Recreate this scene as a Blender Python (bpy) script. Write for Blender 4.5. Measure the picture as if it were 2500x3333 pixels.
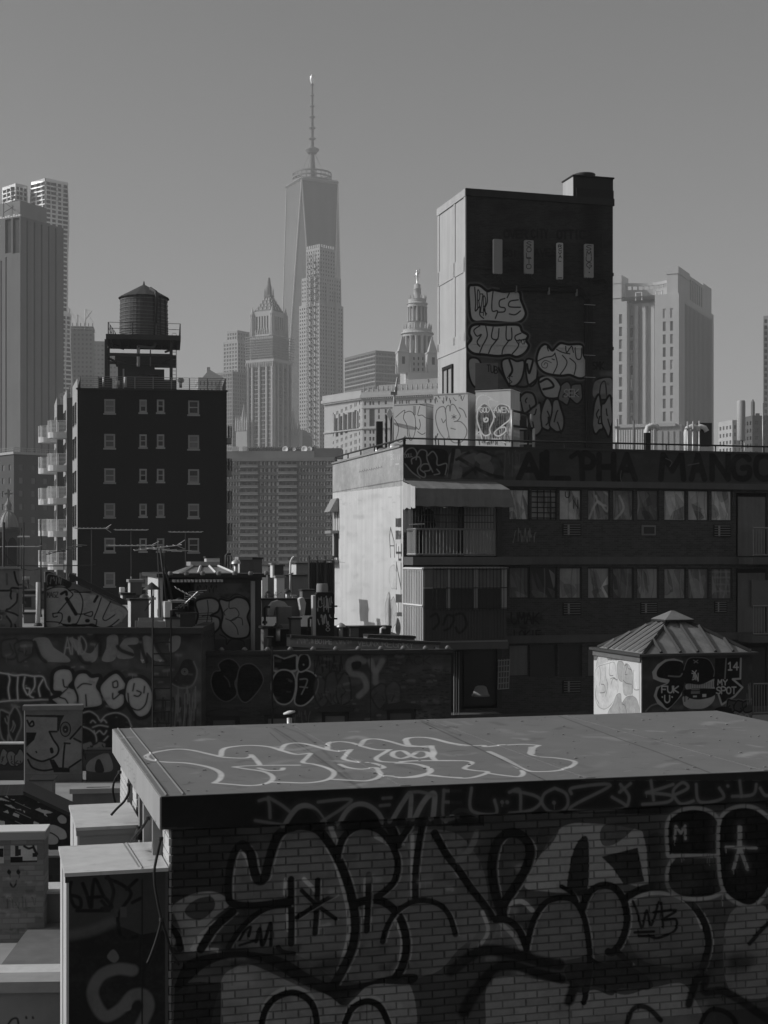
import bpy, bmesh, math, random
import numpy as np
from mathutils import Vector, Matrix

for _o in list(bpy.data.objects):
  bpy.data.objects.remove(_o)
R = math.radians
SC = bpy.context.scene
COL = SC.collection
random.seed(7)

# ---------------------------------------------------------------- camera, sky, sun, exposure
F, CX, HY, H = 4750.0,1250.0,1815.0,22.0      # focal length and horizon in photograph pixels, eye height in metres
cam_d = bpy.data.cameras.new('camera')
cam = bpy.data.objects.new('camera', cam_d)
COL.objects.link(cam)
SC.camera = cam
cam.location = (0,0, H)
cam.rotation_euler = (R(90),0,0)
cam_d.sensor_fit = 'HORIZONTAL'
cam_d.sensor_width = 36.0
cam_d.lens = 36.0 * F / 2500.0
cam_d.shift_y = (HY - 1666.5) / 2500.0
cam_d.clip_start = 0.5
cam_d.clip_end = 12000

SUN_EL, SUN_AZ = 33.0,269.0                     # azimuth clockwise from +Y (the viewing direction)
wd = bpy.data.worlds.new('World')
SC.world = wd
wd.use_nodes = True
_n = wd.node_tree.nodes
_l = wd.node_tree.links
_n.clear()
_sky = _n.new('ShaderNodeTexSky')
_sky.sky_type = 'NISHITA'
_sky.sun_disc = False
_sky.sun_elevation = R(SUN_EL)
_sky.sun_rotation = R(SUN_AZ)
_sky.altitude = 20
_sky.air_density = 1.0
_sky.dust_density = 2.0
_sky.ozone_density = 1.0
_dot = _n.new('ShaderNodeVectorMath')            # black-and-white film: one grey value from the three channels
_dot.operation = 'DOT_PRODUCT'
_dot.inputs[1].default_value = (0.72,0.24,0.04)
_bg = _n.new('ShaderNodeBackground')
_bg.inputs['Strength'].default_value = 0.078
_wo = _n.new('ShaderNodeOutputWorld')
_l.new(_sky.outputs['Color'], _dot.inputs[0])
_l.new(_dot.outputs['Value'], _bg.inputs['Color'])
_l.new(_bg.outputs['Background'], _wo.inputs['Surface'])

sun_d = bpy.data.lights.new('sun', 'SUN')
sun_d.energy = 2.65
sun_d.angle = R(0.53)
sun = bpy.data.objects.new('sun', sun_d)
COL.objects.link(sun)
_sv = Vector((math.sin(R(SUN_AZ)) * math.cos(R(SUN_EL)), math.cos(R(SUN_AZ)) * math.cos(R(SUN_EL)), math.sin(R(SUN_EL))))
sun.rotation_euler = _sv.to_track_quat('Z', 'Y').to_euler()
sun.location = (-60,0,120)

vs = SC.view_settings
SC.display_settings.display_device = 'sRGB'
vs.view_transform = 'Standard'
vs.look = 'None'
vs.exposure = 0.0
vs.gamma = 1.0
vs.use_curve_mapping = False
cy = SC.cycles
cy.use_denoising = True
cy.max_bounces = 6
cy.diffuse_bounces = 3
cy.glossy_bounces = 2
cy.transmission_bounces = 2
cy.volume_bounces = 1
cy.transparent_max_bounces = 6
cy.caustics_reflective = False
cy.caustics_refractive = False
cy.sample_clamp_indirect = 4.0

# ---------------------------------------------------------------- places: pixel rays meet planes of a rotated frame
def zz(py, Y):
  return H - (py - HY) / F * Y

class Frame:
  """local frame: u to the right along a front, v away from the viewer, z up (z = 0 is street level)"""
  def __init__(s, px, Y, th, O=None):
    s.th = R(th)
    s.c, s.s = math.cos(s.th), math.sin(s.th)
    s.O = Vector(((px - CX) / F * Y, Y, 0)) if O is None else Vector(O)
  def loc(s, X, Y):
    dx, dy = X - s.O.x, Y - s.O.y
    return (s.c * dx + s.s * dy, -s.s * dx + s.c * dy)
  def world(s, u, v, z=0):
    return Vector((s.O.x + s.c * u - s.s * v, s.O.y + s.s * u + s.c * v, z))
  def front(s, px, py, v=0.0):
    a = (px - CX) / F
    ox, oy = s.O.x - s.s * v, s.O.y + s.c * v
    u = (a * oy - ox) / (s.c - a * s.s)
    return u, zz(py, oy + s.s * u)
  def side(s, px, py, u=0.0):
    a = (px - CX) / F
    ox, oy = s.O.x + s.c * u, s.O.y + s.s * u
    v = (a * oy - ox) / (-s.s - a * s.c)
    return v, zz(py, oy + s.c * v)
  def top(s, px, py, z):
    Y = (H - z) * F / (py - HY)
    return s.loc((px - CX) / F * Y, Y)
  def sub(s, u, v):
    return Frame(0,0, math.degrees(s.th), O=s.world(u, v))

# ---------------------------------------------------------------- materials (all procedural, all grey: a black-and-white photograph)
MATS = {}
def _base(name, rough, spec, metal):
  m = bpy.data.materials.new(name)
  m.use_nodes = True
  b = m.node_tree.nodes['Principled BSDF']
  b.inputs['Roughness'].default_value = rough
  b.inputs['Specular IOR Level'].default_value = spec
  b.inputs['Metallic'].default_value = metal
  return m, m.node_tree.nodes, m.node_tree.links, b

def _math(n, l, op, a, b=None, c=None, clamp=False):
  x = n.new('ShaderNodeMath')
  x.operation = op
  x.use_clamp = clamp
  for i, q in enumerate((a, b, c)):
    if q is None:
      continue
    if isinstance(q, (int, float)):
      x.inputs[i].default_value = q
    else:
      l.new(q, x.inputs[i])
  return x.outputs[0]

def _grime(n, l, val, amp, scale, streak, perobj):
  """grey value with blotches, vertical streaks and a little change from object to object"""
  geo = n.new('ShaderNodeNewGeometry')
  t = n.new('ShaderNodeTexNoise')
  t.inputs['Scale'].default_value = scale
  t.inputs['Detail'].default_value = 5
  t.inputs['Roughness'].default_value = 0.65
  l.new(geo.outputs['Position'], t.inputs['Vector'])
  f = _math(n, l, 'MULTIPLY_ADD', t.outputs['Fac'],2 * amp, 1 - amp)
  if streak:
    mp = n.new('ShaderNodeMapping')
    mp.inputs['Scale'].default_value = (scale * 4, scale * 4, scale * 0.18)
    l.new(geo.outputs['Position'], mp.inputs['Vector'])
    t2 = n.new('ShaderNodeTexNoise')
    t2.inputs['Scale'].default_value = 1.0
    t2.inputs['Detail'].default_value = 3
    l.new(mp.outputs['Vector'], t2.inputs['Vector'])
    g = _math(n, l, 'MULTIPLY_ADD', t2.outputs['Fac'],2 * streak, 1 - streak)
    f = _math(n, l, 'MULTIPLY', f, g)
  g = None
  if perobj:
    oi = n.new('ShaderNodeObjectInfo')
    q = _math(n, l, 'FRACT', _math(n, l, 'ADD', oi.outputs['Random'], geo.outputs['Random Per Island']))
    g = _math(n, l, 'MULTIPLY_ADD', q, 2 * perobj, 1 - perobj)
    f = _math(n, l, 'MULTIPLY', f, g)
  return _math(n, l, 'MULTIPLY', f, val), t.outputs['Fac'], geo, g

def _bump(n, l, b, h, strength, dist):
  bp = n.new('ShaderNodeBump')
  bp.inputs['Strength'].default_value = strength
  bp.inputs['Distance'].default_value = dist
  l.new(h, bp.inputs['Height'])
  l.new(bp.outputs['Normal'], b.inputs['Normal'])

def _brickfac(n, l, geo, fr, side, cw, ch):
  """mortar mask of a brick bond laid on the plane of a frame"""
  ax = (fr.c, fr.s, 0) if not side else (-fr.s, fr.c, 0)
  d = n.new('ShaderNodeVectorMath')
  d.operation = 'DOT_PRODUCT'
  l.new(geo.outputs['Position'], d.inputs[0])
  d.inputs[1].default_value = ax
  sp = n.new('ShaderNodeSeparateXYZ')
  l.new(geo.outputs['Position'], sp.inputs[0])
  cb = n.new('ShaderNodeCombineXYZ')
  l.new(d.outputs['Value'], cb.inputs[0])
  l.new(sp.outputs['Z'], cb.inputs[1])
  br = n.new('ShaderNodeTexBrick')
  l.new(cb.outputs[0], br.inputs['Vector'])
  br.inputs['Scale'].default_value = 1.0
  br.inputs['Brick Width'].default_value = cw
  br.inputs['Row Height'].default_value = ch
  br.inputs['Mortar Size'].default_value = ch * 0.09
  br.inputs['Mortar Smooth'].default_value = 0.1
  br.inputs['Bias'].default_value = 0.0
  br.inputs['Color1'].default_value = (1,1,1,1)
  br.inputs['Color2'].default_value = (0.62,0.62,0.62,1)
  br.inputs['Mortar'].default_value = (0.8,0.8,0.8,1)
  return br

def mat(name, val=0.3, rough=0.85, spec=0.25, metal=0.0, amp=0.18, scale=1.5, streak=0.0, perobj=0.0,
    bump=0.0, brick=None, canvas=None, wear=0.0, mortar=1.6, dim=1.0):
  """brick = (frame, is_side, width, height); canvas = list of Canvas laid over the base"""
  if name in MATS:
    return MATS[name]
  m, n, l, b = _base(name, rough, spec, metal)
  v, fac, geo, vary = _grime(n, l, val, amp, scale, streak, perobj)
  h = fac
  if brick:
    br = _brickfac(n, l, geo, *brick)
    cs = n.new('ShaderNodeSeparateColor')
    l.new(br.outputs['Color'], cs.inputs[0])
    v = _math(n, l, 'MULTIPLY', v, cs.outputs[0])
    mm = _math(n, l, 'MULTIPLY_ADD', br.outputs['Fac'], mortar - 1.0,1.0)
    v = _math(n, l, 'MULTIPLY', v, mm)
    h = _math(n, l, 'SUBTRACT', 1.0, br.outputs['Fac'])
    _bump(n, l, b, h, 0.7,0.012)
  elif bump:
    _bump(n, l, b, fac, bump, 0.03)
  for cv in (canvas or []):
    cv.finish(name)
    sub = n.new('ShaderNodeVectorMath')
    sub.operation = 'SUBTRACT'
    l.new(geo.outputs['Position'], sub.inputs[0])
    sub.inputs[1].default_value = cv.fr.O
    A, B = cv.axes()
    co = n.new('ShaderNodeCombineXYZ')
    for i, (axv, o, ln) in enumerate(((A, cv.a0, cv.a1 - cv.a0),(B, cv.b0, cv.b1 - cv.b0))):
      d = n.new('ShaderNodeVectorMath')
      d.operation = 'DOT_PRODUCT'
      l.new(sub.outputs[0], d.inputs[0])
      d.inputs[1].default_value = axv
      l.new(_math(n, l, 'MULTIPLY_ADD', d.outputs['Value'],1 / ln, -o / ln), co.inputs[i])
    im = n.new('ShaderNodeTexImage')
    im.image = cv.img
    im.extension = 'CLIP'
    l.new(co.outputs[0], im.inputs['Vector'])
    sc = n.new('ShaderNodeSeparateColor')
    l.new(im.outputs['Color'], sc.inputs[0])
    a = sc.outputs[1]
    if wear:
      w = _math(n, l, 'MULTIPLY_ADD', fac, -wear * 2,1.0 + wear * 0.55, clamp=True)
      a = _math(n, l, 'MULTIPLY', a, w)
    # sprayed paint takes on some of the grain underneath
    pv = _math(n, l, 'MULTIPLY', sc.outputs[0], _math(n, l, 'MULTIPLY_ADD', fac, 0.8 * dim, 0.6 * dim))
    if vary is not None:
      pv = _math(n, l, 'MULTIPLY', pv, _math(n, l, 'POWER', vary, 0.5))
    mx = n.new('ShaderNodeMix')
    mx.data_type = 'FLOAT'
    l.new(a, mx.inputs[0])
    l.new(v, mx.inputs[2])
    l.new(pv, mx.inputs[3])
    v = mx.outputs[0]
  l.new(v, b.inputs['Base Color'])
  MATS[name] = m
  return m

def glass(name, val=0.02, rough=0.12, amp=0.4, scale=0.35, perobj=0.3):
  return mat(name, val, rough=rough, spec=0.5, amp=amp, scale=scale, perobj=perobj)

# ---------------------------------------------------------------- sprayed paint: strokes rasterised in code on a wall's own plane
FONT = {
'A': '0,0 .5,1 1,0|.2,.38 .8,.38', 'B': '0,0 0,1 .7,.95 .85,.75 .65,.52 0,.5|.65,.52 1,.3 .75,.03 0,0', 'C': '1,.85 .6,1 .15,.85 0,.5 .15,.12 .6,0 1,.15',
'D': '0,0 0,1 .6,.92 1,.5 .6,.06 0,0', 'E': '1,1 0,1 0,0 1,0|0,.5 .8,.5', 'F': '0,0 0,1 1,1|0,.5 .75,.5', 'G': '1,.82 .6,1 .12,.82 0,.5 .15,.12 .6,0 1,.12 1,.45 .6,.45',
'H': '0,0 0,1|1,0 1,1|0,.5 1,.5', 'I': '.5,0 .5,1', 'J': '.9,1 .9,.25 .55,0 .1,.2', 'K': '0,0 0,1|1,1 0,.45 1,0', 'L': '0,1 0,0 .9,0', 'M': '0,0 .1,1 .5,.35 .9,1 1,0',
'N': '0,0 0,1 1,0 1,1', 'O': '.5,1 .1,.85 0,.5 .1,.15 .5,0 .9,.15 1,.5 .9,.85 .5,1', 'P': '0,0 0,1 .75,.97 1,.75 .75,.5 0,.48', 'Q': '.5,1 .1,.85 0,.5 .1,.15 .5,0 .9,.15 1,.5 .9,.85 .5,1|.6,.3 1,-.05',
'R': '0,0 0,1 .75,.97 .95,.75 .7,.52 0,.5|.5,.5 1,0', 'S': '1,.88 .55,1 .1,.8 .3,.55 .8,.42 .95,.18 .5,0 0,.12', 'T': '0,1 1,1|.5,1 .5,0', 'U': '0,1 0,.3 .3,0 .7,0 1,.3 1,1',
'V': '0,1 .5,0 1,1', 'W': '0,1 .22,0 .5,.6 .78,0 1,1', 'X': '0,0 1,1|0,1 1,0', 'Y': '0,1 .5,.5 1,1|.5,.5 .5,0', 'Z': '0,1 1,1 0,0 1,0',
'1': '.2,.8 .55,1 .55,0|.2,0 .9,0', '2': '0,.8 .4,1 .9,.85 .85,.55 0,0 1,0', '4': '.7,0 .7,1 0,.35 1,.35', '0': '.5,1 .1,.8 .1,.2 .5,0 .9,.2 .9,.8 .5,1', '7': '0,1 1,1 .4,0|.2,.5 .8,.5',
'3': '0,.9 .5,1 .9,.8 .5,.55 1,.25 .5,0 0,.1', '.': '.5,.45 .52,.47', '*': '.5,.1 .5,.9|.15,.3 .85,.7|.15,.7 .85,.3', '-': '.1,.5 .9,.5', '=': '.1,.65 .9,.65|.1,.35 .9,.35', '$': '1,.85 .5,.95 .05,.75 .5,.5 .95,.25 .5,.05 0,.15|.5,-.1 .5,1.1', '8': '.5,1 .15,.8 .5,.55 .95,.25 .5,0 .05,.25 .5,.55 .85,.8 .5,1', 'e': '0,.35 .9,.4 .8,.7 .4,.75 0,.4 .3,0 .9,.1'}

def spl(p, closed=False, n=7):
  """Catmull-Rom curve through points"""
  p = [np.array(q, float) for q in p]
  if len(p) < 3:
    return np.array(p)
  k = len(p)
  out = []
  for i in range(k if closed else k - 1):
    if closed:
      a, b, c, d = p[i - 1], p[i], p[(i + 1) % k], p[(i + 2) % k]
    else:
      a, b, c, d = p[max(i - 1,0)], p[i], p[i + 1], p[min(i + 2, k - 1)]
    for j in range(n):
      t = j / n
      out.append(0.5 * (2 * b + (c - a) * t + (2 * a - 5 * b + 4 * c - d) * t * t + (3 * b - a - 3 * c + d) * t ** 3))
  out.append(p[0] if closed else p[-1])
  return np.array(out)

class Canvas:
  def __init__(s, fr, kind, off, px0, py0, px1, py1, res):
    """kind front / side / top; off = where the plane lies; the rectangle is given by two photograph pixels"""
    s.fr, s.kind, s.off, s.res = fr, kind, off, res
    s.ox, s.oy, s.k = 0.0,0.0,1.0
    c = [s._map(x, y) for x in (px0, px1) for y in (py0, py1)]
    s.a0, s.a1 = min(q[0] for q in c) - .02, max(q[0] for q in c) + .02
    s.b0, s.b1 = min(q[1] for q in c) - .02, max(q[1] for q in c) + .02
    s.nx, s.ny = int((s.a1 - s.a0) * res) + 2, int((s.b1 - s.b0) * res) + 2
    s.V = np.zeros((s.ny, s.nx), np.float32)
    s.A = np.zeros((s.ny, s.nx), np.float32)
    s.img = None
    s.spray = 0.0
    s.rng = random.Random(int(px0 + py0))
  def axes(s):
    U, V, Z = (s.fr.c, s.fr.s, 0),(-s.fr.s, s.fr.c, 0),(0,0,1)
    return {'front': (U, Z), 'side': (V, Z), 'top': (U, V)}[s.kind]
  def crop(s, ox, oy, k):
    s.ox, s.oy, s.k = ox, oy, k
    return s
  def _map(s, x, y):
    return getattr(s.fr, s.kind)(x, y, s.off)
  def pts(s, P):
    o = np.array([s._map(s.ox + x / s.k, s.oy + y / s.k) for x, y in P])
    return np.stack([(o[:, 0] - s.a0) * s.res, (o[:, 1] - s.b0) * s.res],1)
  def wid(s, P, w):
    x, y = P[len(P) // 2][0], P[len(P) // 2][1]
    if s.kind == 'top':
      q = s.pts([(x - w / 2, y),(x + w / 2, y)])
    else:
      q = s.pts([(x, y - w / 2),(x, y + w / 2)])
    return float(np.linalg.norm(q[1] - q[0]))
  def _over(s, y0, y1, x0, x1, cov, val):
    a = s.A[y0:y1, x0:x1]
    v = s.V[y0:y1, x0:x1]
    na = cov + a * (1 - cov)
    s.V[y0:y1, x0:x1] = np.where(na > 1e-5,(val * cov + v * a * (1 - cov)) / np.maximum(na, 1e-5), v)
    s.A[y0:y1, x0:x1] = na
  def line(s, P, w, val, al=1.0, soft=0.25, curve=True, closed=False, taper=0.0, warp=0.0, _halo=False):
    Q = spl(P, closed) if curve and len(P) > 2 else np.array(list(P) + ([P[0]] if closed else []), float)
    hw = max(s.wid(P, w) / 2,0.55)
    q = s.pts(Q)
    if warp:
      q = q + np.random.default_rng(len(Q)).normal(0, warp * hw, q.shape)
    m = hw * (1 + soft) + 2
    x0, x1 = int(max(q[:, 0].min() - m, 0)), int(min(q[:, 0].max() + m + 1, s.nx))
    y0, y1 = int(max(q[:, 1].min() - m, 0)), int(min(q[:, 1].max() + m + 1, s.ny))
    if x1 <= x0 or y1 <= y0:
      return
    cov = np.zeros((y1 - y0, x1 - x0), np.float32)
    N = len(q) - 1
    for i in range(N):
      a, b = q[i], q[i + 1]
      h = hw * (1 - taper * abs(2 * i / max(N, 1) - 1) ** 2)
      r = h * (1 + soft) + 1.5
      ax0, ax1 = int(max(min(a[0], b[0]) - r, x0)), int(min(max(a[0], b[0]) + r + 1, x1))
      ay0, ay1 = int(max(min(a[1], b[1]) - r, y0)), int(min(max(a[1], b[1]) + r + 1, y1))
      if ax1 <= ax0 or ay1 <= ay0:
        continue
      gx, gy = np.meshgrid(np.arange(ax0, ax1) + .5, np.arange(ay0, ay1) + .5)
      d = b - a
      L = max(float(d @ d),1e-9)
      t = np.clip(((gx - a[0]) * d[0] + (gy - a[1]) * d[1]) / L, 0,1)
      D = np.hypot(gx - a[0] - t * d[0], gy - a[1] - t * d[1])
      e = max(h * soft, 0.6)
      c = np.clip((h + e - D) / (2 * e),0,1)
      c = c * c * (3 - 2 * c)
      reg = cov[ay0 - y0:ay1 - y0, ax0 - x0:ax1 - x0]
      np.maximum(reg, c, out=reg)
    if s.spray and al > .3 and not _halo:
      s.line(P, w * 2.1, val, al * s.spray, .9, curve, closed, _halo=True)
      if w > 14 and s.rng.random() < .3:
        i = s.rng.randrange(len(P))
        s.line([P[i],(P[i][0] + 1, P[i][1] + w * s.rng.uniform(1.0,3.2))], max(4, w * .14), val, al * .8, curve=False, _halo=True)
    s._over(y0, y1, x0, x1, cov * al, val)
    return s
  def fill(s, P, val, al=1.0, curve=True, edge=2.0, soft=0.4):
    Q = spl(P, True) if curve else np.array(P, float)
    q = s.pts(Q)
    x0, x1 = int(max(q[:, 0].min(),0)), int(min(q[:, 0].max() + 2, s.nx))
    y0, y1 = int(max(q[:, 1].min(),0)), int(min(q[:, 1].max() + 2, s.ny))
    if x1 <= x0 or y1 <= y0:
      return
    gx, gy = np.meshgrid(np.arange(x0, x1) + .5, np.arange(y0, y1) + .5)
    ins = np.zeros(gx.shape, bool)
    k = len(q)
    for i in range(k):
      a, b = q[i], q[(i + 1) % k]
      if a[1] == b[1]:
        continue
      c = ((a[1] > gy) != (b[1] > gy)) & (gx < (b[0] - a[0]) * (gy - a[1]) / (b[1] - a[1]) + a[0])
      ins ^= c
    s._over(y0, y1, x0, x1, ins.astype(np.float32) * al, val)
    if edge:
      s.line([tuple(z) for z in Q], edge, val, al * .8, soft=soft, curve=False, closed=True)
    return s
  def rect(s, x0, y0, x1, y1, val, al=1.0):
    return s.fill([(x0, y0),(x1, y0),(x1, y1),(x0, y1)], val, al, curve=False, edge=0)
  def text(s, t, x0, y0, x1, y1, w, val, al=1.0, soft=0.3, gap=0.25, dy=0.0, curve=False, jit=0.0):
    n = len(t)
    cw = (x1 - x0) / (n + gap * (n - 1)) if n > 1 else (x1 - x0)
    for i, ch in enumerate(t):
      if ch not in FONT:
        continue
      xx = x0 + i * cw * (1 + gap)
      yo = dy * i + (random.uniform(-jit, jit) if jit else 0)
      for st in FONT[ch].split('|'):
        P = [tuple(float(z) for z in q.split(',')) for q in st.split()]
        s.line([(xx + a * cw, y1 + yo - b * (y1 - y0)) for a, b in P], w, val, al, soft=soft, curve=curve or ch in 'SOCGBDPRU0382Je')
    return s
  def bubble(s, x0, y0, x1, y1, n, fv, lv, w, seed, al=1.0, halo=None, inner=2):
    """a throw-up: n overlapping balloon letters with outline"""
    r = random.Random(seed)
    cw = (x1 - x0) / n
    shapes = []
    for i in range(n):
      cx, cyy = x0 + (i + .5) * cw, (y0 + y1) / 2
      hh = (y1 - y0) / 2
      P = []
      for j in range(9):
        a = 2 * math.pi * j / 9 + r.uniform(-.2,.2)
        k = r.uniform(.72,1.12)
        P.append((cx + math.cos(a) * cw * .68 * k, cyy + math.sin(a) * hh * k))
      shapes.append((P, cx, cyy, hh))
    if halo:
      for P, *_ in shapes:
        s.line(P, w * 2.6, halo, al * .8, closed=True, soft=.5)
    for P, *_ in shapes:
      s.line(P, w * 1.5, lv, al, closed=True)
    for P, cx, cyy, hh in shapes:
      s.fill(P, fv, al)
      s.line(P, w, lv, al, closed=True)
      for _ in range(inner):
        q = cx + r.uniform(-.25,.25) * cw
        h0 = cyy + r.uniform(-.5,.3) * hh
        s.line([(q, h0),(q + r.uniform(-.25,.25) * cw, h0 + r.uniform(.15,.4) * hh),(q + r.uniform(-.35,.35) * cw, h0 + r.uniform(.3,.65) * hh)], w * .8, lv, al)
    return s
  def mottle(s, val, al, n, seed, x0, y0, x1, y1, r0, r1):
    """soft overspray and buffed patches"""
    r = random.Random(seed)
    for _ in range(n):
      x, y = r.uniform(x0, x1), r.uniform(y0, y1)
      q = r.uniform(r0, r1)
      s.line([(x - q * r.uniform(.2,1.4), y + r.uniform(-q, q) * .3),(x, y),(x + q * r.uniform(.2,1.4), y + r.uniform(-q, q) * .3)], q, val * r.uniform(.6,1.5), al * r.uniform(.4,1), soft=.8)
    return s
  def tag(s, x0, y0, x1, y1, w, val, seed, al=1.0, n=5):
    """a fast handstyle scribble"""
    r = random.Random(seed)
    for i in range(n):
      a = x0 + (x1 - x0) * i / n
      b = x0 + (x1 - x0) * (i + 1) / n
      P = [(r.uniform(a, b), r.uniform(y0, y1)) for _ in range(4)]
      P.sort(key=lambda q: q[0])
      P[1] = (P[1][0], y0 if i % 2 else y1)
      s.line(P, w, val, al)
    return s
  def drip(s, x, y, ln, w, val, al=.9):
    return s.line([(x, y),(x, y + ln)], w, val, al, curve=False)
  def finish(s, name):
    if s.img:
      return
    s.img = bpy.data.images.new(name + '_paint', s.nx, s.ny, alpha=False, float_buffer=True)
    s.img.colorspace_settings.name = 'Non-Color'
    # grit: worn and unevenly sprayed paint, from value noise on several scales
    g = np.random.default_rng(s.nx * 7 + s.ny)
    nz = np.zeros((s.ny, s.nx), np.float32)
    for q, k in ((3,.3),(9,.3),(30,.4)):
      a = g.random((s.ny // q + 3, s.nx // q + 3)).astype(np.float32)
      yi, xi = np.arange(s.ny) / q, np.arange(s.nx) / q
      y0, x0 = yi.astype(int), xi.astype(int)
      fy, fx = (yi - y0)[:, None],(xi - x0)[None, :]
      nz += k * ((a[y0][:, x0] * (1 - fx) + a[y0][:, x0 + 1] * fx) * (1 - fy) + (a[y0 + 1][:, x0] * (1 - fx) + a[y0 + 1][:, x0 + 1] * fx) * fy)
    s.A = s.A * np.clip(1.3 - .6 * nz, .7,1)
    s.V = s.V * (.75 + .5 * nz)
    px = np.ones((s.ny, s.nx, 4), np.float32)
    px[..., 0] = s.V
    px[..., 1] = s.A
    px[..., 2] = 0
    s.img.pixels.foreach_set(px.ravel())
    s.img.update()
    s.img.pack()

# ---------------------------------------------------------------- meshes
class MB:
  def __init__(s):
    s.v, s.f, s.sm = [],[],[]
  def add(s, V, Fc, sm=False):
    o = len(s.v)
    s.v += [tuple(q) for q in V]
    s.f += [tuple(i + o for i in q) for q in Fc]
    s.sm += [sm] * len(Fc)
    return s
  def box(s, x0, x1, y0, y1, z0, z1):
    x0, x1 = min(x0, x1), max(x0, x1)
    y0, y1 = min(y0, y1), max(y0, y1)
    z0, z1 = min(z0, z1), max(z0, z1)
    return s.add([(x0, y0, z0),(x1, y0, z0),(x1, y1, z0),(x0, y1, z0),(x0, y0, z1),(x1, y0, z1),(x1, y1, z1),(x0, y1, z1)],
          [(0,3,2,1),(4,5,6,7),(0,1,5,4),(1,2,6,5),(2,3,7,6),(3,0,4,7)])
  def prism(s, P, z0, z1, P1=None):
    """P counter-clockwise in plan; P1 optional other outline at the top"""
    n = len(P)
    P1 = P1 or P
    V = [(x, y, z0) for x, y in P] + [(x, y, z1) for x, y in P1]
    Fc = [tuple(range(n))[::-1], tuple(range(n, 2 * n))] + [(i, (i + 1) % n, (i + 1) % n + n, i + n) for i in range(n)]
    return s.add(V, Fc)
  def vprism(s, P, y0, y1):
    """outline P in (x, z), clockwise seen from the front, extruded along y"""
    n = len(P)
    V = [(x, y0, z) for x, z in P] + [(x, y1, z) for x, z in P]
    Fc = [tuple(range(n)), tuple(range(n, 2 * n))[::-1]] + [(i, i + n, (i + 1) % n + n, (i + 1) % n) for i in range(n)]
    return s.add(V, Fc)
  def lathe(s, prof, c=(0,0,0), n=16, sm=True, cap=True):
    k = len(prof)
    V = [(c[0] + r * math.cos(2 * math.pi * i / n), c[1] + r * math.sin(2 * math.pi * i / n), c[2] + z) for r, z in prof for i in range(n)]
    Fc = [(j * n + i, j * n + (i + 1) % n, (j + 1) * n + (i + 1) % n, (j + 1) * n + i) for j in range(k - 1) for i in range(n)]
    s.add(V, Fc, sm)
    if cap:
      s.add([V[i] for i in range(n)],[tuple(range(n))[::-1]])
      s.add([V[(k - 1) * n + i] for i in range(n)],[tuple(range(n))])
    return s
  def tube(s, P, r, n=6, r1=None):
    P = [Vector(p) for p in P]
    V, Fc = [],[]
    k = len(P)
    for i, p in enumerate(P):
      d = (P[min(i + 1, k - 1)] - P[max(i - 1,0)]).normalized()
      a = d.cross(Vector((0,0,1)))
      if a.length < 1e-3:
        a = d.cross(Vector((0,1,0)))
      a.normalize()
      b = d.cross(a)
      rr = r if r1 is None else r + (r1 - r) * i / (k - 1)
      V += [p + (a * math.cos(2 * math.pi * j / n) + b * math.sin(2 * math.pi * j / n)) * rr for j in range(n)]
    for i in range(k - 1):
      Fc += [(i * n + j, (i + 1) * n + j, (i + 1) * n + (j + 1) % n, i * n + (j + 1) % n) for j in range(n)]
    Fc += [tuple(range(n)), tuple(range((k - 1) * n, k * n))[::-1]]
    return s.add(V, Fc, n > 5)
  def bar(s, a, b, w, t=None):
    """square bar between two points"""
    return s.tube([a, b],(w if t is None else (w + t) / 2) * .7071,4)
  def quad(s, a, b, c, d):
    return s.add([a, b, c, d],[(0,1,2,3)])
  def data(s, name):
    me = bpy.data.meshes.new(name)
    me.from_pydata(s.v, [], s.f)
    if any(s.sm):
      me.polygons.foreach_set('use_smooth', s.sm)
    me.update()
    return me
  def build(s, name, m, parent=None, loc=None, kind=None, fix=False):
    me = s.data(name)
    if fix:
      bm = bmesh.new()
      bm.from_mesh(me)
      bmesh.ops.recalc_face_normals(bm, faces=bm.faces)
      bm.to_mesh(me)
      bm.free()
    return put(name, me, m, parent, loc, kind)

def put(name, me, m, parent=None, loc=None, kind=None, rot=None, own=False):
  o = bpy.data.objects.new(name, me)
  COL.objects.link(o)
  if m is not None and not me.materials:
    me.materials.append(m)
  if m is not None and own:
    o.material_slots[0].link = 'OBJECT'
    o.material_slots[0].material = m
  if parent is not None:
    o.parent = parent
  if loc is not None:
    o.location = loc
  if rot is not None:
    o.rotation_euler = rot
  if kind:
    o['kind'] = kind
  return o

SHARED = {}
def inst(name, key, make, m, parent, loc, rot=None, kind=None):
  """a part that shares its mesh data with the others of the same key; material set per object"""
  k = (name, key)
  if k not in SHARED:
    b = MB()
    make(b)
    SHARED[k] = b.data(name)
  return put(name, SHARED[k], m, parent, loc, kind, rot, own=True)

def tag(o, label, cat, group=None, kind=None):
  o['label'] = label
  o['category'] = cat
  if group:
    o['group'] = group
  if kind:
    o['kind'] = kind
  return o

def thing(name, label, cat, fr=None, u=0, v=0, z=0, th=0, group=None):
  o = bpy.data.objects.new(name, None)
  COL.objects.link(o)
  o.empty_display_size = 0.3
  if fr is not None:
    o.location = fr.world(u, v, z)
    o.rotation_euler = (0,0, fr.th + th)
  else:
    o.location = (u, v, z)
    o.rotation_euler = (0,0, th)
  return tag(o, label, cat, group, 'thing')

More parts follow.
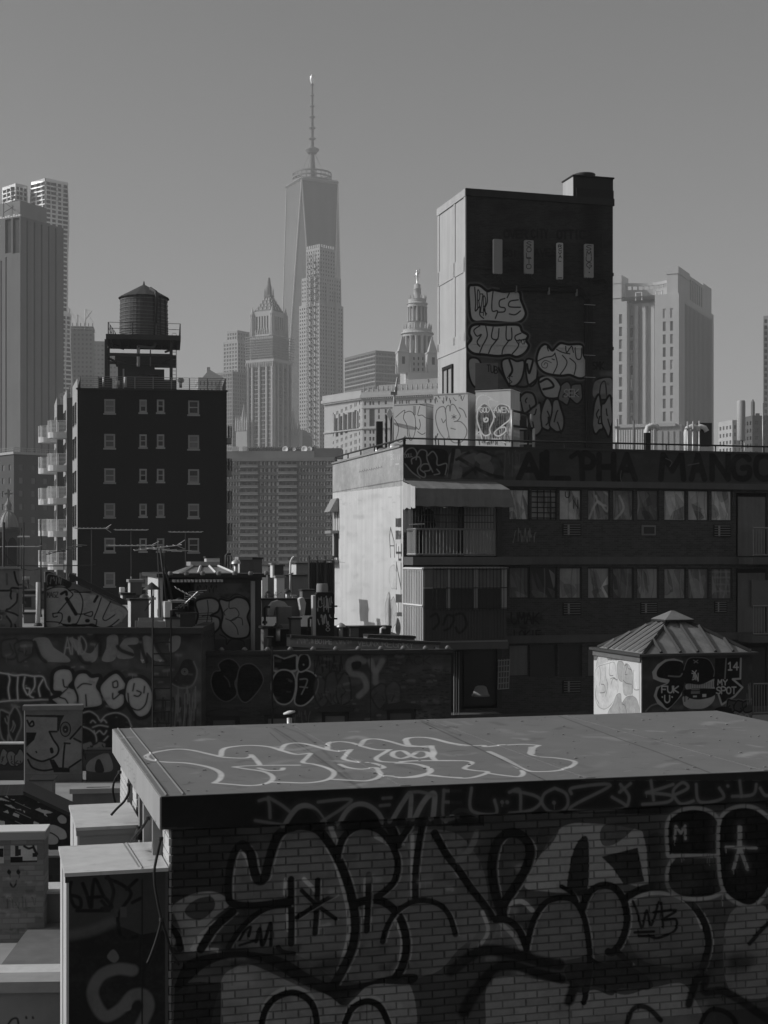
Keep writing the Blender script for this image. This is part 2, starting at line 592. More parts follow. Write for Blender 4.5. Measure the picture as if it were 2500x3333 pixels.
def holed(mb, plane, a0, a1, b0, b1, holes, depth):
  """wall sheet with rectangular openings and their reveals; plane(a, b, d) gives the point d metres inside the face"""
  A = sorted(set([a0, a1] + [q for h in holes for q in (h[0], h[1]) if a0 < q < a1]))
  B = sorted(set([b0, b1] + [q for h in holes for q in (h[2], h[3]) if b0 < q < b1]))
  hs = [(min(h[0], h[1]), max(h[0], h[1]), h[2], h[3]) for h in holes]
  for j in range(len(B) - 1):
    bm_ = (B[j] + B[j + 1]) / 2
    row = [h for h in hs if h[2] < bm_ < h[3]]
    st = None
    for i in range(len(A) - 1):
      am = (A[i] + A[i + 1]) / 2
      inside = any(h[0] < am < h[1] for h in row)
      if not inside and st is None:
        st = A[i]
      if (inside or i == len(A) - 2) and st is not None:
        en = A[i] if inside else A[i + 1]
        mb.quad(plane(st, B[j],0), plane(en, B[j],0), plane(en, B[j + 1],0), plane(st, B[j + 1],0))
        st = None
  for x0, x1, y0, y1 in hs:
    c = [(x0, y0),(x1, y0),(x1, y1),(x0, y1)]
    for k in range(4):
      p, q = c[k], c[(k + 1) % 4]
      mb.quad(plane(p[0], p[1],0), plane(q[0], q[1],0), plane(q[0], q[1], depth), plane(p[0], p[1], depth))

def P_front(v):
  return lambda a, b, d: (a, v + d, b)
def P_left(u):
  return lambda a, b, d: (u + d, a, b)
def P_right(u):
  return lambda a, b, d: (u - d, a, b)

def pane(parent, kind, a0, a1, b0, b1, at, m, name='window', t=0.05):
  """one pane set in an opening; kind front / side, at = its plane"""
  w, h = round(abs(a1 - a0),2), round(b1 - b0,2)
  if kind == 'front':
    return inst(name, ('f', w, h), lambda b: b.box(-w / 2 - .01, w / 2 + .01,0, t, -.01, h + .01), m, parent, ((a0 + a1) / 2, at, b0))
  return inst(name, ('s', w, h), lambda b: b.box(-t / 2, t / 2,-w / 2 - .01, w / 2 + .01,-.01, h + .01), m, parent, (at, (a0 + a1) / 2, b0))

def shell(mb, u0, u1, v0, v1, z0, z1, skip=''):
  """closed box minus named faces f b l r t d"""
  q = {'f': [(u0, v0, z0),(u1, v0, z0),(u1, v0, z1),(u0, v0, z1)], 'b': [(u1, v1, z0),(u0, v1, z0),(u0, v1, z1),(u1, v1, z1)],
    'l': [(u0, v1, z0),(u0, v0, z0),(u0, v0, z1),(u0, v1, z1)], 'r': [(u1, v0, z0),(u1, v1, z0),(u1, v1, z1),(u1, v0, z1)],
    't': [(u0, v0, z1),(u1, v0, z1),(u1, v1, z1),(u0, v1, z1)], 'd': [(u0, v1, z0),(u1, v1, z0),(u1, v0, z0),(u0, v0, z0)]}
  for k, p in q.items():
    if k not in skip:
      mb.quad(*p)
# ---------------------------------------------------------------- materials of the far city
m_stone = mat('pale_limestone', 0.52, amp=0.12, scale=0.06, streak=0.08)
m_stone2 = mat('grey_limestone', 0.42, amp=0.12, scale=0.05, streak=0.1)
m_conc = mat('weathered_concrete', 0.30, amp=0.15, scale=0.08, streak=0.12)
m_darkstone = mat('dark_granite', 0.17, amp=0.12, scale=0.05, streak=0.1)
m_farglass = glass('far_window_glass', 0.03, rough=0.2)
m_farglass2 = glass('pale_window_glass', 0.16, rough=0.25)
m_brickfar = mat('far_brick', 0.11, amp=0.15, scale=0.1, streak=0.1)
m_steel = mat('brushed_steel', 0.62, rough=0.38, spec=0.5, metal=0.85, amp=0.06, scale=0.05)
m_dark = mat('black_metal', 0.025, rough=0.6, amp=0.2)
m_white = mat('white_paint', 0.72, rough=0.6, amp=0.08, scale=1.0)
m_copper = mat('weathered_copper', 0.2, rough=0.7, amp=0.15, scale=0.1)
m_gilt = mat('gilded_metal', 0.8, rough=0.35, spec=0.6, metal=0.9, amp=0.05)
m_street = mat('street_ground', 0.07, amp=0.2, scale=0.02)

_g = MB()
_g.quad((-3900,-55,0),(3900,-55,0),(3900,8900,0),(-3900,8900,0))
_gr = _g.build('ground', m_street)
_gr['kind'] = 'structure'

def grid(a0, a1, b0, b1, nc, nr, wf, hf, sill=0.3):
  pa, pb = (a1 - a0) / nc, (b1 - b0) / nr
  return [(a0 + pa * (i + .5 - wf / 2), a0 + pa * (i + .5 + wf / 2), b0 + pb * (j + sill * (1 - hf)), b0 + pb * (j + sill * (1 - hf) + hf)) for j in range(nr) for i in range(nc)]

def glazed(parent, mb, kind, at, a0, a1, b0, b1, holes, depth, m, each=False, gl=None, name='window'):
  """a wall sheet with openings; panes one by one when each is set, otherwise collected in gl"""
  plane = P_front(at) if kind == 'front' else (P_left(at) if kind == 'left' else P_right(at))
  holed(mb, plane, a0, a1, b0, b1, holes, depth)
  for x0, x1, y0, y1 in holes:
    if each:
      if kind == 'front':
        pane(parent, 'front', x0, x1, y0, y1, at + depth * .8, m if not isinstance(m, list) else random.choice(m), name)
      else:
        pane(parent, 'side', x0, x1, y0, y1, at + (depth * .8 if kind == 'left' else -depth * .8), m if not isinstance(m, list) else random.choice(m), name)
    elif gl is not None:
      gl.quad(plane(x0, y0, depth * .8), plane(x1, y0, depth * .8), plane(x1, y1, depth * .8), plane(x0, y1, depth * .8))

# ---------------------------------------------------------------- tapering glass skyscraper with mast
def glass_skyscraper():
  Y = 1650.0
  fr = Frame(1015.8, Y, 0)
  t = thing('glass_skyscraper', 'tallest tapering glass skyscraper with ring and needle mast on top', 'skyscraper', fr)
  zt, zb = zz(604, Y),50.0
  a0 = math.atan2(-29.4,-10.1)
  top = [(31.1 * math.cos(a0 + k * math.pi / 2),31.1 * math.sin(a0 + k * math.pi / 2)) for k in range(4)]
  bot = [(43.1 * math.cos(a0 + math.pi / 4 + k * math.pi / 2),43.1 * math.sin(a0 + math.pi / 4 + k * math.pi / 2)) for k in range(4)]
  gm = mat('curtain_wall_glass', 0.16, rough=0.16, spec=0.8, amp=0.35, scale=0.02, streak=0.2)
  gm2 = mat('dim_reflection_glass', 0.10, rough=0.3, spec=0.6, amp=0.25, scale=0.03, streak=0.4)  # darker copy for one facet, its dimmer sky reflection put into the colour
  for k in range(4):
    T0, T1, B0, B1 = top[k], top[(k + 1) % 4], bot[k], bot[(k + 1) % 4]
    m = MB()
    m.add([(T0[0], T0[1], zt),(B0[0], B0[1], zb),(T1[0], T1[1], zt)],[(0,1,2)])
    m.build('glass_facet', gm if k else gm2, t)
    m = MB()
    m.add([(B0[0], B0[1], zb),(B1[0], B1[1], zb),(T1[0], T1[1], zt)],[(0,1,2)])
    m.build('glass_facet', gm, t)
    for B in (B0, B1):
      MB().bar((T1[0], T1[1], zt),(B[0], B[1], zb),1.1).build('edge_trim', m_steel, t)
    MB().bar((T0[0], T0[1], zt + .8),(T1[0], T1[1], zt + .8),3.0).build('parapet', m_steel, t)
  MB().prism(top, zt - 1.5, zt - .5).build('roof', m_conc, t)
  MB().box(-30,30,-30,30,0, zb).build('base_block', m_conc, t)
  z0 = zt + 3
  for q in (0,4.5,9):
    m = MB()
    m.lathe([(21.2,0),(22.2,0),(22.2,1.6),(21.2,1.6)],(0,0, z0 + q),40, sm=False, cap=False)
    m.build('ring_hoop', m_copper, t)
  m = MB()
  for i in range(24):
    a = 2 * math.pi * i / 24
    m.bar((21.7 * math.cos(a),21.7 * math.sin(a), z0 - 3),(21.7 * math.cos(a),21.7 * math.sin(a), z0 + 10),.7)
    if i % 3 == 0:
      m.bar((21.7 * math.cos(a),21.7 * math.sin(a), z0 + 5),(3 * math.cos(a),3 * math.sin(a), z0 + 2),.7)
  m.build('ring_struts', m_copper, t, kind='stuff')
  zm = lambda py: zz(py, Y)
  mast = MB()
  mast.lathe([(4.5, z0 - 2),(3.6, zm(545)),(2.6, zm(500)),(2.0, zm(452)),(1.7, zm(380)),(1.5, zm(310)),(1.1, zm(275)),(.7, zm(272))],(0,0,0),10)
  mast.build('mast', mat('mast_grey', .16, rough=.6, amp=.05), t)
  for i, py in enumerate((490,452,417,381,346,311,276)):
    r = 8.0 if i == 0 else 4.8 - i * .45
    h = 3.5 if i == 0 else 1.4
    MB().lathe([(r * .6,-h),(r, 0),(r, h * .4),(r * .5, h)],(0,0, zm(py)),14).build('mast_platform', m_copper, t)
  for k in range(4):
    a = a0 + k * math.pi / 2
    MB().tube([(19 * math.cos(a),19 * math.sin(a), z0),(2 * math.cos(a),2 * math.sin(a), zm(492))],.25,4).build('stay_cable', m_conc, t)
  MB().lathe([(1.2, zm(273)),(2.3, zm(262)),(2.6, zm(254)),(1.8, zm(246)),(.4, zm(241))],(0,0,0),10).build('beacon', mat('beacon_white', .95, rough=.3, spec=.8, metal=.3, amp=.02), t)
glass_skyscraper()

# ---------------------------------------------------------------- generic stepped block tower
def block_tower(name, label, cat, fr, tiers, mw, mg, floor, bay, wf=.55, hf=.6, depth=.5, each=False, faces='fl', group=None, vert=False):
  """tiers: (u0, u1, v0, v1, z0, z1); window grid on the front and on the left (or right) side of every tier"""
  t = thing(name, label, cat, fr, group=group)
  wall, gl = MB(), MB()
  for (u0, u1, v0, v1, z0, z1) in tiers:
    shell(wall, u0, u1, v0, v1, z0, z1, skip=''.join(c for c in faces) + 'd')
    for c, a0, a1, at in (('f', u0, u1, v0),('l', v0, v1, u0),('r', v0, v1, u1)):
      if c not in faces:
        continue
      nc, nr = max(1, round((a1 - a0 - .6) / bay)), max(1, int((z1 - z0 - 1.2) / floor))
      hs = grid(a0 + .3, a1 - .3, z1 - 1.2 - nr * floor, z1 - 1.2, nc, nr, wf, hf)
      if vert:
        hs = grid(a0 + .3, a1 - .3, z0 + .3, z1 - 1.2, nc, max(1, nr // 6), wf, .96)
      glazed(t, wall, {'f': 'front', 'l': 'left', 'r': 'right'}[c], at, a0, a1, z0, z1, hs, depth, mg, each, gl)
  wall.build('wall', mw, t)
  if gl.v:
    gl.build('window_panes', mg, t, kind='stuff')
  return t

# limestone tower in front of the glass skyscraper, with a construction hoist
def limestone_tower():
  Y = 1380.0
  fr = Frame(1040, Y, 45)
  z = lambda py: zz(py, Y)
  T = [(0,31,0,29,0, z(985)),(1.5,29.5,1.5,27, z(985), z(894)),(3.5,24,3.5,23, z(894), z(800))]
  t = block_tower('limestone_tower', 'pale slim tower with construction hoist in front of the glass skyscraper', 'skyscraper', fr, T, m_stone2, m_farglass, 3.7,3.2, wf=.42, hf=.5, depth=.6)
  m = MB()
  for i in range(7):
    m.box(3.5 + i * 2.9,4.9 + i * 2.9,3.3,4.2, z(800), z(790))
    m.box(3.3,4.2,3.5 + i * 2.75,4.9 + i * 2.75, z(800), z(790))
  m.build('crown_fins', m_stone, t, kind='stuff')
  for v in (6.5,13.5):
    h = MB()
    zt = z(822)
    for (du, dv) in ((-.2,-1.3),(-.2,1.3),(-2.4,-1.3),(-2.4,1.3)):
      h.bar((du, v + dv, 20),(du, v + dv, zt),.45)
    n = int((zt - 20) / 6)
    for i in range(n):
      zz0 = 20 + i * 6
      h.box(-2.5,-.2, v - 1.4, v + 1.4, zz0, zz0 + .4)
      h.bar((-2.4, v - 1.3, zz0),(-2.4, v + 1.3, zz0 + 6),.3)
    h.build('hoist_mast', m_darkstone, t, kind='stuff')
    h = MB()
    for i in range(n):
      h.box(-.16,-.03, v - 1.9, v + 1.9,21 + i * 6,24.6 + i * 6)
    h.build('hoist_landing_panels', m_stone, t, kind='stuff')
  for i, u in enumerate((9,20)):
    MB().box(u, u + 1.8,-1.1,.02,10, z(920 + 20 * i)).build('pier', m_stone2, t)
limestone_tower()

# ---------------------------------------------------------------- gothic tower with pyramid roof
def gothic_tower():
  Y = 1180.0
  fr = Frame(889, Y, 60)
  z = lambda py: zz(py, Y)
  t = thing('gothic_tower', 'ornate gothic tower with turrets, scaffold band and steep pyramid roof', 'skyscraper', fr)
  wall, gl = MB(), MB()
  L, D = 25.5,25.0                                    # u along the shaded face, v along the lit face
  zs = z(1176)
  shell(wall, 0, L, 0, D, 0, zs, skip='fld')
  piers = [0.0,5.6,12.6,19.6,23.4]
  def face(kind, ln):
    hs = []
    fl = 3.65
    nr = int((zs - 8) / fl)
    bays = [(2.0,5.0,2),(7.6,12.2,3),(14.2,18.6,3),(20.6,23.0,2)]
    for b0, b1, n in bays:
      for i in range(n):
        w = (b1 - b0) / n
        for j in range(nr):
          hs.append((b0 + w * (i + .12), b0 + w * (i + .86),6 + j * fl, 6 + j * fl + 2.8))
    glazed(t, wall, kind, 0,0, ln, 0, zs, hs, .9, m_farglass, False, gl)
  face('left', D)
  face('front', L)
  wall.build('shaft_wall', m_conc, t)
  gl.build('window_panes', m_farglass, t, kind='stuff')
  for a in piers + [D - 1.6]:
    w = 1.9 if a in (0.0, D - 1.6) else 1.5
    MB().box(-1.0,.02, a, a + w, 0, zs + 1).build('pier', m_stone, t)
    MB().box(a, a + w, -1.0,.02,0, zs + 1).build('pier', m_stone, t)
  # cornice with hanging gothic trim
  m = MB()
  m.box(-1.5, L + 1,-1.5, D + 1, zs, zs + 2.2)
  m.build('cornice', m_stone, t)
  m = MB()
  for i in range(16):
    a = -1.0 + i * 1.75
    m.add([(-1.35, a, zs),(-1.35, a + 1.2, zs),(-1.35, a + .6, zs - 4.2),(-1.02, a + .6, zs - 4.2)],[(0,1,2),(1,0,3)])
    m.add([(a, -1.35, zs),(a + 1.2,-1.35, zs),(a + .6,-1.35, zs - 4.2),(a + .6,-1.02, zs - 4.2)],[(0,2,1),(0,1,3)])
  m.build('gothic_trim', m_stone, t, kind='stuff')
  # scaffold band
  z0, z1 = zs + 2.2, z(1092)
  MB().box(1.2, L - 1.2,1.2, D - 1.2, zs, z1).build('set_back_wall', m_stone2, t)
  sc = MB()
  for j in range(10):
    q = z0 + (z1 - z0) * j / 9
    sc.box(-1.6,-.6,-1.6, D + 1.6, q, q + .28)
    sc.box(-1.6, L + 3.5,-1.6,-.6, q, q + .28)
  for i in range(15):
    a = -1.5 + i * 2.0
    sc.bar((-1.5, a, z0),(-1.5, a, z1),.22)
    sc.bar((a, -1.5, z0),(a, -1.5, z1),.22)
    if i % 2:
      sc.bar((-1.5, a, z0),(-1.5, a + 4, z1),.2)
  sc.build('scaffolding', m_stone2, t, kind='stuff')
  # upper stage with corner turrets
  zu = z(1007)
  up, gl2 = MB(), MB()
  i0, i1 = 3.0,22.5
  shell(up, i0, i1, i0, i1, z1 - 6, zu, skip='fld')
  hs = grid(i0 + 3.2, i1 - 3.2, z1 + 4, zu - 3,5,1,.5,.9)
  glazed(t, up, 'left', i0, i0, i1, z1 - 6, zu, hs, .7, m_farglass, False, gl2)
  glazed(t, up, 'front', i0, i0, i1, z1 - 6, zu, hs, .7, m_farglass, False, gl2)
  up.build('upper_wall', m_stone, t)
  gl2.build('upper_window_panes', m_farglass, t, kind='stuff')
  m = MB()
  m.box(i0 - .8, i1 + .8, i0 - .8, i1 + .8, z1 + .5, z1 + 2.2)
  for k in range(9):
    a = i0 + k * 2.3
    m.lathe([(.55,0),(.55,3.2),(0.05,5.5)],(i0 - .4, a, z1 + 2),5, sm=False)
    m.lathe([(.55,0),(.55,3.2),(0.05,5.5)],(a, i0 - .4, z1 + 2),5, sm=False)
  m.build('gallery', m_stone, t)
  for (a, b) in ((i0, i0),(i1, i0),(i0, i1),(i1, i1)):
    tr = MB()
    tr.lathe([(2.1, z1 + 1),(2.1, zu - 5),(1.6, zu - 4),(1.6, zu - 2),(.05, zu + 4.5)],(a, b, 0),8, sm=False)
    for k in range(8):
      an = math.pi * (k + .5) / 4
      tr.bar((a + 2.1 * math.cos(an), b + 2.1 * math.sin(an), z1 + 1),(a + 1.7 * math.cos(an), b + 1.7 * math.sin(an), zu - 2),.5)
    tr.build('corner_turret', m_stone, t)
  # pyramid roof, lantern and spire
  zr = z(955)
  cu = (i0 + i1) / 2
  q0, q1 = i0 + .8, i1 - .8
  r0, r1 = cu - 2.4, cu + 2.4
  rf = MB()
  rf.prism([(q0, q0),(q1, q0),(q1, q1),(q0, q1)], zu, zr, [(r0, r0),(r1, r0),(r1, r1),(r0, r1)])
  ro = rf.build('pyramid_roof', m_copper, t)
  m = MB()
  for j in range(4):
    f = (j + .6) / 4.6
    e = q0 + (r0 - q0) * f
    zz1 = zu + (zr - zu) * f
    for k in range(4 - j // 2):
      a = e + (q1 + q0 - 2 * e) * (k + .5) / (4 - j // 2)
      m.add([(e - .3, a - .8, zz1),(e - .3, a + .8, zz1),(e + .1, a, zz1 + 2.4),(e + 1.2, a, zz1 + 2.2)],[(0,2,1),(0,3,2),(1,2,3)])
      m.add([(a - .8, e - .3, zz1),(a + .8, e - .3, zz1),(a, e + .1, zz1 + 2.4),(a, e + 1.2, zz1 + 2.2)],[(0,1,2),(0,2,3),(1,3,2)])
  m.build('dormers', m_stone, ro, kind='stuff')
  m = MB()
  m.box(r0 - .6, r1 + .6, r0 - .6, r1 + .6, zr, zr + 1.5)
  for a in (r0, r1):
    for b in (r0, r1):
      m.lathe([(.5,0),(.5,3),(.05,6)],(a, b, zr + 1.5),6, sm=False)
  m.lathe([(2.4, zr + 1.5),(2.2, zr + 8),(1.5, zr + 11),(.8, zr + 16),(.15, z(896))],(cu, cu, 0),8, sm=False)
  m.build('lantern', m_copper, t)
  # lower wings with gables
  for (u0, u1, v0, v1, py) in ((-4,3, D - 2, D + 9,1378),(L - 1, L + 4,-9,6,1392)):
    w = MB()
    zt = z(py)
    w.box(u0, u1, v0, v1,0, zt)
    for k in range(6):
      a = v0 + (v1 - v0) * k / 5
      w.lathe([(.8,0),(.8,7),(.05,13)],(u0, a, zt - 5),5, sm=False)
    w.lathe([(3.6, zt),(2.2, zt + 7),(.1, zt + 18)],((u0 + u1) / 2,(v0 + v1) / 2,0),4, sm=False)
    w.build('gabled_wing', m_stone, t)
  w = MB()
  w.box(L + 4, L + 30,-2,14,0, z(1412))
  w.prism([(L + 4,-2),(L + 30,-2),(L + 30,14),(L + 4,14)], z(1412), z(1384),[(L + 6,3),(L + 28,3),(L + 28,9),(L + 6,9)])
  w.lathe([(5, z(1400)),(2, z(1362)),(.1, z(1338))],(L + 7,5,0),4, sm=False)
  w.build('low_wing', m_copper, t)
gothic_tower()

def _far_blocks():
  # stepped residential tower left of the gothic tower
  Y = 1300.0
  fr = Frame(774, Y, 52)
  z = lambda py: zz(py, Y)
  block_tower('stepped_tower', 'stepped pale apartment tower directly beside the gothic tower', 'skyscraper', fr,
        [(0,24,0,18,0, z(1108)),(1.5,20,2,15, z(1108), z(1073))], m_stone2, m_farglass2,3.4,3.3, wf=.6, hf=.62)
  fr = Frame(757,1240,50)
  z = lambda py: zz(py, 1240)
  block_tower('glass_front_tower', 'lower wide apartment block with window grid left of the gothic tower', 'apartment tower', fr,
        [(0,22,0,20,0, z(1208))], m_conc, m_farglass2,3.3,2.6, wf=.72, hf=.66)
  # dark office block behind the civic building
  fr = Frame(1222,1450,30)
  z = lambda py: zz(py, 1450)
  t = block_tower('dark_office_block', 'flat-topped dark office block behind the civic building', 'office block', fr,
          [(0,40,0,64,0, z(1140))], m_darkstone, m_farglass, 4.2,3.4, wf=.9, hf=.55)
  for k in range(12):
    MB().box(-.5,40.5,-.5,64.5, z(1140) - 6 - k * 8.4, z(1140) - 5 - k * 8.4).build('floor_band', m_stone2, t)
  # unfinished concrete towers with cranes
  fr = Frame(222,1150,8)
  z = lambda py: zz(py, 1150)
  t = block_tower('unfinished_tower', 'unfinished concrete tower with open top floors and cranes', 'building site', fr,
          [(0,19.3,0,20,0, z(1075))], m_darkstone, m_farglass, 3.6,3.2, wf=.5, hf=.5)
  for i, py in enumerate((1063,1070)):
    MB().box(-.3,19.6,-.3,20.3, z(py), z(py) + .6).build('open_floor_slab', m_stone2, t)
  for i in range(7):
    MB().box(i * 3.1, i * 3.1 + .6,-.1,.6, z(1076), z(1050)).build('open_floor_column', m_conc, t)
  for (u, p0, p1, j0, j1) in ((13,1050,1003,299,1008),(7,1052,1021,251,1022),(0.5,1052,1000,214,995)):
    c = thing('tower_crane', {13: 'light tower crane on the unfinished tower, its jib bent at the tip', 7: 'shortest crane mast in the middle of the unfinished tower', 0.5: 'crane mast at the edge of the rippled metal tower'}[u], 'crane', fr, group='cranes on the unfinished tower')
    m = MB()
    m.bar((u, 4, z(p0) - 4),(u, 4, z(p1)),.8)
    m.build('mast', m_white, c)
    m = MB()
    uj = fr.front(j0,0,4)[0]
    m.bar((u, 4, z(p0) + 3),(uj, 4, z(j1)),.5)
    m.bar((u, 4, z(p1)),(uj, 4, z(j1)),.22)
    m.bar((u, 4, z(p1)),(u + 7,4, z(p0)),.22)
    m.build('jib', m_white, c)
  fr = Frame(300,1200,10)
  z = lambda py: zz(py, 1200)
  block_tower('mid_construction_block', 'lower hazy block with lights beside the water tank platform', 'office block', fr,
        [(0,13.5,0,20,0, z(1110)),(13.5,32,1,20,0, z(1150))], m_conc, m_farglass2,3.8,3.0, wf=.5, hf=.4)
  # pitched-roof courthouse top right of the water tank
  fr = Frame(645,950,14)
  z = lambda py: zz(py, 950)
  t = block_tower('steep_roofed_block', 'small hazy building with steep hipped roof and chimney behind the roof railing', 'building', fr,
          [(0,15.5,0,16,0, z(1228))], m_stone2, m_farglass, 4.5,2.4, wf=.4, hf=.6)
  MB().prism([(3,0),(17,0),(17,16),(3,16)], z(1228), z(1200),[(7.6,5),(8.6,5),(8.6,11),(7.6,11)]).build('hipped_roof', m_copper, t)
  MB().box(6.4,8.6,6,10, z(1215), z(1190)).build('chimney', m_stone2, t)
  # brick housing tower at the left edge
  fr = Frame(45,350,42)
  z = lambda py: zz(py, 350)
  t = block_tower('brick_housing_tower', 'dark brick housing tower with white cornice behind the church dome', 'apartment tower', fr,
          [(0,13.6,0,14,0, z(1478))], m_brickfar, m_farglass2,3.15,3.6, wf=.34, hf=.45, depth=.25, each=True)
  MB().box(-.3,13.9,-.3,14.3, z(1478), z(1470)).build('cornice', m_stone, t)
  m = MB()
  for i in range(12):
    m.bar((i * 1.2,0, z(1470)),(i * 1.2,0, z(1457)),.07)
    m.bar((0, i * 1.2, z(1470)),(0, i * 1.2, z(1457)),.07)
  for q in (1457,1463):
    m.bar((0,0, z(q)),(13.6,0, z(q)),.07)
    m.bar((0,0, z(q)),(0,14, z(q)),.07)
  m.build('roof_railing', m_stone2, t)
  # towers at the right edge
  fr = Frame(2485,900,-17)
  z = lambda py: zz(py, 900)
  block_tower('striped_office_tower', 'office tower with dark window bands cut by the right picture edge', 'office tower', fr,
        [(0,30,0,25,0, z(1028))], m_stone2, m_farglass, 3.7,2.2, wf=.75, hf=.6)
  fr = Frame(2384,700,20)
  z = lambda py: zz(py, 700)
  block_tower('pale_low_block', 'pale low block behind the round roof antenna', 'office block', fr,
        [(0,11.0,0,12,0, z(1367))], m_stone, m_farglass2,3.6,2.8, wf=.5, hf=.5, each=True)
  fr = Frame(2449,640,12)
  z = lambda py: zz(py, 640)
  t = block_tower('dark_low_block', 'dark brick block with pointed chimney behind the round roof antenna', 'office block', fr,
          [(0,14,0,12,0, z(1352))], m_brickfar, m_farglass, 3.3,3.0, wf=.5, hf=.5)
  MB().lathe([(.95, z(1352)),(.95, z(1308)),(.05, z(1297))],(1.0,1.5,0),6, sm=False).build('pointed_chimney', m_darkstone, t)
  MB().box(2.6,4,1,2.4, z(1352), z(1344)).build('roof_hatch', m_darkstone, t)
_far_blocks()

# ---------------------------------------------------------------- rippled metal tower
def rippled_tower():
  Y = 1000.0
  z = lambda py: zz(py, Y)
  fr = Frame(147, Y, 45)
  t = thing('rippled_metal_tower', 'tall tower wrapped in rippled bright metal with a window grid', 'skyscraper', fr)
  wall, gl = MB(), MB()
  def rip(a, b):
    return 1.1 * math.sin(b * .055 + a * .35) * math.sin(a * .55 + b * .018) + .5 * math.sin(b * .13 + a)
  def face(kind, off, a0, a1, z0, z1, nc):
    n = int((z1 - z0 - 1.5) / 3.15)
    hs = grid(a0 + .4, a1 - .4, z1 - 1.5 - n * 3.15, z1 - 1.5, nc, n, .72,.66)
    if kind == 'f':
      pl = lambda a, b, d: (a, off - rip(a, b) * .8 + d, b)
    else:
      pl = lambda a, b, d: (off - rip(a, b) + d, a, b)
    holed(wall, pl, a0, a1, z0, z1, hs, .5)
    for x0, x1, y0, y1 in hs:
      gl.quad(pl(x0, y0,.4), pl(x1, y0,.4), pl(x1, y1,.4), pl(x0, y1,.4))
  face('f', 0,0,18.6, z(1010), z(578),4)
  face('l', 0,0,17, z(1010), z(578),5)
  face('f', -1.2,-1,20.5,0, z(1010),5)
  face('l', -1.2,-1,19,0, z(1010),5)
  shell(wall, 0.9,18.6,0.9,17,0, z(580), skip='fld')
  # lower wing behind on the left
  face('f', 19,-12,-2,0, z(590),3)
  face('l', -12,19,36,0, z(590),5)
  shell(wall, -11,-2,20,36,0, z(592), skip='fld')
  wall.build('metal_skin', m_steel, t)
  gl.build('window_panes', m_farglass, t, kind='stuff')
rippled_tower()

# ---------------------------------------------------------------- slab with vertical slits at the left edge
def slit_slab():
  Y = 650.0
  z = lambda py: zz(py, Y)
  fr = Frame(66, Y, 60)
  t = thing('slit_window_slab', 'windowless grey slab tower with vertical slits and dark louvre panels', 'office tower', fr)
  wall, gl = MB(), MB()
  zt = z(703)
  L = 28.0
  shell(wall, 0, L, 0,40,0, zt, skip='fld')
  hs = [(3.9 + i * 4.1 + .5 * i, 4.9 + i * 4.1 + .5 * i, 0.5, zt - 1.0) for i in range(5)]
  glazed(t, wall, 'front', 0,0, L, 0, zt, hs, .9, m_dark, True)
  hl = [(0.4,4.6, z(822), zt - .5),(5.4,9.2, z(818), zt + -.5)]
  hl += [(8.2,9.0,0.5, z(830)),(11.2,12.0,.5, z(840)),(15,16,.5, zt - 2),(19,20,.5, zt - 2),(23,24,.5, zt - 2)]
  glazed(t, wall, 'left', 0,0,40,0, zt, hl, .9, m_dark, True)
  wall.build('wall', mat('slab_concrete', .2, amp=.15, scale=.08, streak=.15), t)
  MB().box(3,20,3,34, zt, z(645)).build('penthouse', m_conc, t)
  m = MB()
  for i in range(14):
    m.box(-.1,.6, i * 1.6, i * 1.6 + 1.2, zt, zt + random.uniform(.6,1.6))
  m.build('roof_plant', m_white, t, kind='stuff')
  m = MB()
  m.bar((1,11, zt),(1,11, zt + 9),.3)
  m.bar((1,11, zt + 3),(1,5, zt + 5),.2)
  m.bar((1,11, zt + 8),(1,4, zt + 3),.15)
  m.build('derrick', m_dark, t)
slit_slab()

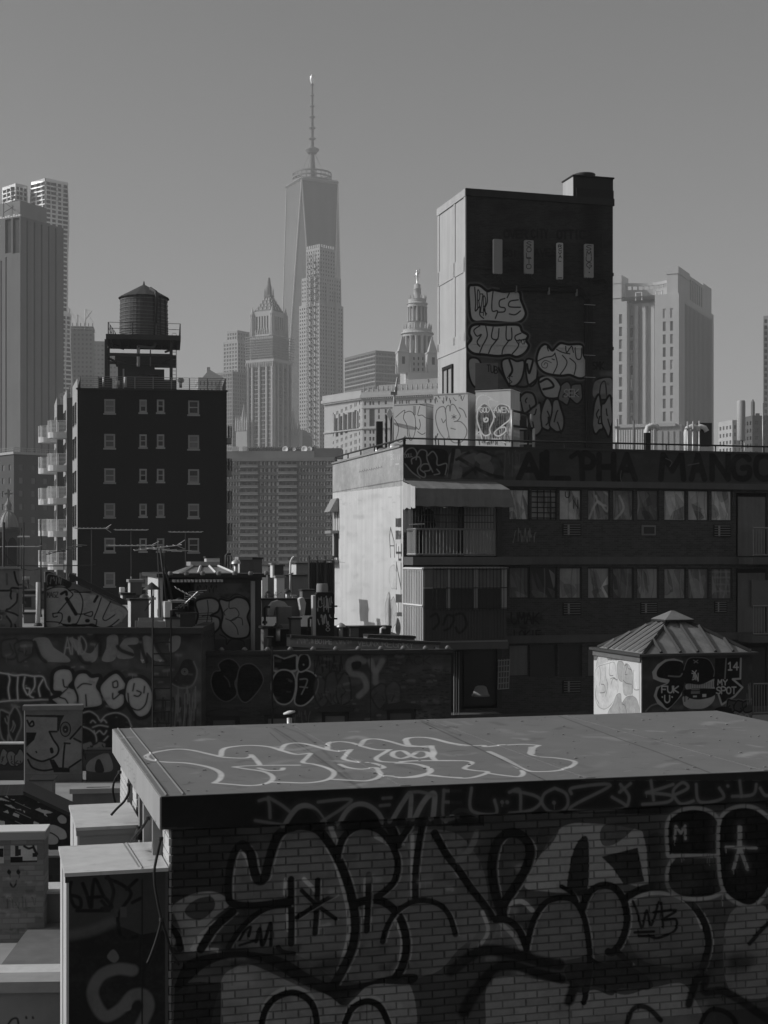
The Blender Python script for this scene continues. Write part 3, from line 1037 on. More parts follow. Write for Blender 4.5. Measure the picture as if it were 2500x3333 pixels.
# ---------------------------------------------------------------- civic building with colonnade and tiered cupola
def civic_building():
  Y = 780.0
  z = lambda py: zz(py, Y)
  fR = Frame(1180, Y, -24)
  fL = Frame(1180, Y, 36.9)
  t = thing('civic_building', 'ornate pale civic building with colonnade and round columned cupola', 'civic building', fR)
  # left wing facade, in its own rotated part
  w = bpy.data.objects.new('left_wing', None)
  COL.objects.link(w)
  w.parent = t
  w.rotation_euler = (0,0, fL.th - fR.th)
  zc, zb = z(1296),0
  def S(px0, px1, p0, p1):
    a, b = fL.side(px0,0)[0], fL.side(px1,0)[0]
    Ym = fL.O.y + fL.c * (a + b) / 2
    return (min(a, b), max(a, b), zz(p1, Ym), zz(p0, Ym))
  K = 4.1475
  def sx(x):
    return 1060 + x / K
  wl = MB()
  hs = []
  top = lambda x: 1100 + (905 - (x - 60) * .15) / K     # the cornice line falls away to the left
  for x0, x1 in ((98,108),(145,154),(160,170),(205,214),(220,230),(266,275),(281,291),(330,339),(345,355),(390,400),(407,418),(452,464)):
    f = 1 + (x0 - 250) * .00022
    base = 1815 - (1815 - 1327) * f
    for r0, r1 in ((0,12),(95,106),(117,130),(139,152)):
      hs.append(S(sx(x0), sx(x1), base + r0 * f, base + r1 * f))
    if x0 in (98,452):
      for r0, r1 in ((24,36),(46,58),(68,80)):
        hs.append(S(sx(x0), sx(x1), base + r0 * f, base + r1 * f))
  for x0, x1 in ((135,172),(195,233),(258,297),(322,358),(386,420)):
    f = 1 + (x0 - 250) * .00022
    base = 1815 - (1815 - 1327) * f
    hs.append(S(sx(x0), sx(x1), base + 22 * f, base + 84 * f))
  hs = [h for h in hs if h[2] > 1]
  holed(wl, P_left(0),0,36, zb, zc, hs, .9)
  wl.build('wall', m_stone, w)
  for h in hs:
    pane(w, 'side', h[0], h[1], h[2], h[3],.8, m_farglass if h[1] - h[0] < 3 else m_conc)
  cb = MB()
  cb.box(-1.6,1,-.5,37, zc, zc + 1.6)
  cb.box(-1.0,1,-.3,36.5, zc + 1.6, zc + 4.2)
  cb.build('cornice', m_stone, w)
  MB().box(-.7,.05,0,36, z(1397), z(1393)).build('belt_course', m_stone, w)
  d = MB()
  for i in range(30):
    d.box(-1.3,-.2, i * 1.2, i * 1.2 + .6, zc - .9, zc - .05)
  d.build('dentils', m_stone, w, kind='stuff')
  # half columns between the tall openings
  for x in (122,184,246,310,372,432):
    a = fL.side(sx(x),0)[0]
    MB().lathe([(.75, z(1391)),(.62, z(1336))],(-.25, a, 0),10).build('column', m_stone, w)
  # right front
  def Rr(x0, x1, p0, p1):
    a, b = fR.front(sx(x0),0)[0], fR.front(sx(x1),0)[0]
    Ym = fR.O.y + fR.s * (a + b) / 2
    return (min(a, b), max(a, b), zz(1100 + p1 / K, Ym), zz(1100 + p0 / K, Ym))
  hs = []
  for x0, x1 in ((520,545),(590,615),(630,655),(708,730),(798,825),(910,925),(940,955),(995,1010),(1025,1042),(1085,1102),(1115,1132),(1215,1240),(1335,1360),(1405,1430)):
    s_ = (x0 - 520) * .04
    hs.append(Rr(x0, x1,858 - s_, 908 - s_))
  for x0, x1 in ((520,545),(708,730),(798,825)):
    for r in (960,1040,1140):
      hs.append(Rr(x0, x1, r, r + 55))
  hs.append(Rr(590,662,955,1192))
  for r in (1240,1335,1425):
    for x0, x1 in ((520,545),(590,615),(632,660),(798,825)):
      hs.append(Rr(x0, x1, r, r + 52))
  wr, n0 = MB(),62
  holed(wr, P_front(0),0, n0, zb, zc, hs, .9)
  wr.quad((n0,0,0),(n0,60,0),(n0,60, zc),(n0,0, zc))
  wr.quad((0,0, zc),(n0,0, zc),(n0,60, zc),(-10,40, zc))
  wr.build('wall', m_stone, t)
  for h in hs:
    pane(t, 'front', h[0], h[1], h[2], h[3],.8, m_farglass)
  cb = MB()
  cb.box(-.8, n0,-1.6,1, zc, zc + 1.4)
  cb.box(-.5, n0,-1.1,1, zc + 1.4, zc + 3.0)
  cb.build('cornice', m_stone, t)
  MB().box(-.3, n0,-.7,.05, z(1397), z(1393)).build('belt_course', m_stone, t)
  MB().box(-.3, n0,-.5,.05, z(1330), z(1327)).build('belt_course', m_stone, t)
  d = MB()
  for i in range(50):
    d.box(i * 1.24, i * 1.24 + .6,-1.3,-.2, zc - .8, zc - .05)
  d.build('dentils', m_stone, t, kind='stuff')
  d = MB()
  for i in range(22):
    d.lathe([(.35,0),(.8,.8),(.3,1.6),(.6,2.2),(.1,3.0)],(1 + i * 2.8,-.5, zc + 3.0),6)
  d.build('roof_cresting', m_stone, t, kind='stuff')
  # attic steps
  MB().box(1, n0,3,50, zc, z(1266)).build('attic', m_stone2, t)
  MB().box(6, n0,8,48, z(1266), z(1250)).build('attic', m_stone2, t)
  MB().box(20, n0,12,46, z(1250), z(1234)).build('attic', m_stone2, t)
  m = MB()
  for u in (33,41):
    m.bar((u, 11.9, z(1250)),(u, 11.9, z(1236)),.5)
  m.build('roof_ladder', m_conc, t)
  # tower
  K2 = 1327 / 240.0
  zq = lambda y: zz(850 + y / K2,812.0)
  pm = 812.0 / F / K2                                      # metres per zoomed pixel
  tw = bpy.data.objects.new('cupola_tower', None)
  COL.objects.link(tw)
  tw.parent = t
  X = (1240 + 655 / K2 - CX) / F * 812.0
  lu, lv = fR.loc(X, 812.0)
  tw.location = (lu, lv, 0)
  tw.rotation_euler = (0,0,-fR.th + R(12))
  hw = 285 * pm / 1.1
  b, gl = MB(), MB()
  hs = grid(-hw * .62, hw * .62, zq(2120), zq(1730),4,4,.34,.55)
  shell(b, -hw, hw, -hw, hw, z(1300), zq(1690), skip='f')
  glazed(tw, b, 'front', -hw, -hw, hw, z(1300), zq(1690), hs, .6, m_farglass, False, gl)
  b.build('tower_base', m_stone2, tw)
  gl.build('tower_window_panes', m_farglass, tw, kind='stuff')
  m = MB()
  m.lathe([(hw * .82, zq(1690)),(hw * .82, zq(1370))],(0,0,0),24, sm=False)
  m.build('drum', m_stone2, tw)
  for i in range(16):
    a = 2 * math.pi * i / 16 + .1
    MB().lathe([(.95, zq(1690)),(.8, zq(1400)),(1.15, zq(1372))],(hw * .98 * math.cos(a), hw * .98 * math.sin(a),0),8).build('column', m_stone, tw)
  m = MB()
  m.lathe([(hw * 1.05, zq(1372)),(hw * 1.05, zq(1325)),(hw * 1.16, zq(1318)),(hw * 1.1, zq(1290)),(hw * 1.0, zq(1285)),(hw * 1.0, zq(1240)),(hw * .7, zq(1235))],(0,0,0),32, sm=False)
  m.build('entablature', m_stone, tw)
  for i in range(16):
    a = 2 * math.pi * i / 16
    MB().lathe([(.5, zq(1240)),(.5, zq(1190)),(.12, zq(1140))],(hw * .97 * math.cos(a), hw * .97 * math.sin(a),0),6, sm=False).build('pinnacle', m_stone, tw)
  r2 = 175 * pm
  m = MB()
  m.lathe([(r2 * .98, zq(1240)),(r2 * .98, zq(1110)),(r2 * 1.05, zq(1100)),(r2 * .72, zq(1096)),(r2 * .72, zq(835))],(0,0,0),28, sm=False)
  m.build('upper_drum', m_stone2, tw)
  for i in range(14):
    a = 2 * math.pi * i / 14
    MB().lathe([(.62, zq(1096)),(.52, zq(850)),(.75, zq(832))],(r2 * .93 * math.cos(a), r2 * .93 * math.sin(a),0),8).build('column', m_stone, tw)
  m = MB()
  m.lathe([(r2, zq(835)),(r2, zq(785)),(r2 * 1.1, zq(775)),(r2 * .98, zq(755)),(r2 * .92, zq(752)),(r2 * .92, zq(690)),(r2 * .5, zq(685))],(0,0,0),28, sm=False)
  m.build('upper_entablature', m_stone, tw)
  for i in range(14):
    a = 2 * math.pi * i / 14
    MB().lathe([(.38, zq(690)),(.38, zq(660)),(.1, zq(620))],(r2 * .9 * math.cos(a), r2 * .9 * math.sin(a),0),6, sm=False).build('pinnacle', m_stone, tw)
  m = MB()
  r3 = 82 * pm
  m.lathe([(r3, zq(690)),(r3 * .85, zq(600)),(r3 * .78, zq(510)),(r3 * .9, zq(500)),(r3 * .72, zq(492)),(r3 * .72, zq(425)),(r3 * .4, zq(408))],(0,0,0),20)
  m.build('lantern', m_stone, tw)
  m = MB()
  m.lathe([(.9, zq(408)),(.35, zq(385)),(.8, zq(340)),(.55, zq(320)),(1.15, zq(275)),(.9, zq(225)),(.5, zq(205)),(.75, zq(190)),(.7, zq(170)),(.1, zq(155))],(0,0,0),10)
  m.tube([(.6,0, zq(235)),(1.4,0, zq(190)),(1.3,0, zq(140))],.28,6)
  m.tube([(-.6,0, zq(240)),(-1.6,0, zq(255)),(-1.5,0, zq(280))],.28,6)
  m.build('statue', m_gilt, tw)
  # corner turrets with stone spires
  for cx in (275,815,1060):
    q = (cx - 655) * pm
    tr = MB()
    tr.box(q - 3.0, q + 3.0,-hw - 9,-hw - 3, zq(2080), zq(1730))
    tr.box(q - 3.3, q + 3.3,-hw - 9.3,-hw - 2.7, zq(1730), zq(1705))
    tr.prism([(q - 2.5,-hw - 8.5),(q + 2.5,-hw - 8.5),(q + 2.5,-hw - 3.5),(q - 2.5,-hw - 3.5)], zq(1705), zq(1420),[(q - .1,-hw - 6.1),(q + .1,-hw - 6.1),(q + .1,-hw - 5.9),(q - .1,-hw - 5.9)])
    to = tr.build('corner_turret', m_stone, tw)
    MB().box(q - .8, q + .8,-hw - 9.06,-hw - 8.9, zq(1930), zq(1800)).build('slit_window', m_farglass, to)
    for s_ in (-1,1):
      MB().lathe([(.6, zq(2110)),(.6, zq(2000)),(.08, zq(1880))],(q + s_ * 3.9,-hw - 9,0),6, sm=False).build('pinnacle', m_stone, tw)
  MB().box(-hw * 1.15, hw * 1.25,-hw - 10,-hw + 1, z(1260), zq(2080)).build('turret_podium', m_stone, tw)
civic_building()

# ---------------------------------------------------------------- courthouse tower on the right
def courthouse():
  Y = 850.0
  z = lambda py: zz(py, Y)
  fr = Frame(2210, Y, -26)
  K = 1659 / 600.0
  t = thing('courthouse_tower', 'pale courthouse tower with deep recess and curved roof screen behind the rooftop', 'tower', fr)
  fx = lambda x, v=0: fr.front(1900 + x / K, 0, v)[0]
  zy = lambda y: zz(800 + y / K, Y)
  uL0, uL1, uR0 = fx(240), fx(388), fx(640)
  zt = zy(425)
  D = 86.0
  wall = MB()
  gl = MB()
  # right wing front with two window strips
  def strips(us, z0, z1, n):
    hs = []
    for (a, b) in us:
      for j in range(n):
        h = (z1 - z0) / n
        hs.append((a, b, z0 + h * j + h * .12, z0 + h * j + h * .86))
    return hs
  hs = strips([(fx(712), fx(738)),(fx(778), fx(804))],3, zy(540),22)
  glazed(t, wall, 'front', 0, uR0,0,0, zt, hs, .7,[m_farglass2, m_farglass2, m_conc, m_stone], True)
  hs = strips([(fx(318), fx(346))],3, zy(560),22)
  glazed(t, wall, 'front', 0, uL0, uL1,0, zy(460), hs, .7,[m_farglass2, m_farglass2, m_conc], True)
  # recess back wall
  rv = 7.5
  hs = strips([(fx(415, rv), fx(442, rv)),(fx(475, rv), fx(502, rv)),(fx(543, rv), fx(570, rv))],3, zy(560),22)
  glazed(t, wall, 'front', rv, uL1, uR0,0, zy(470), hs, .5,[m_farglass, m_farglass2, m_stone2], True)
  wall.quad((uL1,0,0),(uL1, rv, 0),(uL1, rv, zy(460)),(uL1,0, zy(460)))
  wall.quad((uR0, rv, 0),(uR0,0,0),(uR0,0, zt),(uR0, rv, zt))
  wall.quad((uL0,0, zt),(0,0, zt),(0, D, zt),(uL0, D, zt))
  wall.quad((0, D, 0),(uL0, D, 0),(uL0, D, zt),(0, D, zt))
  # right face with fins
  hs = [(14 + i * 3.2,16.1 + i * 3.2,3, zt - 4) for i in range(21)]
  glazed(t, wall, 'right', 0,0, D, 0, zt, hs, .3, m_farglass, True)
  wall.build('wall', m_stone, t)
  for i in range(3):
    u = fx((452,520,600)[i],3)
    MB().box(u, u + 2.0, rv - 3.2, rv + .1,0, zy(500)).build('pier', m_stone, t)
  for i in range(22):
    MB().box(-.02,.12,13 + i * 3.2,13.7 + i * 3.2,3, zt - 3).build('fin', m_stone2, t)
  # roof: two penthouse ends, curved open screen between them
  pu0 = fx(745)
  MB().box(uL0, fx(338),.5,14, zy(460), zy(290)).build('penthouse', m_stone, t)
  MB().box(uL0 - .3, fx(340),.2,14.3, zy(290), zy(215)).build('penthouse_cap', m_stone, t)
  p = MB()
  p.box(pu0,-.8,.8,29, zt, zy(245))
  p.build('penthouse', m_stone, t)
  MB().box(pu0 - .4,-.4,.4,27, zy(245), zy(180)).build('penthouse_cap', m_stone, t)
  MB().box(-9,-1,28,64, zt, zy(228)).build('plant_room', m_darkstone, t)
  MB().box(-9.5,-.9,62,84, zt, zy(172)).build('penthouse', m_stone, t)
  MB().box(-9.5,-.7,27,63, zy(225), zy(195)).build('louvre_cap', m_stone, t)
  for i in range(7):
    MB().box(-1.4,-.75,31 + i * 4.6,33 + i * 4.6, zt, zy(226)).build('louvre_post', m_stone, t)
  n = 9
  c0, c1 = fx(338), pu0
  wallc, cap = MB(), MB()
  P = [(c0 + (c1 - c0) * i / n, 9 + 5.5 * math.sin(math.pi * i / n)) for i in range(n + 1)]
  for i in range(n):
    (a, b),(c, d) = P[i], P[i + 1]
    wallc.prism([(a, b),(c, d),(c, d + .8),(a, b + .8)], zy(470), zy(330))
    cap.prism([(a, b - .2),(c, d - .2),(c, d + 1),(a, b + 1)], zy(295), zy(268))
    cap.prism([(a, b),(a + .8, b),(a + .8, b + .8),(a, b + .8)], zy(330), zy(295))
  wallc.build('curved_screen', m_stone2, t)
  cap.build('curved_screen_cap', m_stone, t)
  for (x0, x1) in ((464,520),(650,702)):
    m = MB()
    for x in (x0, x1):
      m.bar((fx(x),1, zy(460)),(fx(x),1, zy(388)),.5)
    m.bar((fx(x0),1, zy(388)),(fx(x1),1, zy(388)),.35)
    m.build('roof_frame', m_white, t)
  # lower podium in front with pale vertical panels
  f2 = Frame(2004,760,-20)
  p = thing('panelled_podium', 'low block with pale vertical panels at the foot of the courthouse tower', 'building', f2)
  z2 = lambda y: zz(800 + y / K, 760)
  MB().box(0,34,0,20,0, z2(1625)).build('wall', m_conc, p)
  MB().box(-.8,31,-1,20.5, z2(1640), z2(1612)).build('cornice', m_stone, p)
  for i in range(16):
    MB().box(.6 + i * 1.25,1.3 + i * 1.25,-.6,.05,0, z2(1660)).build('panel', m_white, p)
  for i in range(4):
    MB().box(22 + i * 3,24 + i * 3,-.4,.05,0, z2(1680)).build('panel', m_stone2, p)
courthouse()

# ---------------------------------------------------------------- long apartment slab with balconies
def balcony_slab():
  Y = 575.0
  z = lambda py: zz(py, Y)
  fr = Frame(730, Y, -2.5)
  K = 1659 / 380.0
  t = thing('balcony_slab', 'long many-storeyed apartment slab with dark bands and balconies', 'apartment block', fr)
  X = lambda x: fr.front(730 + x / K, 0)[0]
  m_sp = mat('slab_brick', .19, amp=.2, scale=.1, streak=.1)
  m_pan = mat('slab_panel', .62, amp=.22, scale=.25, perobj=.15)
  nf = 17
  fl = 97.2 / K / F * Y
  ztop = z(1430 + 312 / K)
  core = MB()
  core.box(X(-120), X(1560),.9,16,0, ztop)
  core.build('core_wall', m_darkstone, t)
  MB().box(X(-120), X(1565),-.6,16.5, ztop, z(1430 + 262 / K)).build('roof_fascia', m_conc, t)
  MB().box(X(-120), X(1275),1.5,12, z(1430 + 262 / K), z(1430 + 165 / K)).build('penthouse', m_conc, t)
  MB().box(X(1275), X(1660),1.8,12, z(1430 + 262 / K), z(1430 + 125 / K)).build('dark_penthouse', m_darkstone, t)
  m = MB()
  for i in range(26):
    x = 330 + i * 37
    m.box(X(x), X(x + 30),4,8, z(1430 + 160 / K), z(1430 + 118 / K) + random.uniform(-.3,.6))
    m.bar((X(x),3.5, z(1430 + 130 / K)),(X(x + 37),3.5, z(1430 + 95 / K)),.35)
  m.build('roof_plant', m_darkstone, t, kind='stuff')
  for x, r in ((862,1.3),(990,.7),(1135,1.4),(1210,1.1)):
    q = MB()
    q.lathe([(.05,-.1),(r * .7,.1),(r, .45),(r * .95,.5),(r * .6,.2),(.05,.05)],(0,0,0),14, cap=False)
    o = q.build('roof_dish', m_white, t, (X(x),3.0, z(1430 + 140 / K)))
    o.rotation_euler = (R(80),0, R(-20))
  MB().box(X(110), X(185),1,5, z(1430 + 165 / K), z(1430 + 100 / K)).build('roof_box', m_white, t)
  MB().box(X(255), X(315),1,5, z(1430 + 165 / K), z(1430 + 100 / K)).build('roof_box', m_white, t)
  segs = [(-120,238,9),(505,800,5),(1065,1540,11)]
  bals = [(228,486,-1.5),(770,1040,-1.5),(1450,1536,-1.0)]
  sp, pn, gl = MB(), MB(), MB()
  rng = random.Random(5)
  for j in range(nf):
    z1 = ztop - .1 - j * fl                             # top of the window band
    zw = z1 - fl * .58                                  # sill
    z0 = z1 - fl
    for a, b, n in segs:
      A, B = X(a), X(b)
      sp.box(A, B, -.25 + .05 * (j % 2),1, z0 + .02, zw)
      for i in range(n):
        w = (B - A) / n
        c = A + w * i
        pn.box(c + .04, c + w * .6,.35,.95, zw, z1 + .02)
        wx = c + w * rng.uniform(.25,.62)
        gl.box(wx, wx + w * rng.choice((.2,.3,.5)),.25,.5, zw + .15, z1 - fl * rng.choice((.1,.25)))
    for a, b, v in bals:
      if a > 1400 and j > 10:
        continue
      o = MB().box(X(a), X(b), v, 1, z0 + fl * .12, z0 + fl * .2).build('balcony_slab_edge', m_stone, t)
      r = MB()
      r.box(X(a) + .1, X(b) - .1, v + .05, v + .12, z0 + fl * .2, z0 + fl * .52)
      r.build('balcony_rail', m_conc, o)
      for q in range(3):
        qx = X(a) + (X(b) - X(a)) * (q + rng.uniform(.1,.5)) / 3
        gl.box(qx, qx + rng.uniform(.8,1.8),.7,.92, z0 + fl * .2, z1 - .2)
  sp.build('spandrel_bands', m_sp, t, kind='stuff')
  pn.build('wall_panels', m_pan, t, kind='stuff')
  gl.build('window_panes', m_farglass, t, kind='stuff')
  for x in (490,1048):
    MB().box(X(x), X(x + 12),-.1,1,0, ztop).build('party_wall', m_darkstone, t)
balcony_slab()

# ---------------------------------------------------------------- small church dome with cross
def church():
  Y = 170.0
  fr = Frame(27, Y, 10)
  z = lambda y: zz(1250 + y / 3.4033, Y)
  k = Y / F / 3.4033
  t = thing('church_dome', 'small ribbed church dome with lantern and cross at the left edge', 'church', fr)
  r = 107 * k
  MB().lathe([(r, 0),(r * .99, r * .25),(r * .93, r * .6),(r * .78, r * 1.05),(r * .55, r * 1.4),(r * .3, r * 1.62),(r * .2, r * 1.7)],(0,0, z(1588)),24).build('dome', mat('dome_metal', .35, rough=.55, amp=.12, scale=.6, streak=.2), t)
  for i in range(12):
    a = 2 * math.pi * i / 12
    P = [((q + .02) * math.cos(a),(q + .02) * math.sin(a), z(1588) + h) for q, h in ((r, 0),(r * .99, r * .25),(r * .93, r * .6),(r * .78, r * 1.05),(r * .55, r * 1.4),(r * .3, r * 1.62))]
    MB().tube(P, .035,4).build('dome_rib', m_conc, t)
  MB().lathe([(r * .35, z(1400)),(r * .3, z(1360)),(r * .38, z(1345)),(r * .3, z(1325)),(r * .12, z(1290)),(r * .05, z(1250))],(0,0,0),14).build('lantern', m_conc, t)
  c = MB()
  c.box(-.09,.09,-.09,.09, z(1260), z(1165))
  c.box(-45 * k, 45 * k, -.08,.08, z(1222), z(1205))
  c.build('cross', m_conc, t)
  d = MB()
  hs = []
  d.lathe([(r * 1.25, z(1640)),(r * 1.25, z(1600)),(r * 1.05, z(1592)),(r * .9, z(1588))],(0,0,0),20, sm=False)
  d.box(-r * 1.15, r * 1.15,-r * 1.15, r * 1.15,2, z(1640))
  d.build('drum', m_brickfar, t)
  for q in (-.5,.5):
    MB().vprism([(q * r - .5, z(2000)),(q * r - .5, z(1760)),(q * r - .3, z(1715)),(q * r, z(1700)),(q * r + .3, z(1715)),(q * r + .5, z(1760)),(q * r + .5, z(2000))],-r * 1.15 - .06,-r * 1.1).build('arched_opening', m_dark, t)
church()
# ---------------------------------------------------------------- dark brick building with round balconies and the water tank
m_iron = mat('painted_iron', .05, rough=.6, amp=.2, scale=2)
m_ironl = mat('grey_iron', .22, rough=.55, amp=.2, scale=2)
m_sash = mat('grey_window_frame', .36, rough=.7, amp=.1, scale=2, perobj=.15)
m_pane = glass('window_pane', .022, rough=.15, perobj=.6)
m_blind = mat('drawn_blind', .16, rough=.35, spec=.5, amp=.15, scale=2, perobj=.4)
m_galv = mat('galvanised_metal', .5, rough=.45, spec=.5, metal=.4, amp=.12, scale=2)
m_tar = mat('tar_roofing', .045, rough=.9, amp=.3, scale=1.2)
m_gravel = mat('gravel_roof', .30, amp=.25, scale=.8, bump=.3)

def railing(parent, P, h, rails, pr=.03, mt=None, post=1.6, name='rail'):
  """posts and level rails along a polyline of (u, v, z)"""
  mt = mt or m_ironl
  for (a, b) in zip(P[:-1], P[1:]):
    a, b = Vector(a), Vector(b)
    n = max(1, round((b - a).length / post))
    for i in range(n + 1):
      q = a.lerp(b, i / n)
      MB().bar(q, q + Vector((0,0, h)), pr * 2.2).build('post', mt, parent)
    for j in range(rails):
      dz = Vector((0,0, h * (j + 1) / rails - .01))
      MB().tube([a + dz, b + dz], pr * .8,5).build(name, mt, parent)

def dark_building():
  Y = 120.0
  fr = Frame(252, Y, 8.6)
  K = 1659 / 800.0
  zt = zz(1267, Y)
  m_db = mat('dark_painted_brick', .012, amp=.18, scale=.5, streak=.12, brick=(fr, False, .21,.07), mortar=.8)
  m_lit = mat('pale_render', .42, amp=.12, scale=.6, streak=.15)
  t = thing('dark_brick_building', 'black brick apartment building carrying the wooden water tank', 'apartment building', fr)
  W = fr.front(738,0)[0]
  L = lambda px, Yq: fr.loc((px - CX) / F * Yq, Yq)
  b1 = L(236,126)
  wall = MB()
  hs, wins = [],[]
  for r, (ya, yb) in enumerate(((205,300),(440,535),(673,767),(908,1001),(1142,1236),(1374,1467))):
    for c, (xa, xb) in enumerate(((704,777),(941,991),(1059,1109),(1270,1344))):
      dy = 3 if c in (1,2) else (9 - r * 1.8 if c == 3 else 0)
      y1 = yb - (8 if c in (1,2) else 0)
      u0, z1 = fr.front(xa / K, 1200 + (ya + dy) / K)
      u1, z0 = fr.front(xb / K, 1200 + (y1 + dy) / K)
      hs.append((u0, u1, z0, z1))
      wins.append((r, c))
  u0s = sorted(set(h[0] for h in hs))
  holed(wall, P_front(0),0, W, 0, zt, hs, .22)
  wall.quad((W, 0,0),(W, 14,0),(W, 14, zt),(W, 0, zt))
  wall.quad((W, 14,0),(b1[0], b1[1],0),(b1[0], b1[1], zt),(W, 14, zt))
  wall.quad((0,0, zt - .8),(W, 0, zt - .8),(W, 14, zt - .8),(b1[0], b1[1], zt - .8))
  wall.build('front_wall', m_db, t)
  for (r, c),(u0, u1, z0, z1) in zip(wins, hs):
    w, h = u1 - u0, z1 - z0
    f = MB()
    e = .13
    for q in ((0, w, 0, e),(0, w, h - e, h),(0, e, e, h - e),(w - e, w, e, h - e),(e, w - e, h * .5 - .04, h * .5 + .04)):
      f.box(q[0], q[1],-.03,.1, q[2], q[3])
    wo = f.build('window', m_sash, t, (u0,.04, z0))
    k = (r * 5 + c * 3) % 7
    MB().box(e, w - e, .03,.06, h * .5 + .04, h - e).build('pane', m_blind if k in (0,3,4) or c == 0 else m_pane, wo)
    MB().box(e, w - e, .06,.09, e + (.25 if k == 6 else 0), h * .5 - .04).build('pane', m_blind if k in (0,5) or c == 0 else m_pane, wo)
    MB().box(-.08, w + .08,-.08,.05,-.14,-.01).build('sill', m_sash, wo)
  MB().box(-.1, W + .08,-.1,.3, zt, zt + .12).build('coping', m_dark, t)
  # skewed side and the staggered wing
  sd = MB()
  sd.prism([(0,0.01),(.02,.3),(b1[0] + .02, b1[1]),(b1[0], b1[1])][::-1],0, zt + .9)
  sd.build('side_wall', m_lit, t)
  prev = b1
  c2 = L(218,126.6)
  d2 = L(207,132)
  c3 = L(186,132.6)
  d3 = L(178,139)
  for k, (a, b, c) in enumerate(((b1, c2, d2),(d2, c3, d3))):
    m = MB()
    m.prism([b, a, (a[0] + 3, a[1] + 8), c],0, zt)
    m.build('staggered_wing', m_db, t)
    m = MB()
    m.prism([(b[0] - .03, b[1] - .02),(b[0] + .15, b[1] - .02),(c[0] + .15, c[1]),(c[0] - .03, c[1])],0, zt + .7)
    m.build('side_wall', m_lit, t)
    railing(t, [(b[0] + .2, b[1], zt),(a[0], a[1], zt)],1.0,6, mt=m_ironl, post=.5)
  for (a, b) in (((0,0), b1),(c2, d2),(c3, d3)):
    for r in range(7):
      for s0 in (.2,.62):
        p, q = Vector(a).lerp(Vector(b), s0), Vector(a).lerp(Vector(b), s0 + .22)
        z0 = zt - 2.7 - r * 2.84
        MB().prism([(p.x - .09, p.y - .02),(p.x + .03, p.y - .02),(q.x + .03, q.y),(q.x - .09, q.y)], z0, z0 + 1.75).build('side_window', m_pane, t)
  # round-nosed balconies
  def balcony(u, v, z, flip, pale):
    o = bpy.data.objects.new('balcony', None)
    COL.objects.link(o)
    o.parent = t
    o.location = (u, v, z)
    if flip:
      o.rotation_euler = (0,0, math.pi)
    def outline(r, ln):
      return [(0.6,-r)] + [(-ln + r * math.cos(a), r * math.sin(a)) for a in [math.pi * (1.5 - k / 8) for k in range(9)]] + [(.6, r)]
    if 'bal' not in SHARED:
      m = MB()
      P = outline(.85,.95)
      m.prism(P[::-1],0,.5)
      SHARED['bal'] = m.data('slab')
      m = MB()
      P = outline(.82,.95)
      for j in range(9):
        m.tube([(x, y, .58 + j * .115) for x, y in P],.016,4)
      for x, y in P[1::2]:
        m.bar((x, y, .5),(x, y, 1.55),.05)
      SHARED['balr'] = m.data('rails')
    put('slab', SHARED['bal'], m_white if pale else m_conc, o, own=True)
    put('rails', SHARED['balr'], m_white if pale else m_iron, o, own=True)
  for k in range(5):
    p = L(224,127.5)
    balcony(p[0], p[1], zz(1250 + (605 + 363 * k) / 3.4033,127.5), False, True)
  for k in range(5):
    p = L(190,134)
    balcony(p[0], p[1], zz(1250 + (655 + 343 * k) / 3.4033,134), False, True)
  for k in range(5):
    balcony(W - 1.15,5, zz(1440 + k * 107,125), True, False)
  railing(t, [(.2,.3, zt + .12),(W - .1,.3, zt + .12)],1.02,6, pr=.026, post=1.55)
  railing(t, [(W - .1,.3, zt + .12),(W - .1,6, zt + .12)],1.02,6, pr=.026, post=1.0)
  railing(t, [(.2,.3, zt + .12),(b1[0] + .4, b1[1], zt + .12)],1.02,6, pr=.026, post=.8)
  # rooftop huts and pipes
  K2 = 1659 / 440.0
  zy = lambda y, Yq=125.: zz(900 + y / K2, Yq)
  def at(x, Yq):
    return fr.loc((320 + x / K2 - CX) / F * Yq, Yq)
  m_hut = mat('rooftop_hut_metal', .05, rough=.6, amp=.15, scale=.5)
  for (x0, x1, y0, Yq, dep, nm, mm) in ((240,690,1000,129,3.5, 'lift_house', m_hut),(305,810,1130,125,2.5, 'machine_hut', m_hut),(0,165,1240,124,1.5, 'roof_unit', m_iron),(960,800,1270,124,1.2, 'roof_unit', m_iron)):
    a, b = at(min(x0, x1), Yq), at(max(x0, x1), Yq)
    MB().box(a[0], b[0], a[1], a[1] + dep, zt - .5, zy(y0, Yq)).build(nm, mm, t)
  a, b = at(205,129), at(960,129)
  MB().box(a[0], b[0], a[1] - .3, a[1] + 3.8, zy(1042,129), zy(955,129)).build('lift_house_roof', m_hut, t)
  a = at(305,124.9)
  MB().box(a[0] - .04, a[0] + .1, a[1] + .1, a[1] + 2.3, zt - .5, zy(1132)).build('hut_side_panel', m_lit, t)
  for x0, x1, y in ((500,570,1215),(630,725,1220),(225,320,1050)):
    a, b = at(x0,124.8), at(x1,124.8)
    MB().prism([(a[0], a[1] - .5),(b[0], a[1] - .5),(b[0], a[1] + .1),(a[0], a[1] + .1)], zy(y), zy(y - 8),[(a[0] + .1, a[1] - .1),(b[0] - .1, a[1] - .1),(b[0] - .1, a[1]),(a[0] + .1, a[1])]).build('hood', m_ironl, t)
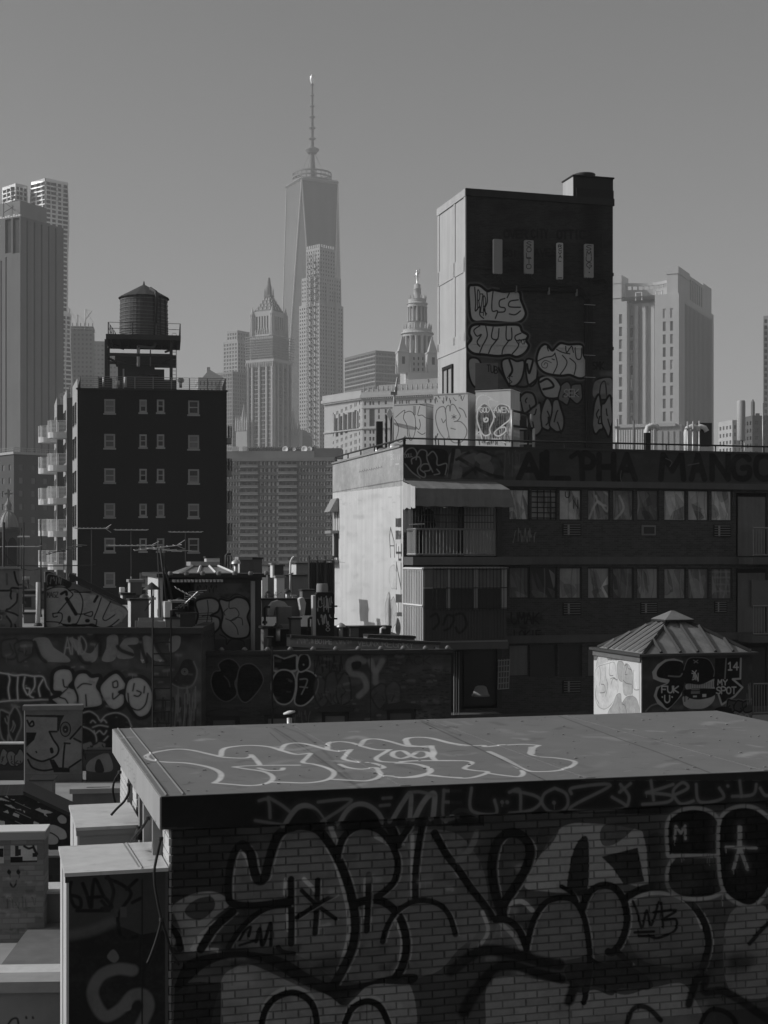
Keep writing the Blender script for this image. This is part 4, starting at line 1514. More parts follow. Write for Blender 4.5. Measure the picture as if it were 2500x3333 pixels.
  for x, y0, y1, mm, rr in ((492,1130,880, m_white, .13),(240,1380,1300, m_galv, .16),(1010,1385,1310, m_galv, .12),(640,1130,930, m_ironl, .05),(65,1380,1260, m_galv, .09),(330,1385,1260, m_white, .12)):
    a = at(x, 123.6)
    MB().tube([(a[0], a[1], zy(y0)),(a[0], a[1], zy(y1))], rr, 8).build('pipe', mm, t)
  a, b = at(985,123.6), at(1042,123.6)
  MB().lathe([(.22,0),(.3,.2),(.2,.38),(.02,.42)],((a[0] + b[0]) / 2, a[1], zy(1325)),10).build('pipe_cowl', m_galv, t)
  a, b = at(1400,123.5), at(1480,123.5)
  MB().prism([(a[0], a[1]),(b[0], a[1]),(b[0], a[1] + 2),(a[0], a[1] + 2)], zt - .3, zy(1290),[(a[0] + .7, a[1]),(b[0], a[1]),(b[0], a[1] + 2),(a[0] + .7, a[1] + 2)]).build('sloped_hatch', m_white, t)

  # ---- the wooden water tank, a thing of its own on its steel stand
  Yt = 124.5
  ft = Frame(468.5, Yt, 8.6)
  ts = thing('tank_stand', 'dark steel stand and platform under the water tank', 'tank stand', ft, z=zt - .8)
  base = zt - .8
  zp = lambda y: zz(900 + y / K2, Yt) - base
  k = Yt / F / K2
  hx, hz = 443 * k, 0
  P0 = MB()
  P0.box(-hx, hx, -3.0,-2.8, zp(835), zp(778))
  P0.box(-hx, hx, 2.8,3.0, zp(835), zp(778))
  P0.box(-hx, -hx + .18,-2.8,2.8, zp(835), zp(780))
  P0.box(hx - .18, hx, -2.8,2.8, zp(835), zp(780))
  P0.build('platform_frame', m_iron, ts)
  for i in range(9):
    u = -hx + .3 + i * (2 * hx - .6) / 8
    MB().box(u, u + .16,-2.8,2.8, zp(826), zp(788)).build('joist', m_iron, ts)
  MB().box(-hx + .05, hx - .05,-2.9,2.9, zp(786), zp(779)).build('deck', m_iron, ts)
  for u in (-(560 - 118) * k, (890 - 560) * k):
    for v in (-2.6,2.6):
      MB().box(u - .12, u + .12, v - .12, v + .12,0, zp(835)).build('leg', m_iron, ts)
  for v in (-2.75,2.45):
    MB().box(-(560 - 135) * k, (905 - 560) * k, v - .1, v + .1, zp(1035), zp(1000)).build('cross_beam', m_iron, ts)
  for s_, xa in ((1,140),(-1,875)):
    u = (xa - 560) * k
    MB().bar((u, -2.6, zp(1055)),(u + s_ * .75,-2.6, zp(1110)),.14).build('brace', m_iron, ts)
  MB().bar((-hx + .2,-2.5, zp(900)),(-hx + 1.3,2.6, zp(840)),.14).build('brace', m_iron, ts)
  MB().bar(((820 - 560) * k, -2, zp(960)),((870 - 560) * k, 2.6, zp(850)),.14).build('brace', m_iron, ts)
  m = MB()
  P = [((490 - 560) * k, -1.2, zp(880)),((640 - 560) * k, -1.2, zp(895)),((685 - 560) * k, -1.2, zp(880)),((695 - 560) * k, -1.2, zp(830))]
  m.tube(P, .12,8)
  m.build('feed_pipe', m_ironl, ts)
  railing(ts, [(-(560 - 145) * k, -2.9, zp(778)),(hx - .05,-2.9, zp(778))], zp(635) - zp(778),2, pr=.028, mt=m_iron, post=2.2)
  railing(ts, [(-(560 - 145) * k, -2.9, zp(778)),(-hx + .6,2.8, zp(778))], zp(635) - zp(778),2, pr=.028, mt=m_iron, post=1.6)
  railing(ts, [(hx - .05,-2.9, zp(778)),(hx - .05,2.8, zp(778))], zp(635) - zp(778),3, pr=.028, mt=m_iron, post=.8)
  lad = MB()
  for s_ in (-.18,.18):
    lad.bar((hx - .5 + s_, 2.9,-.2),(hx - .5 + s_, 2.9, zp(640)),.04)
  for i in range(22):
    lad.bar((hx - .68,2.9, i * .33),(hx - .32,2.9, i * .33),.03)
  lad.build('ladder', m_ironl, ts)
  tk = thing('water_tank', 'round wooden rooftop water tank with conical roof and iron hoops', 'water tank', ft, z=base + zp(779))
  r = 295 * k
  h = zp(268) - zp(779)
  n = 44
  st = MB()
  for i in range(n):
    a0, a1 = 2 * math.pi * i / n, 2 * math.pi * (i + .93) / n
    rr = r + random.uniform(-.012,.012)
    tp = .97
    st.add([(rr * math.cos(a0), rr * math.sin(a0),0),(rr * math.cos(a1), rr * math.sin(a1),0),(rr * tp * math.cos(a1), rr * tp * math.sin(a1), h),(rr * tp * math.cos(a0), rr * tp * math.sin(a0), h)],[(0,1,2,3)])
  st.lathe([(r * .97,0),(r * .945, h)],(0,0,0),44)
  m_wood = mat('weathered_cedar', .12, rough=.85, amp=.35, scale=1.2, streak=.5)
  st.build('stave_wall', m_wood, tk, kind='stuff')
  for i, f in enumerate((.02,.06,.105,.16,.22,.29,.365,.445,.53,.62,.715,.815,.92)):
    rr = r * (1 - .03 * f) + .015
    MB().lathe([(rr - .02, h * f),(rr + .02, h * f),(rr + .02, h * f + .045),(rr - .02, h * f + .045)],(0,0,0),40, sm=False, cap=False).build('hoop', m_ironl, tk)
  rf = MB()
  zr = zp(95) - zp(779)
  nseg = 16
  for i in range(nseg):
    a0, a1 = 2 * math.pi * i / nseg + .1,2 * math.pi * (i + 1) / nseg + .1
    rr = r * 1.05
    rf.add([(rr * math.cos(a0), rr * math.sin(a0), h),(rr * math.cos(a1), rr * math.sin(a1), h),(0,0, zr)],[(0,1,2)])
    rf.add([(rr * math.cos(a0), rr * math.sin(a0), h - .07),(rr * math.cos(a1), rr * math.sin(a1), h - .07),(rr * math.cos(a1), rr * math.sin(a1), h),(rr * math.cos(a0), rr * math.sin(a0), h)],[(0,1,2,3)])
  rf.lathe([(r * 1.05, h - .07),(.1, h - .05)],(0,0,0),16, cap=False)
  rf.lathe([(.1, zr - .1),(.06, zr + .15),(.01, zr + .3)],(0,0,0),6)
  rf.build('conical_roof', mat('tar_paper', .07, rough=.8, amp=.2, scale=1.5, perobj=0), tk)
  m = MB()
  m.tube([((700 - 560) * k, -r * .93,-.2),((712 - 560) * k, -r * .93, h * .95),((705 - 560) * k, -r * .86, h + .25),((640 - 560) * k, -r * .62, h + .62)],.16,8)
  m.build('overflow_pipe', m_iron, tk)
  m = MB()
  for q in (.4,.75):
    m.bar((r * math.cos(q - 1.2), r * math.sin(q - 1.2) - .1,0),(r * .97 * math.cos(q - 1.2), r * .97 * math.sin(q - 1.2) - .1, h),.06)
  m.build('tank_ladder_rails', m_iron, tk)
dark_building()

# ---------------------------------------------------------------- apartment building on the right with balconies and graffiti parapet
fB = Frame(1312,51.6,16)
zB = zz(1453,51.6)
UB = 19.0
kA, kB = 1659 / 750.0,1659 / 750.0

def apartment_building():
  t = thing('balcony_apartment_building', 'long brick apartment building with painted parapet, awning and white end wall', 'apartment building', fB)
  fx = lambda x, y, v=0.0: fB.front(1750 + x / kB, 1400 + y / kB, v)
  gx = lambda x, y, v=0.0: fB.front(1050 + x / kA, 1400 + y / kA, v)
  # ---- painted parapet
  cp = Canvas(fB, 'front', 0,1312,1450,2520,1585,60)
  cp.crop(1050,1400, kA)
  cp.fill([(580,120),(1300,120),(1300,360),(580,360)],.05,.9, curve=False)
  cp.fill([(930,150),(990,150),(960,350),(900,350),(890,240)],.2,.9)
  cp.fill([(585,150),(650,125),(720,140),(800,130),(890,150),(900,250),(880,330),(780,320),(700,330),(640,300),(590,230)],.008,1)
  for P in ([(585,170),(610,135),(650,125),(675,160),(670,210)],[(670,190),(700,140),(745,150),(750,210),(790,300)],[(755,180),(790,150),(820,190),(825,250),(890,240),(880,320)],[(640,240),(640,205),(690,190),(705,240),(680,280),(690,320),(730,340),(735,310),(700,280),(720,245),(760,245),(770,285),(730,295)],[(590,240),(640,300),(700,345)],[(800,320),(840,310),(820,280)]):
    cp.line(P, 9,.3)
  cp.text('DOLL', 588,170,645,195,4,.4, dy=-2)
  cp.line([(940,140),(925,240),(910,340)],30,.02)
  for P, v in (([(1000,160),(1100,170),(1080,250),(990,250)],.16),([(1090,190),(1180,150),(1210,200),(1150,250)],.2),([(1130,250),(1200,220),(1230,300),(1170,330)],.15),([(960,270),(1000,270),(990,340),(930,340)],.2)):
    cp.fill(P, v, .8)
  cp.line([(980,200),(1080,260),(1200,320),(1290,340)],26,.01)
  cp.line([(1010,330),(1080,280),(1110,330)],24,.012)
  cp.line([(960,210),(1050,160),(1140,150),(1260,200),(1290,260)],20,.02)
  cp.tag(1300,150,1420,330,6,.16,3, al=.6)
  cp.mottle(.12,.5,40,4,900,130,1659,350,14,50)
  cp.crop(1750,1400, kB)
  cp.fill([(-60,145),(1700,160),(1700,375),(-60,360)],.045,.7, curve=False)
  cp.mottle(.07,.5,40,9,0,150,1650,360,14,50)
  for ch, x0, x1 in (('A', -140,10),('L', 30,240),('P', 320,400),('H', 440,545),('A', 580,700),('M', 885,1050),('A', 1105,1200),('N', 1255,1370),('G', 1405,1520),('O', 1570,1690)):
    cp.text(ch, x0,175, x1,350,46,.006,1, soft=.2)
  cp.line([(240,190),(290,160),(310,200)],36,.006)
  cp.line([(60,160),(60,340)],50,.006)
  cp.line([(920,200),(965,225),(950,260)],6,.16)
  cp.line([(1080,250),(1160,235)],6,.16)
  cp.line([(600,290),(595,350),(620,400)],5,.16)
  m_par = mat('painted_parapet', .07, amp=.25, scale=1.5, streak=.2, canvas=[cp], wear=.25)
  # ---- white end wall
  ce = Canvas(fB, 'side', 0,1080,1440,1314,2100,55)
  ce.crop(1050,1400, kA)
  ce.fill([(60,150),(580,100),(580,395),(72,450),(60,300)],.4,1, curve=False, edge=0)
  ce.fill([(72,440),(580,352),(580,360),(72,448)],.06,.6, curve=False, edge=0)
  ce.line([(300,200),(300,400)],3,.1,.8)
  ce.line([(565,115),(565,1480)],26,.16,.5, soft=.4)
  for i in range(10):
    x = 262 + i * 17
    ce.line([(x, 300 - i * 3.5),(x + 8,290 - i * 3.5),(x + 14,300 - i * 4)],3,.03)
    ce.line([(x + 5,280 - i * 3.5),(x + 5,306 - i * 3.5)],2.5,.05)
  ce.text('BOIIV', 490,170,560,205,4,.6)
  ce.line([(525,240),(550,238)],6,.7)
  for (a, b, c, d) in ((525,630,568,695),(525,720,568,785)):
    ce.rect(a, b, c, d, .07)
  ce.line([(490,700),(482,760),(490,910)],15,.05, curve=False)
  ce.line([(490,700),(515,800),(518,910)],15,.05, curve=False)
  ce.line([(488,830),(518,830)],8,.08)
  for P in ([(530,820),(530,880),(570,880)],[(548,840),(548,930),(566,930)],[(570,820),(570,900)],[(532,950),(532,1140)],[(532,960),(566,1140)],[(566,960),(566,1140)]):
    ce.line(P, 17,.05, curve=False)
  for (a, b, c, d) in ((526,1180,572,1240),(526,1310,572,1340)):
    ce.rect(a, b, c, d, .08)
  ce.line([(548,1240),(548,1310)],16,.08)
  ce.fill([(540,1350),(560,1400),(558,1460),(540,1480),(525,1430)],.03,1)
  ce.bubble(455,1180,530,1450,2,.42,.2,6,12, al=.7)
  ce.bubble(480,960,530,1160,1,.55,.3,4,13, al=.6)
  ce.bubble(80,960,130,1300,1,.62,.42,3,14, al=.5)
  ce.line([(75,948),(100,945),(160,952)],2.5,.2)
  ce.mottle(.3,.12,90,28,70,460,560,1450,6,60)
  ce.mottle(.5,.35,60,8,70,460,560,1450,10,40)
  ce.mottle(.35,.3,30,18,70,440,560,560,4,12)
  m_end = mat('white_end_wall', .63, amp=.12, scale=.7, streak=.2, canvas=[ce])
  # ---- front wall with openings
  cb = Canvas(fB, 'front', 0,1640,1690,2500,2350,40)
  cb.crop(1050,1400, kA)
  cb.tag(1370,700,1540,800,5,.3,22, al=.9, n=7)
  cb.mottle(.012,.6,14,6,1350,1300,1600,1500,10,40)
  cb.text('UMAK', 1360,1310,1560,1390,10,.012)
  cb.text('LOKIE', 1380,1440,1570,1500,9,.012)
  m_bk = mat('brown_brick', .085, amp=.22, scale=.9, streak=.15, brick=(fB, False, .21,.068), canvas=[cb], mortar=1.5)
  m_slab = mat('concrete_band', .11, amp=.2, scale=1, streak=.2)
  wall = MB()
  cols = [(-248,-98),(-86,140),(155,320),(360,525),(540,695),(714,875),(910,1072),(1082,1236),(1250,1405)]
  cols = [(-207,-56),(-48,142)] + cols[2:]
  rows = [(420,652),(985,1215),(1545,1775),(2100,2330)]
  hs, info = [],[]
  for ri, (ya, yb) in enumerate(rows):
    for ci, (xa, xb) in enumerate(cols):
      if ci == 0:
        xa, xb = -207,-56
      u0, z1 = fx(xa, ya + (3 if ri == 0 else 0) + xa * .006)
      u1, z0 = fx(xb, yb + xa * .004)
      hs.append((u0, u1, z0, z1))
      info.append((ri, ci))
  # doors to the balconies behind the awning and at the right end
  zr = [(fx(0, y)[1]) for y in (930,1500,2060)]
  bal_open = []
  for ya, yb, x0, x1 in ((470,925,300,1230),(1000,1490,340,1230),(1560,2000,340,1230)):
    u0, z1 = gx(700, ya)
    u1, z0 = gx(1290, yb)
    bal_open.append((u0, u1, z0, z1))
  rt = []
  for ya, yb in ((450,925),(1000,1490),(1540,2000)):
    u0, z1 = fx(1428, ya)
    u1, z0 = fx(1900, yb)
    rt.append((u0, u1, z0, z1))
  zpb = fx(0,365)[1]
  holed(wall, P_front(0),0, UB, 4, zpb, hs + bal_open + rt, .16)
  wall.quad((UB, 0,4),(UB, 10.3,4),(UB, 10.3, zpb),(UB, 0, zpb))
  wall.build('front_wall', m_bk, t)
  e = MB()
  e.quad((0,10.3,4),(0,0,4),(0,0, zB),(0,10.3, zB))
  e.quad((.3,10.3,4),(0,10.3,4),(0,10.3, zB),(.3,10.3, zB))
  e.build('end_wall', m_end, t)
  p = MB()
  p.box(.003, UB, -.06,.25, zpb, zB)
  p.build('parapet', m_par, t)
  MB().box(-.05, UB, -.1,.3, zB, zB + .07).build('coping', m_iron, t)
  MB().box(-.05,.3,.3,10.3, zB, zB + .07).build('coping', m_conc, t)
  MB().box(.3, UB, .25,10.3, zB - 1.2, zB - 1.0).build('roof', m_gravel, t)
  MB().box(.02, UB, -.16,.02, zpb - .22, zpb + .004).build('band', m_slab, t)
  for y in (940,1505,2065):
    z0 = fx(0, y)[1]
    MB().box(.02, UB, -.10,.02, z0 - .14, z0 + .14).build('band', m_slab, t)
  # windows: frame with pane, each with its own curtain
  cn = Canvas(fB, 'front', .1,1640,1585,2430,1960,70).crop(1750,1400, kB)
  rr = random.Random(12)
  for (xa, xb), k in zip(cols, (1,1,1,0,0,0,1,1,1)):
    for ya, yb, hi in ((420,652,1.0),(985,1215,.6)):
      for _ in range(7):
        x = rr.uniform(xa, xb)
        y = rr.uniform(ya, yb)
        w = (xb - xa) * rr.uniform(.1,.35)
        cn.fill([(max(xa, x - w), rr.uniform(ya, y)),(min(xb, x + w * .3), y - 20),(min(xb, x + w), rr.uniform(y, yb)),(x - w * .2, min(yb, y + 70))], rr.choice((.62,.45,.2,.06)) * hi if k else rr.choice((.3,.1,.02,.02)) * hi, rr.uniform(.25,.7), curve=rr.random() < .5)
      for _ in range(4):
        x = rr.uniform(xa, xb)
        cn.line([(x, ya),(x + rr.uniform(-14,14),(ya + yb) / 2),(x + rr.uniform(-20,20), yb)], rr.uniform(3,12), rr.choice((.05,.6)) * hi, .4, soft=.7)
  for P in ([(370,640),(400,560),(440,510),(500,580),(515,480),(480,440)],[(420,470),(440,520),(490,540)],[(560,640),(620,560),(590,470)]):
    cn.line(P, 16,.55,.8, soft=.6)
  for y in (1020,1060,1110,1160):
    cn.line([(1255, y),(1400, y)],14,.3,.5)
  for x in (1280,1320,1360):
    cn.line([(x, 990),(x, 1180)],10,.3,.5)
  cn.text('U', 200,440,230,480,8,.02)
  cn.text('N', 260,500,290,560,8,.02)
  cur = [mat('curtain_%s' % n_, v, rough=.5, spec=.4, amp=a, scale=s_, streak=k_, canvas=[cn]) for n_, v, a, s_, k_ in (('crumpled', .7,.35,3.0,0),('plain', .5,.15,2,.3),('grey', .33,.2,1.6,.35),('dim', .16,.3,2,.3),('dark', .03,.4,2,0),('paper', .55,.3,5,0),('swirl', .24,.8,2.2,0))]
  pick = {(0,0): 0,(0,1): 2,(0,2): 5,(0,3): 6,(0,4): 6,(0,5): 3,(0,6): 0,(0,7): 1,(0,8): 0,(1,0): 3,(1,1): 4,(1,2): 2,(1,3): 2,(1,4): 3,(1,5): 2,(1,6): 2,(1,7): 3,(1,8): 3}
  for (ri, ci),(u0, u1, z0, z1) in zip(info, hs):
    w, h = u1 - u0, z1 - z0
    f = MB()
    for q in ((0, w, 0,.05),(0, w, h - .05, h),(0,.05,.05, h - .05),(w - .05, w, .05, h - .05)):
      f.box(q[0], q[1],0,.07, q[2], q[3])
    wo = f.build('window', m_iron, t, (u0,.06, z0))
    MB().box(.05, w - .05,.03,.05,.05, h - .05).build('pane', cur[pick.get((ri, ci),4 if ci % 3 else 3)], wo)
    if (ri, ci) in ((0,6),(1,3)):
      # folds of the cloth behind the glass
      x = w * random.uniform(.2,.5)
      m = MB()
      m.add([(x, .025,.06),(w - .07,.025,.06),(w - .07,.025, h * random.uniform(.4,.75)),(x + w * .15,.025, h * .3)],[(0,1,2,3)])
      m.build('curtain_fold', cur[2 if ri == 0 else 0], wo)
    if (ri, ci) == (0,1):
      for q in range(6):
        MB().bar((.05,-.03, h * (q + .5) / 6),(w - .05,-.03, h * (q + .5) / 6),.025).build('bar', m_dark, wo)
      for q in range(3):
        MB().bar((w * (q + 1) / 4,-.04,.05),(w * (q + 1) / 4,-.04, h - .05),.03).build('bar', m_dark, wo)
  # dim rooms behind the balcony openings
  for (u0, u1, z0, z1) in bal_open + rt:
    o = MB().box(u0 - .1, u1 + .1,.9,1.0, z0 - .1, z1 + .1).build('room_wall', cur[4], t)
    w = (u1 - u0) / 2
    for q in range(2):
      MB().box(u0 + w * q + .15, u0 + w * (q + 1) - .1,.1,.14, z0 + .1, z1 - .15).build('curtain', cur[(3,2)[q] if z0 > 18 else 4], t)
    MB().box(u0 + w - .06, u0 + w + .06,.06,.12, z0, z1).build('door_post', m_iron, t)
  for (u0, u1, z0, z1) in bal_open:
    MB().box(u1 - .18, u1 - .003,-.02,.3, z0 + .003, z1 - .003).build('reveal_shade_strip', m_iron, t)  # dark strip added over the right reveal, where only shade should lie
  # air conditioners in the wall
  for i, (x0, y0, x1, y1, fr_) in enumerate(((178,672,312,762,0),(748,685,845,758,1),(1265,680,1390,770,0),(180,1240,312,1330,0),(738,1240,862,1322,0),(1270,1230,1362,1315,0),(180,1800,312,1890,0))):
    u0, z1 = fx(x0, y0)
    u1, z0 = fx(x1, y1)
    a = thing('air_conditioner', ('louvred wall air conditioner under the paper-covered window, upper row', 'white-framed air conditioner under the upper window row', 'dim louvred air conditioner beside the right balcony, upper row', 'louvred air conditioner under the lower window row, left', 'louvred air conditioner in the middle under the lower window row', 'louvred air conditioner under the plaid curtain', 'air conditioner low on the wall behind the skylight hut')[i], 'air conditioner', fB, u0,-.01, z0, group='wall air conditioners')
    w, h = u1 - u0, z1 - z0
    MB().box(0, w, -.06 if fr_ else -.02,.1,0, h).build('casing', m_ironl if fr_ else m_dark, a)
    if fr_:
      MB().box(.06, w - .06,-.075,-.055,.06, h - .06).build('grille', m_iron, a)
    else:
      for q in range(5):
        MB().box(.04, w - .04,-.05,-.015, h * (q + .5) / 5.2, h * (q + .5) / 5.2 + .025).build('louvre', m_ironl, a)
      MB().box(w * .26, w * .36,-.045,-.022,.03, h - .03).build('side_louvre', m_conc, a)
  # ---- left balcony stack
  d1 = 1.2
  m_rail = m_ironl
  u1 = gx(1240,900,-d1)[0]
  uA = 0.12
  zsl = gx(700,940,-d1)[1]
  s = MB().box(uA - .12, u1 + 1.4,-d1,-.1, zsl - .15, zsl + .13).build('balcony_slab', m_slab, t)
  zr1 = gx(700,712,-d1)[1]
  z0b = zsl + .22
  def bars(nm, P0, P1, z0, z1, step, rr, mm):
    a, b = Vector(P0), Vector(P1)
    n = max(1, int((b - a).length / step))
    for i in range(n + 1):
      q = a.lerp(b, i / n)
      inst(nm, ('bar', round(z1 - z0,2), rr), lambda m_: m_.bar((0,0,0),(0,0, z1 - z0), rr * 2), mm, t, (q.x, q.y, z0))
  bars('baluster', (uA, -d1 + .06,0),(u1,-d1 + .06,0), z0b, zr1,.125,.012, m_rail)
  bars('baluster', (uA, -d1 + .06,0),(uA, -.15,0), z0b, zr1,.13,.012, m_galv)
  for z_ in (z0b, zr1):
    MB().bar((uA, -d1 + .06, z_),(u1,-d1 + .06, z_),.05).build('balcony_rail', m_rail, t)
    MB().bar((uA, -d1 + .06, z_),(uA, -.12, z_),.05).build('balcony_rail', m_galv, t)
  za = gx(700,555,-d1)[1]
  bars('security_bar', (uA, -d1 + .1,0),(u1,-d1 + .1,0), zr1, za, .11,.009, m_iron)
  bars('security_bar', (uA - .12,-d1 + .1,0),(uA - .12,-.2,0), zr1 - .1, za, .14,.009, m_ironl)
  for f in (.33,.66):
    MB().bar((uA, -d1 + .1, zr1 + (za - zr1) * f),(u1,-d1 + .1, zr1 + (za - zr1) * f),.02).build('security_rail', m_iron, t)
  MB().bar((uA - .25,-d1 + .02, zr1 + .15),(uA + .3,-d1 + .02, zr1 + .18),.03).build('pole_stub', m_galv, t)
  # ---- lower enclosed balcony
  d2 = 2.3
  ul0 = .05
  zt2 = gx(740,1000,-d2)[1]
  zs2 = gx(740,1292,-d2)[1]
  zb2 = gx(740,1520,-d2)[1]
  ur = gx(1325,1200,-d2)[0]
  en = MB()
  en.box(ul0, ur, -d2 + .02,-d2 + .06, zb2, zs2)
  for i in range(28):
    a = ul0 + (ur - ul0) * i / 28
    en.box(a, a + .05,-d2 - .01,-d2 + .02, zb2, zs2)
  ceg = Canvas(fB, 'front', -d2,1370,1985,1660,2090,60)
  ceg.crop(1050,1400, kA)
  for P in ([(780,1340),(820,1320),(840,1380),(800,1430)],[(870,1400),(900,1330),(950,1350),(920,1420),(880,1440)],[(950,1330),(1010,1320),(1040,1400),(990,1460),(960,1420)]):
    ceg.line(P, 18,.012,.9, soft=.5)
  en.build('corrugated_panel', mat('corrugated_metal', .075, rough=.6, amp=.2, streak=.2, canvas=[ceg]), t)
  MB().box(ul0, ur + .03,-d2 - .02,-d2 + .08, zb2 - .06, zb2).build('enclosure_sill', m_ironl, t)
  MB().box(ul0 - .03, ur + .05,-d2 - .05,-.1, zb2 - .3, zb2 - .07).build('balcony_slab', m_slab, t)
  MB().box(ul0 - .02, ur + .05,-d2 - .04,-.12, zt2, zt2 + .06).build('enclosure_roof', m_ironl, t)
  for x0, x1 in ((895,918),(1092,1116),(1290,1326)):
    a, b = gx(x0,0,-d2)[0], gx(x1,0,-d2)[0]
    MB().box(a, b, -d2 - .01,-d2 + .07, zs2, zt2).build('mullion', m_sash, t)
  zm2 = gx(740,1137,-d2)[1]
  MB().box(ul0, ur, -d2,-d2 + .05, zm2 - .025, zm2 + .025).build('transom', m_sash, t)
  xs = [ul0, gx(895,0,-d2)[0], gx(1092,0,-d2)[0], gx(1290,0,-d2)[0]]
  for i in range(3):
    MB().box(xs[i] + .02, xs[i + 1] - .02,-d2 + .03,-d2 + .05, zm2 + .025, zt2 - .02).build('pane', cur[3], t)
    MB().box(xs[i] + .02, xs[i + 1] - .02,-d2 + .03,-d2 + .05, zs2, zm2 - .025).build('pane', cur[4], t)
  bars('window_bar', (ul0 + .3,-d2 - .08,0),(ur, -d2 - .08,0), zs2 - .05, zt2 + .05,.125,.009, m_dark)
  for z_ in (zs2 + .03, zm2, zt2):
    MB().bar((ul0 + .3,-d2 - .08, z_),(ur, -d2 - .08, z_),.02).build('window_rail', m_dark, t)
  # bright grille on its left end
  bars('grille_bar', (ul0 - .05,-d2,0),(ul0 - .05,-.15,0), zb2 - .1, zt2,.19,.02, m_white)
  for z_ in (zb2 - .1, zs2 + .12, zt2):
    MB().bar((ul0 - .06,-d2 - .03, z_),(ul0 - .06,-.1, z_),.06).build('grille_rail', m_white, t)
  MB().box(ul0 + .1, ul0 + .14,-d2 + .1,-.1, zb2 - .1, zt2 - .05).build('enclosure_end_panel', m_iron, t)
  MB().box(ul0 + .04, ul0 + .09,-d2 * .62,-d2 * .5, zb2 - .1, zt2 - .15).build('enclosure_end_frame', m_white, t)
  # ---- balcony two floors down, crowded with things in the dark
  zlo = gx(1000,2050,-d1)[1]
  MB().box(.02, u1 + .3,-d1,-.1, zlo - .3, zlo).build('balcony_slab', m_slab, t)
  for x0, x1 in ((1306,1328),(1476,1500)):
    a, b = fB.front(x0,0,-d1)[0], fB.front(x1,0,-d1)[0]
    for q in range(3):
      w = (b - a) / 3
      MB().box(a + w * q + .02, a + w * (q + 1) - .05,-d1,-d1 + .05, zlo, zlo + 2.2).build('slat', m_conc if x0 > 1400 else m_ironl, t)
  # ---- right balcony stack
  ua = fx(1428,0)[0] + .05
  for k, (yt, yb, ys) in enumerate(((705,900,940),(1268,1470,1505),(1830,2040,2065))):
    zt_, zb_ = fx(1500, yt, -1.1)[1], fx(1500, yb, -1.1)[1]
    zs_ = fx(1500, ys, -1.1)[1]
    MB().box(ua, UB - .02,-1.15,-.1, zs_ - .14, zs_ + .12).build('balcony_slab', m_slab, t)
    bars('baluster', (ua + .05,-1.1,0),(UB - .05,-1.1,0), zb_, zt_, .115,.012, m_rail)
    for z_ in (zb_, zt_):
      MB().bar((ua + .05,-1.1, z_),(UB - .05,-1.1, z_),.05).build('balcony_rail', m_rail, t)
  MB().box(ua + .6, ua + 1.7,-.03,.03, fx(1500,1270)[1], fx(1500,1080)[1]).build('balcony_door', m_blind, t)
  # left rear balcony seen past the end wall
  for z_, hh in ((1728,.8),(1822,.1)):
    zq = zz(z_, 61.5)
    o = MB().box(-.36,-.02,9.2,10.2, zq - .12, zq).build('rear_balcony', m_conc, t)
    for i in range(5):
      MB().bar((-.34 + i * .07,9.25, zq),(-.34 + i * .07,9.25, zq + hh),.02).build('rear_bar', m_iron, o)
  MB().prism([(-.4,9.2),(-.02,9.2),(-.02,10.2),(-.4,10.2)], zz(1668,61.5), zz(1625,61.5),[(-.1,9.2),(-.02,9.2),(-.02,10.2),(-.1,10.2)]).build('rear_canopy', m_conc, t)
  MB().box(-.16,-.02,9.3,9.5, zz(1815,61.5), zz(1735,61.5)).build('rear_post', m_iron, t)

  # ---- awning
  aw = thing('awning', 'grey canvas awning over the upper balcony, torn pale at its end', 'awning', fB, 0,0,0)
  m_cv = mat('awning_canvas', .2, rough=.8, amp=.2, scale=2, streak=.2, bump=.4)
  z0, z1, z2 = gx(640,372)[1], gx(700,418,-d1 - .35)[1], gx(700,548,-d1 - .35)[1]
  ub = gx(1310,415,-.3)[0]
  va = -d1 - .35
  ur2 = gx(1345,480, va)[0]
  n = 26
  m = MB()
  rows_ = []
  for i in range(n + 1):
    f = i / n
    a = -.05 + (ur2 + .05) * f
    sag = .008 * math.sin(f * 26) + .008 * math.sin(f * 61)
    rows_.append([(a, -.1, z0 + .05),(a + .02, va * .5,(z0 + z1) / 2 + .05 + sag),(a + .02 * f, va, z1 + sag * .5),(a + .05 + .06 * f, va - .05 + sag, (z1 + z2) / 2),(a + .14 * f, va - .08 + sag, z2 + .015 * math.sin(f * 40))])
  for i in range(n):
    for j in range(4):
      m.add([rows_[i][j], rows_[i + 1][j], rows_[i + 1][j + 1], rows_[i][j + 1]],[(0,1,2,3)], True)
  e = rows_[-1]
  for k in range(1,4):
    m.add([(e[0][0],-.1, z2), e[k], e[k + 1]],[(0,1,2)])
  m.add([(e[0][0],-.1, z2), e[0], e[1]],[(0,1,2)])
  m.build('canvas_top', m_cv, aw)
  m = MB()
  cr = rows_[0]
  nn = 8
  pts = [[(-.05 - .04 * abs(math.sin(k * 1.9)) - .02 * k % .05,-.1 + (va - .05) * k / nn, z0 + .05 - (z0 - z1) * (k / nn) ** .8 if q == 0 else z2 - .05 + .05 * math.sin(k * 2.3)) for k in range(nn + 1)] for q in (0,1)]
  for k in range(nn):
    m.add([pts[0][k], pts[0][k + 1], pts[1][k + 1], pts[1][k]],[(0,1,2,3)], False)
  m.build('canvas_end', mat('pale_canvas', .5, amp=.15, scale=2, streak=.25), aw)
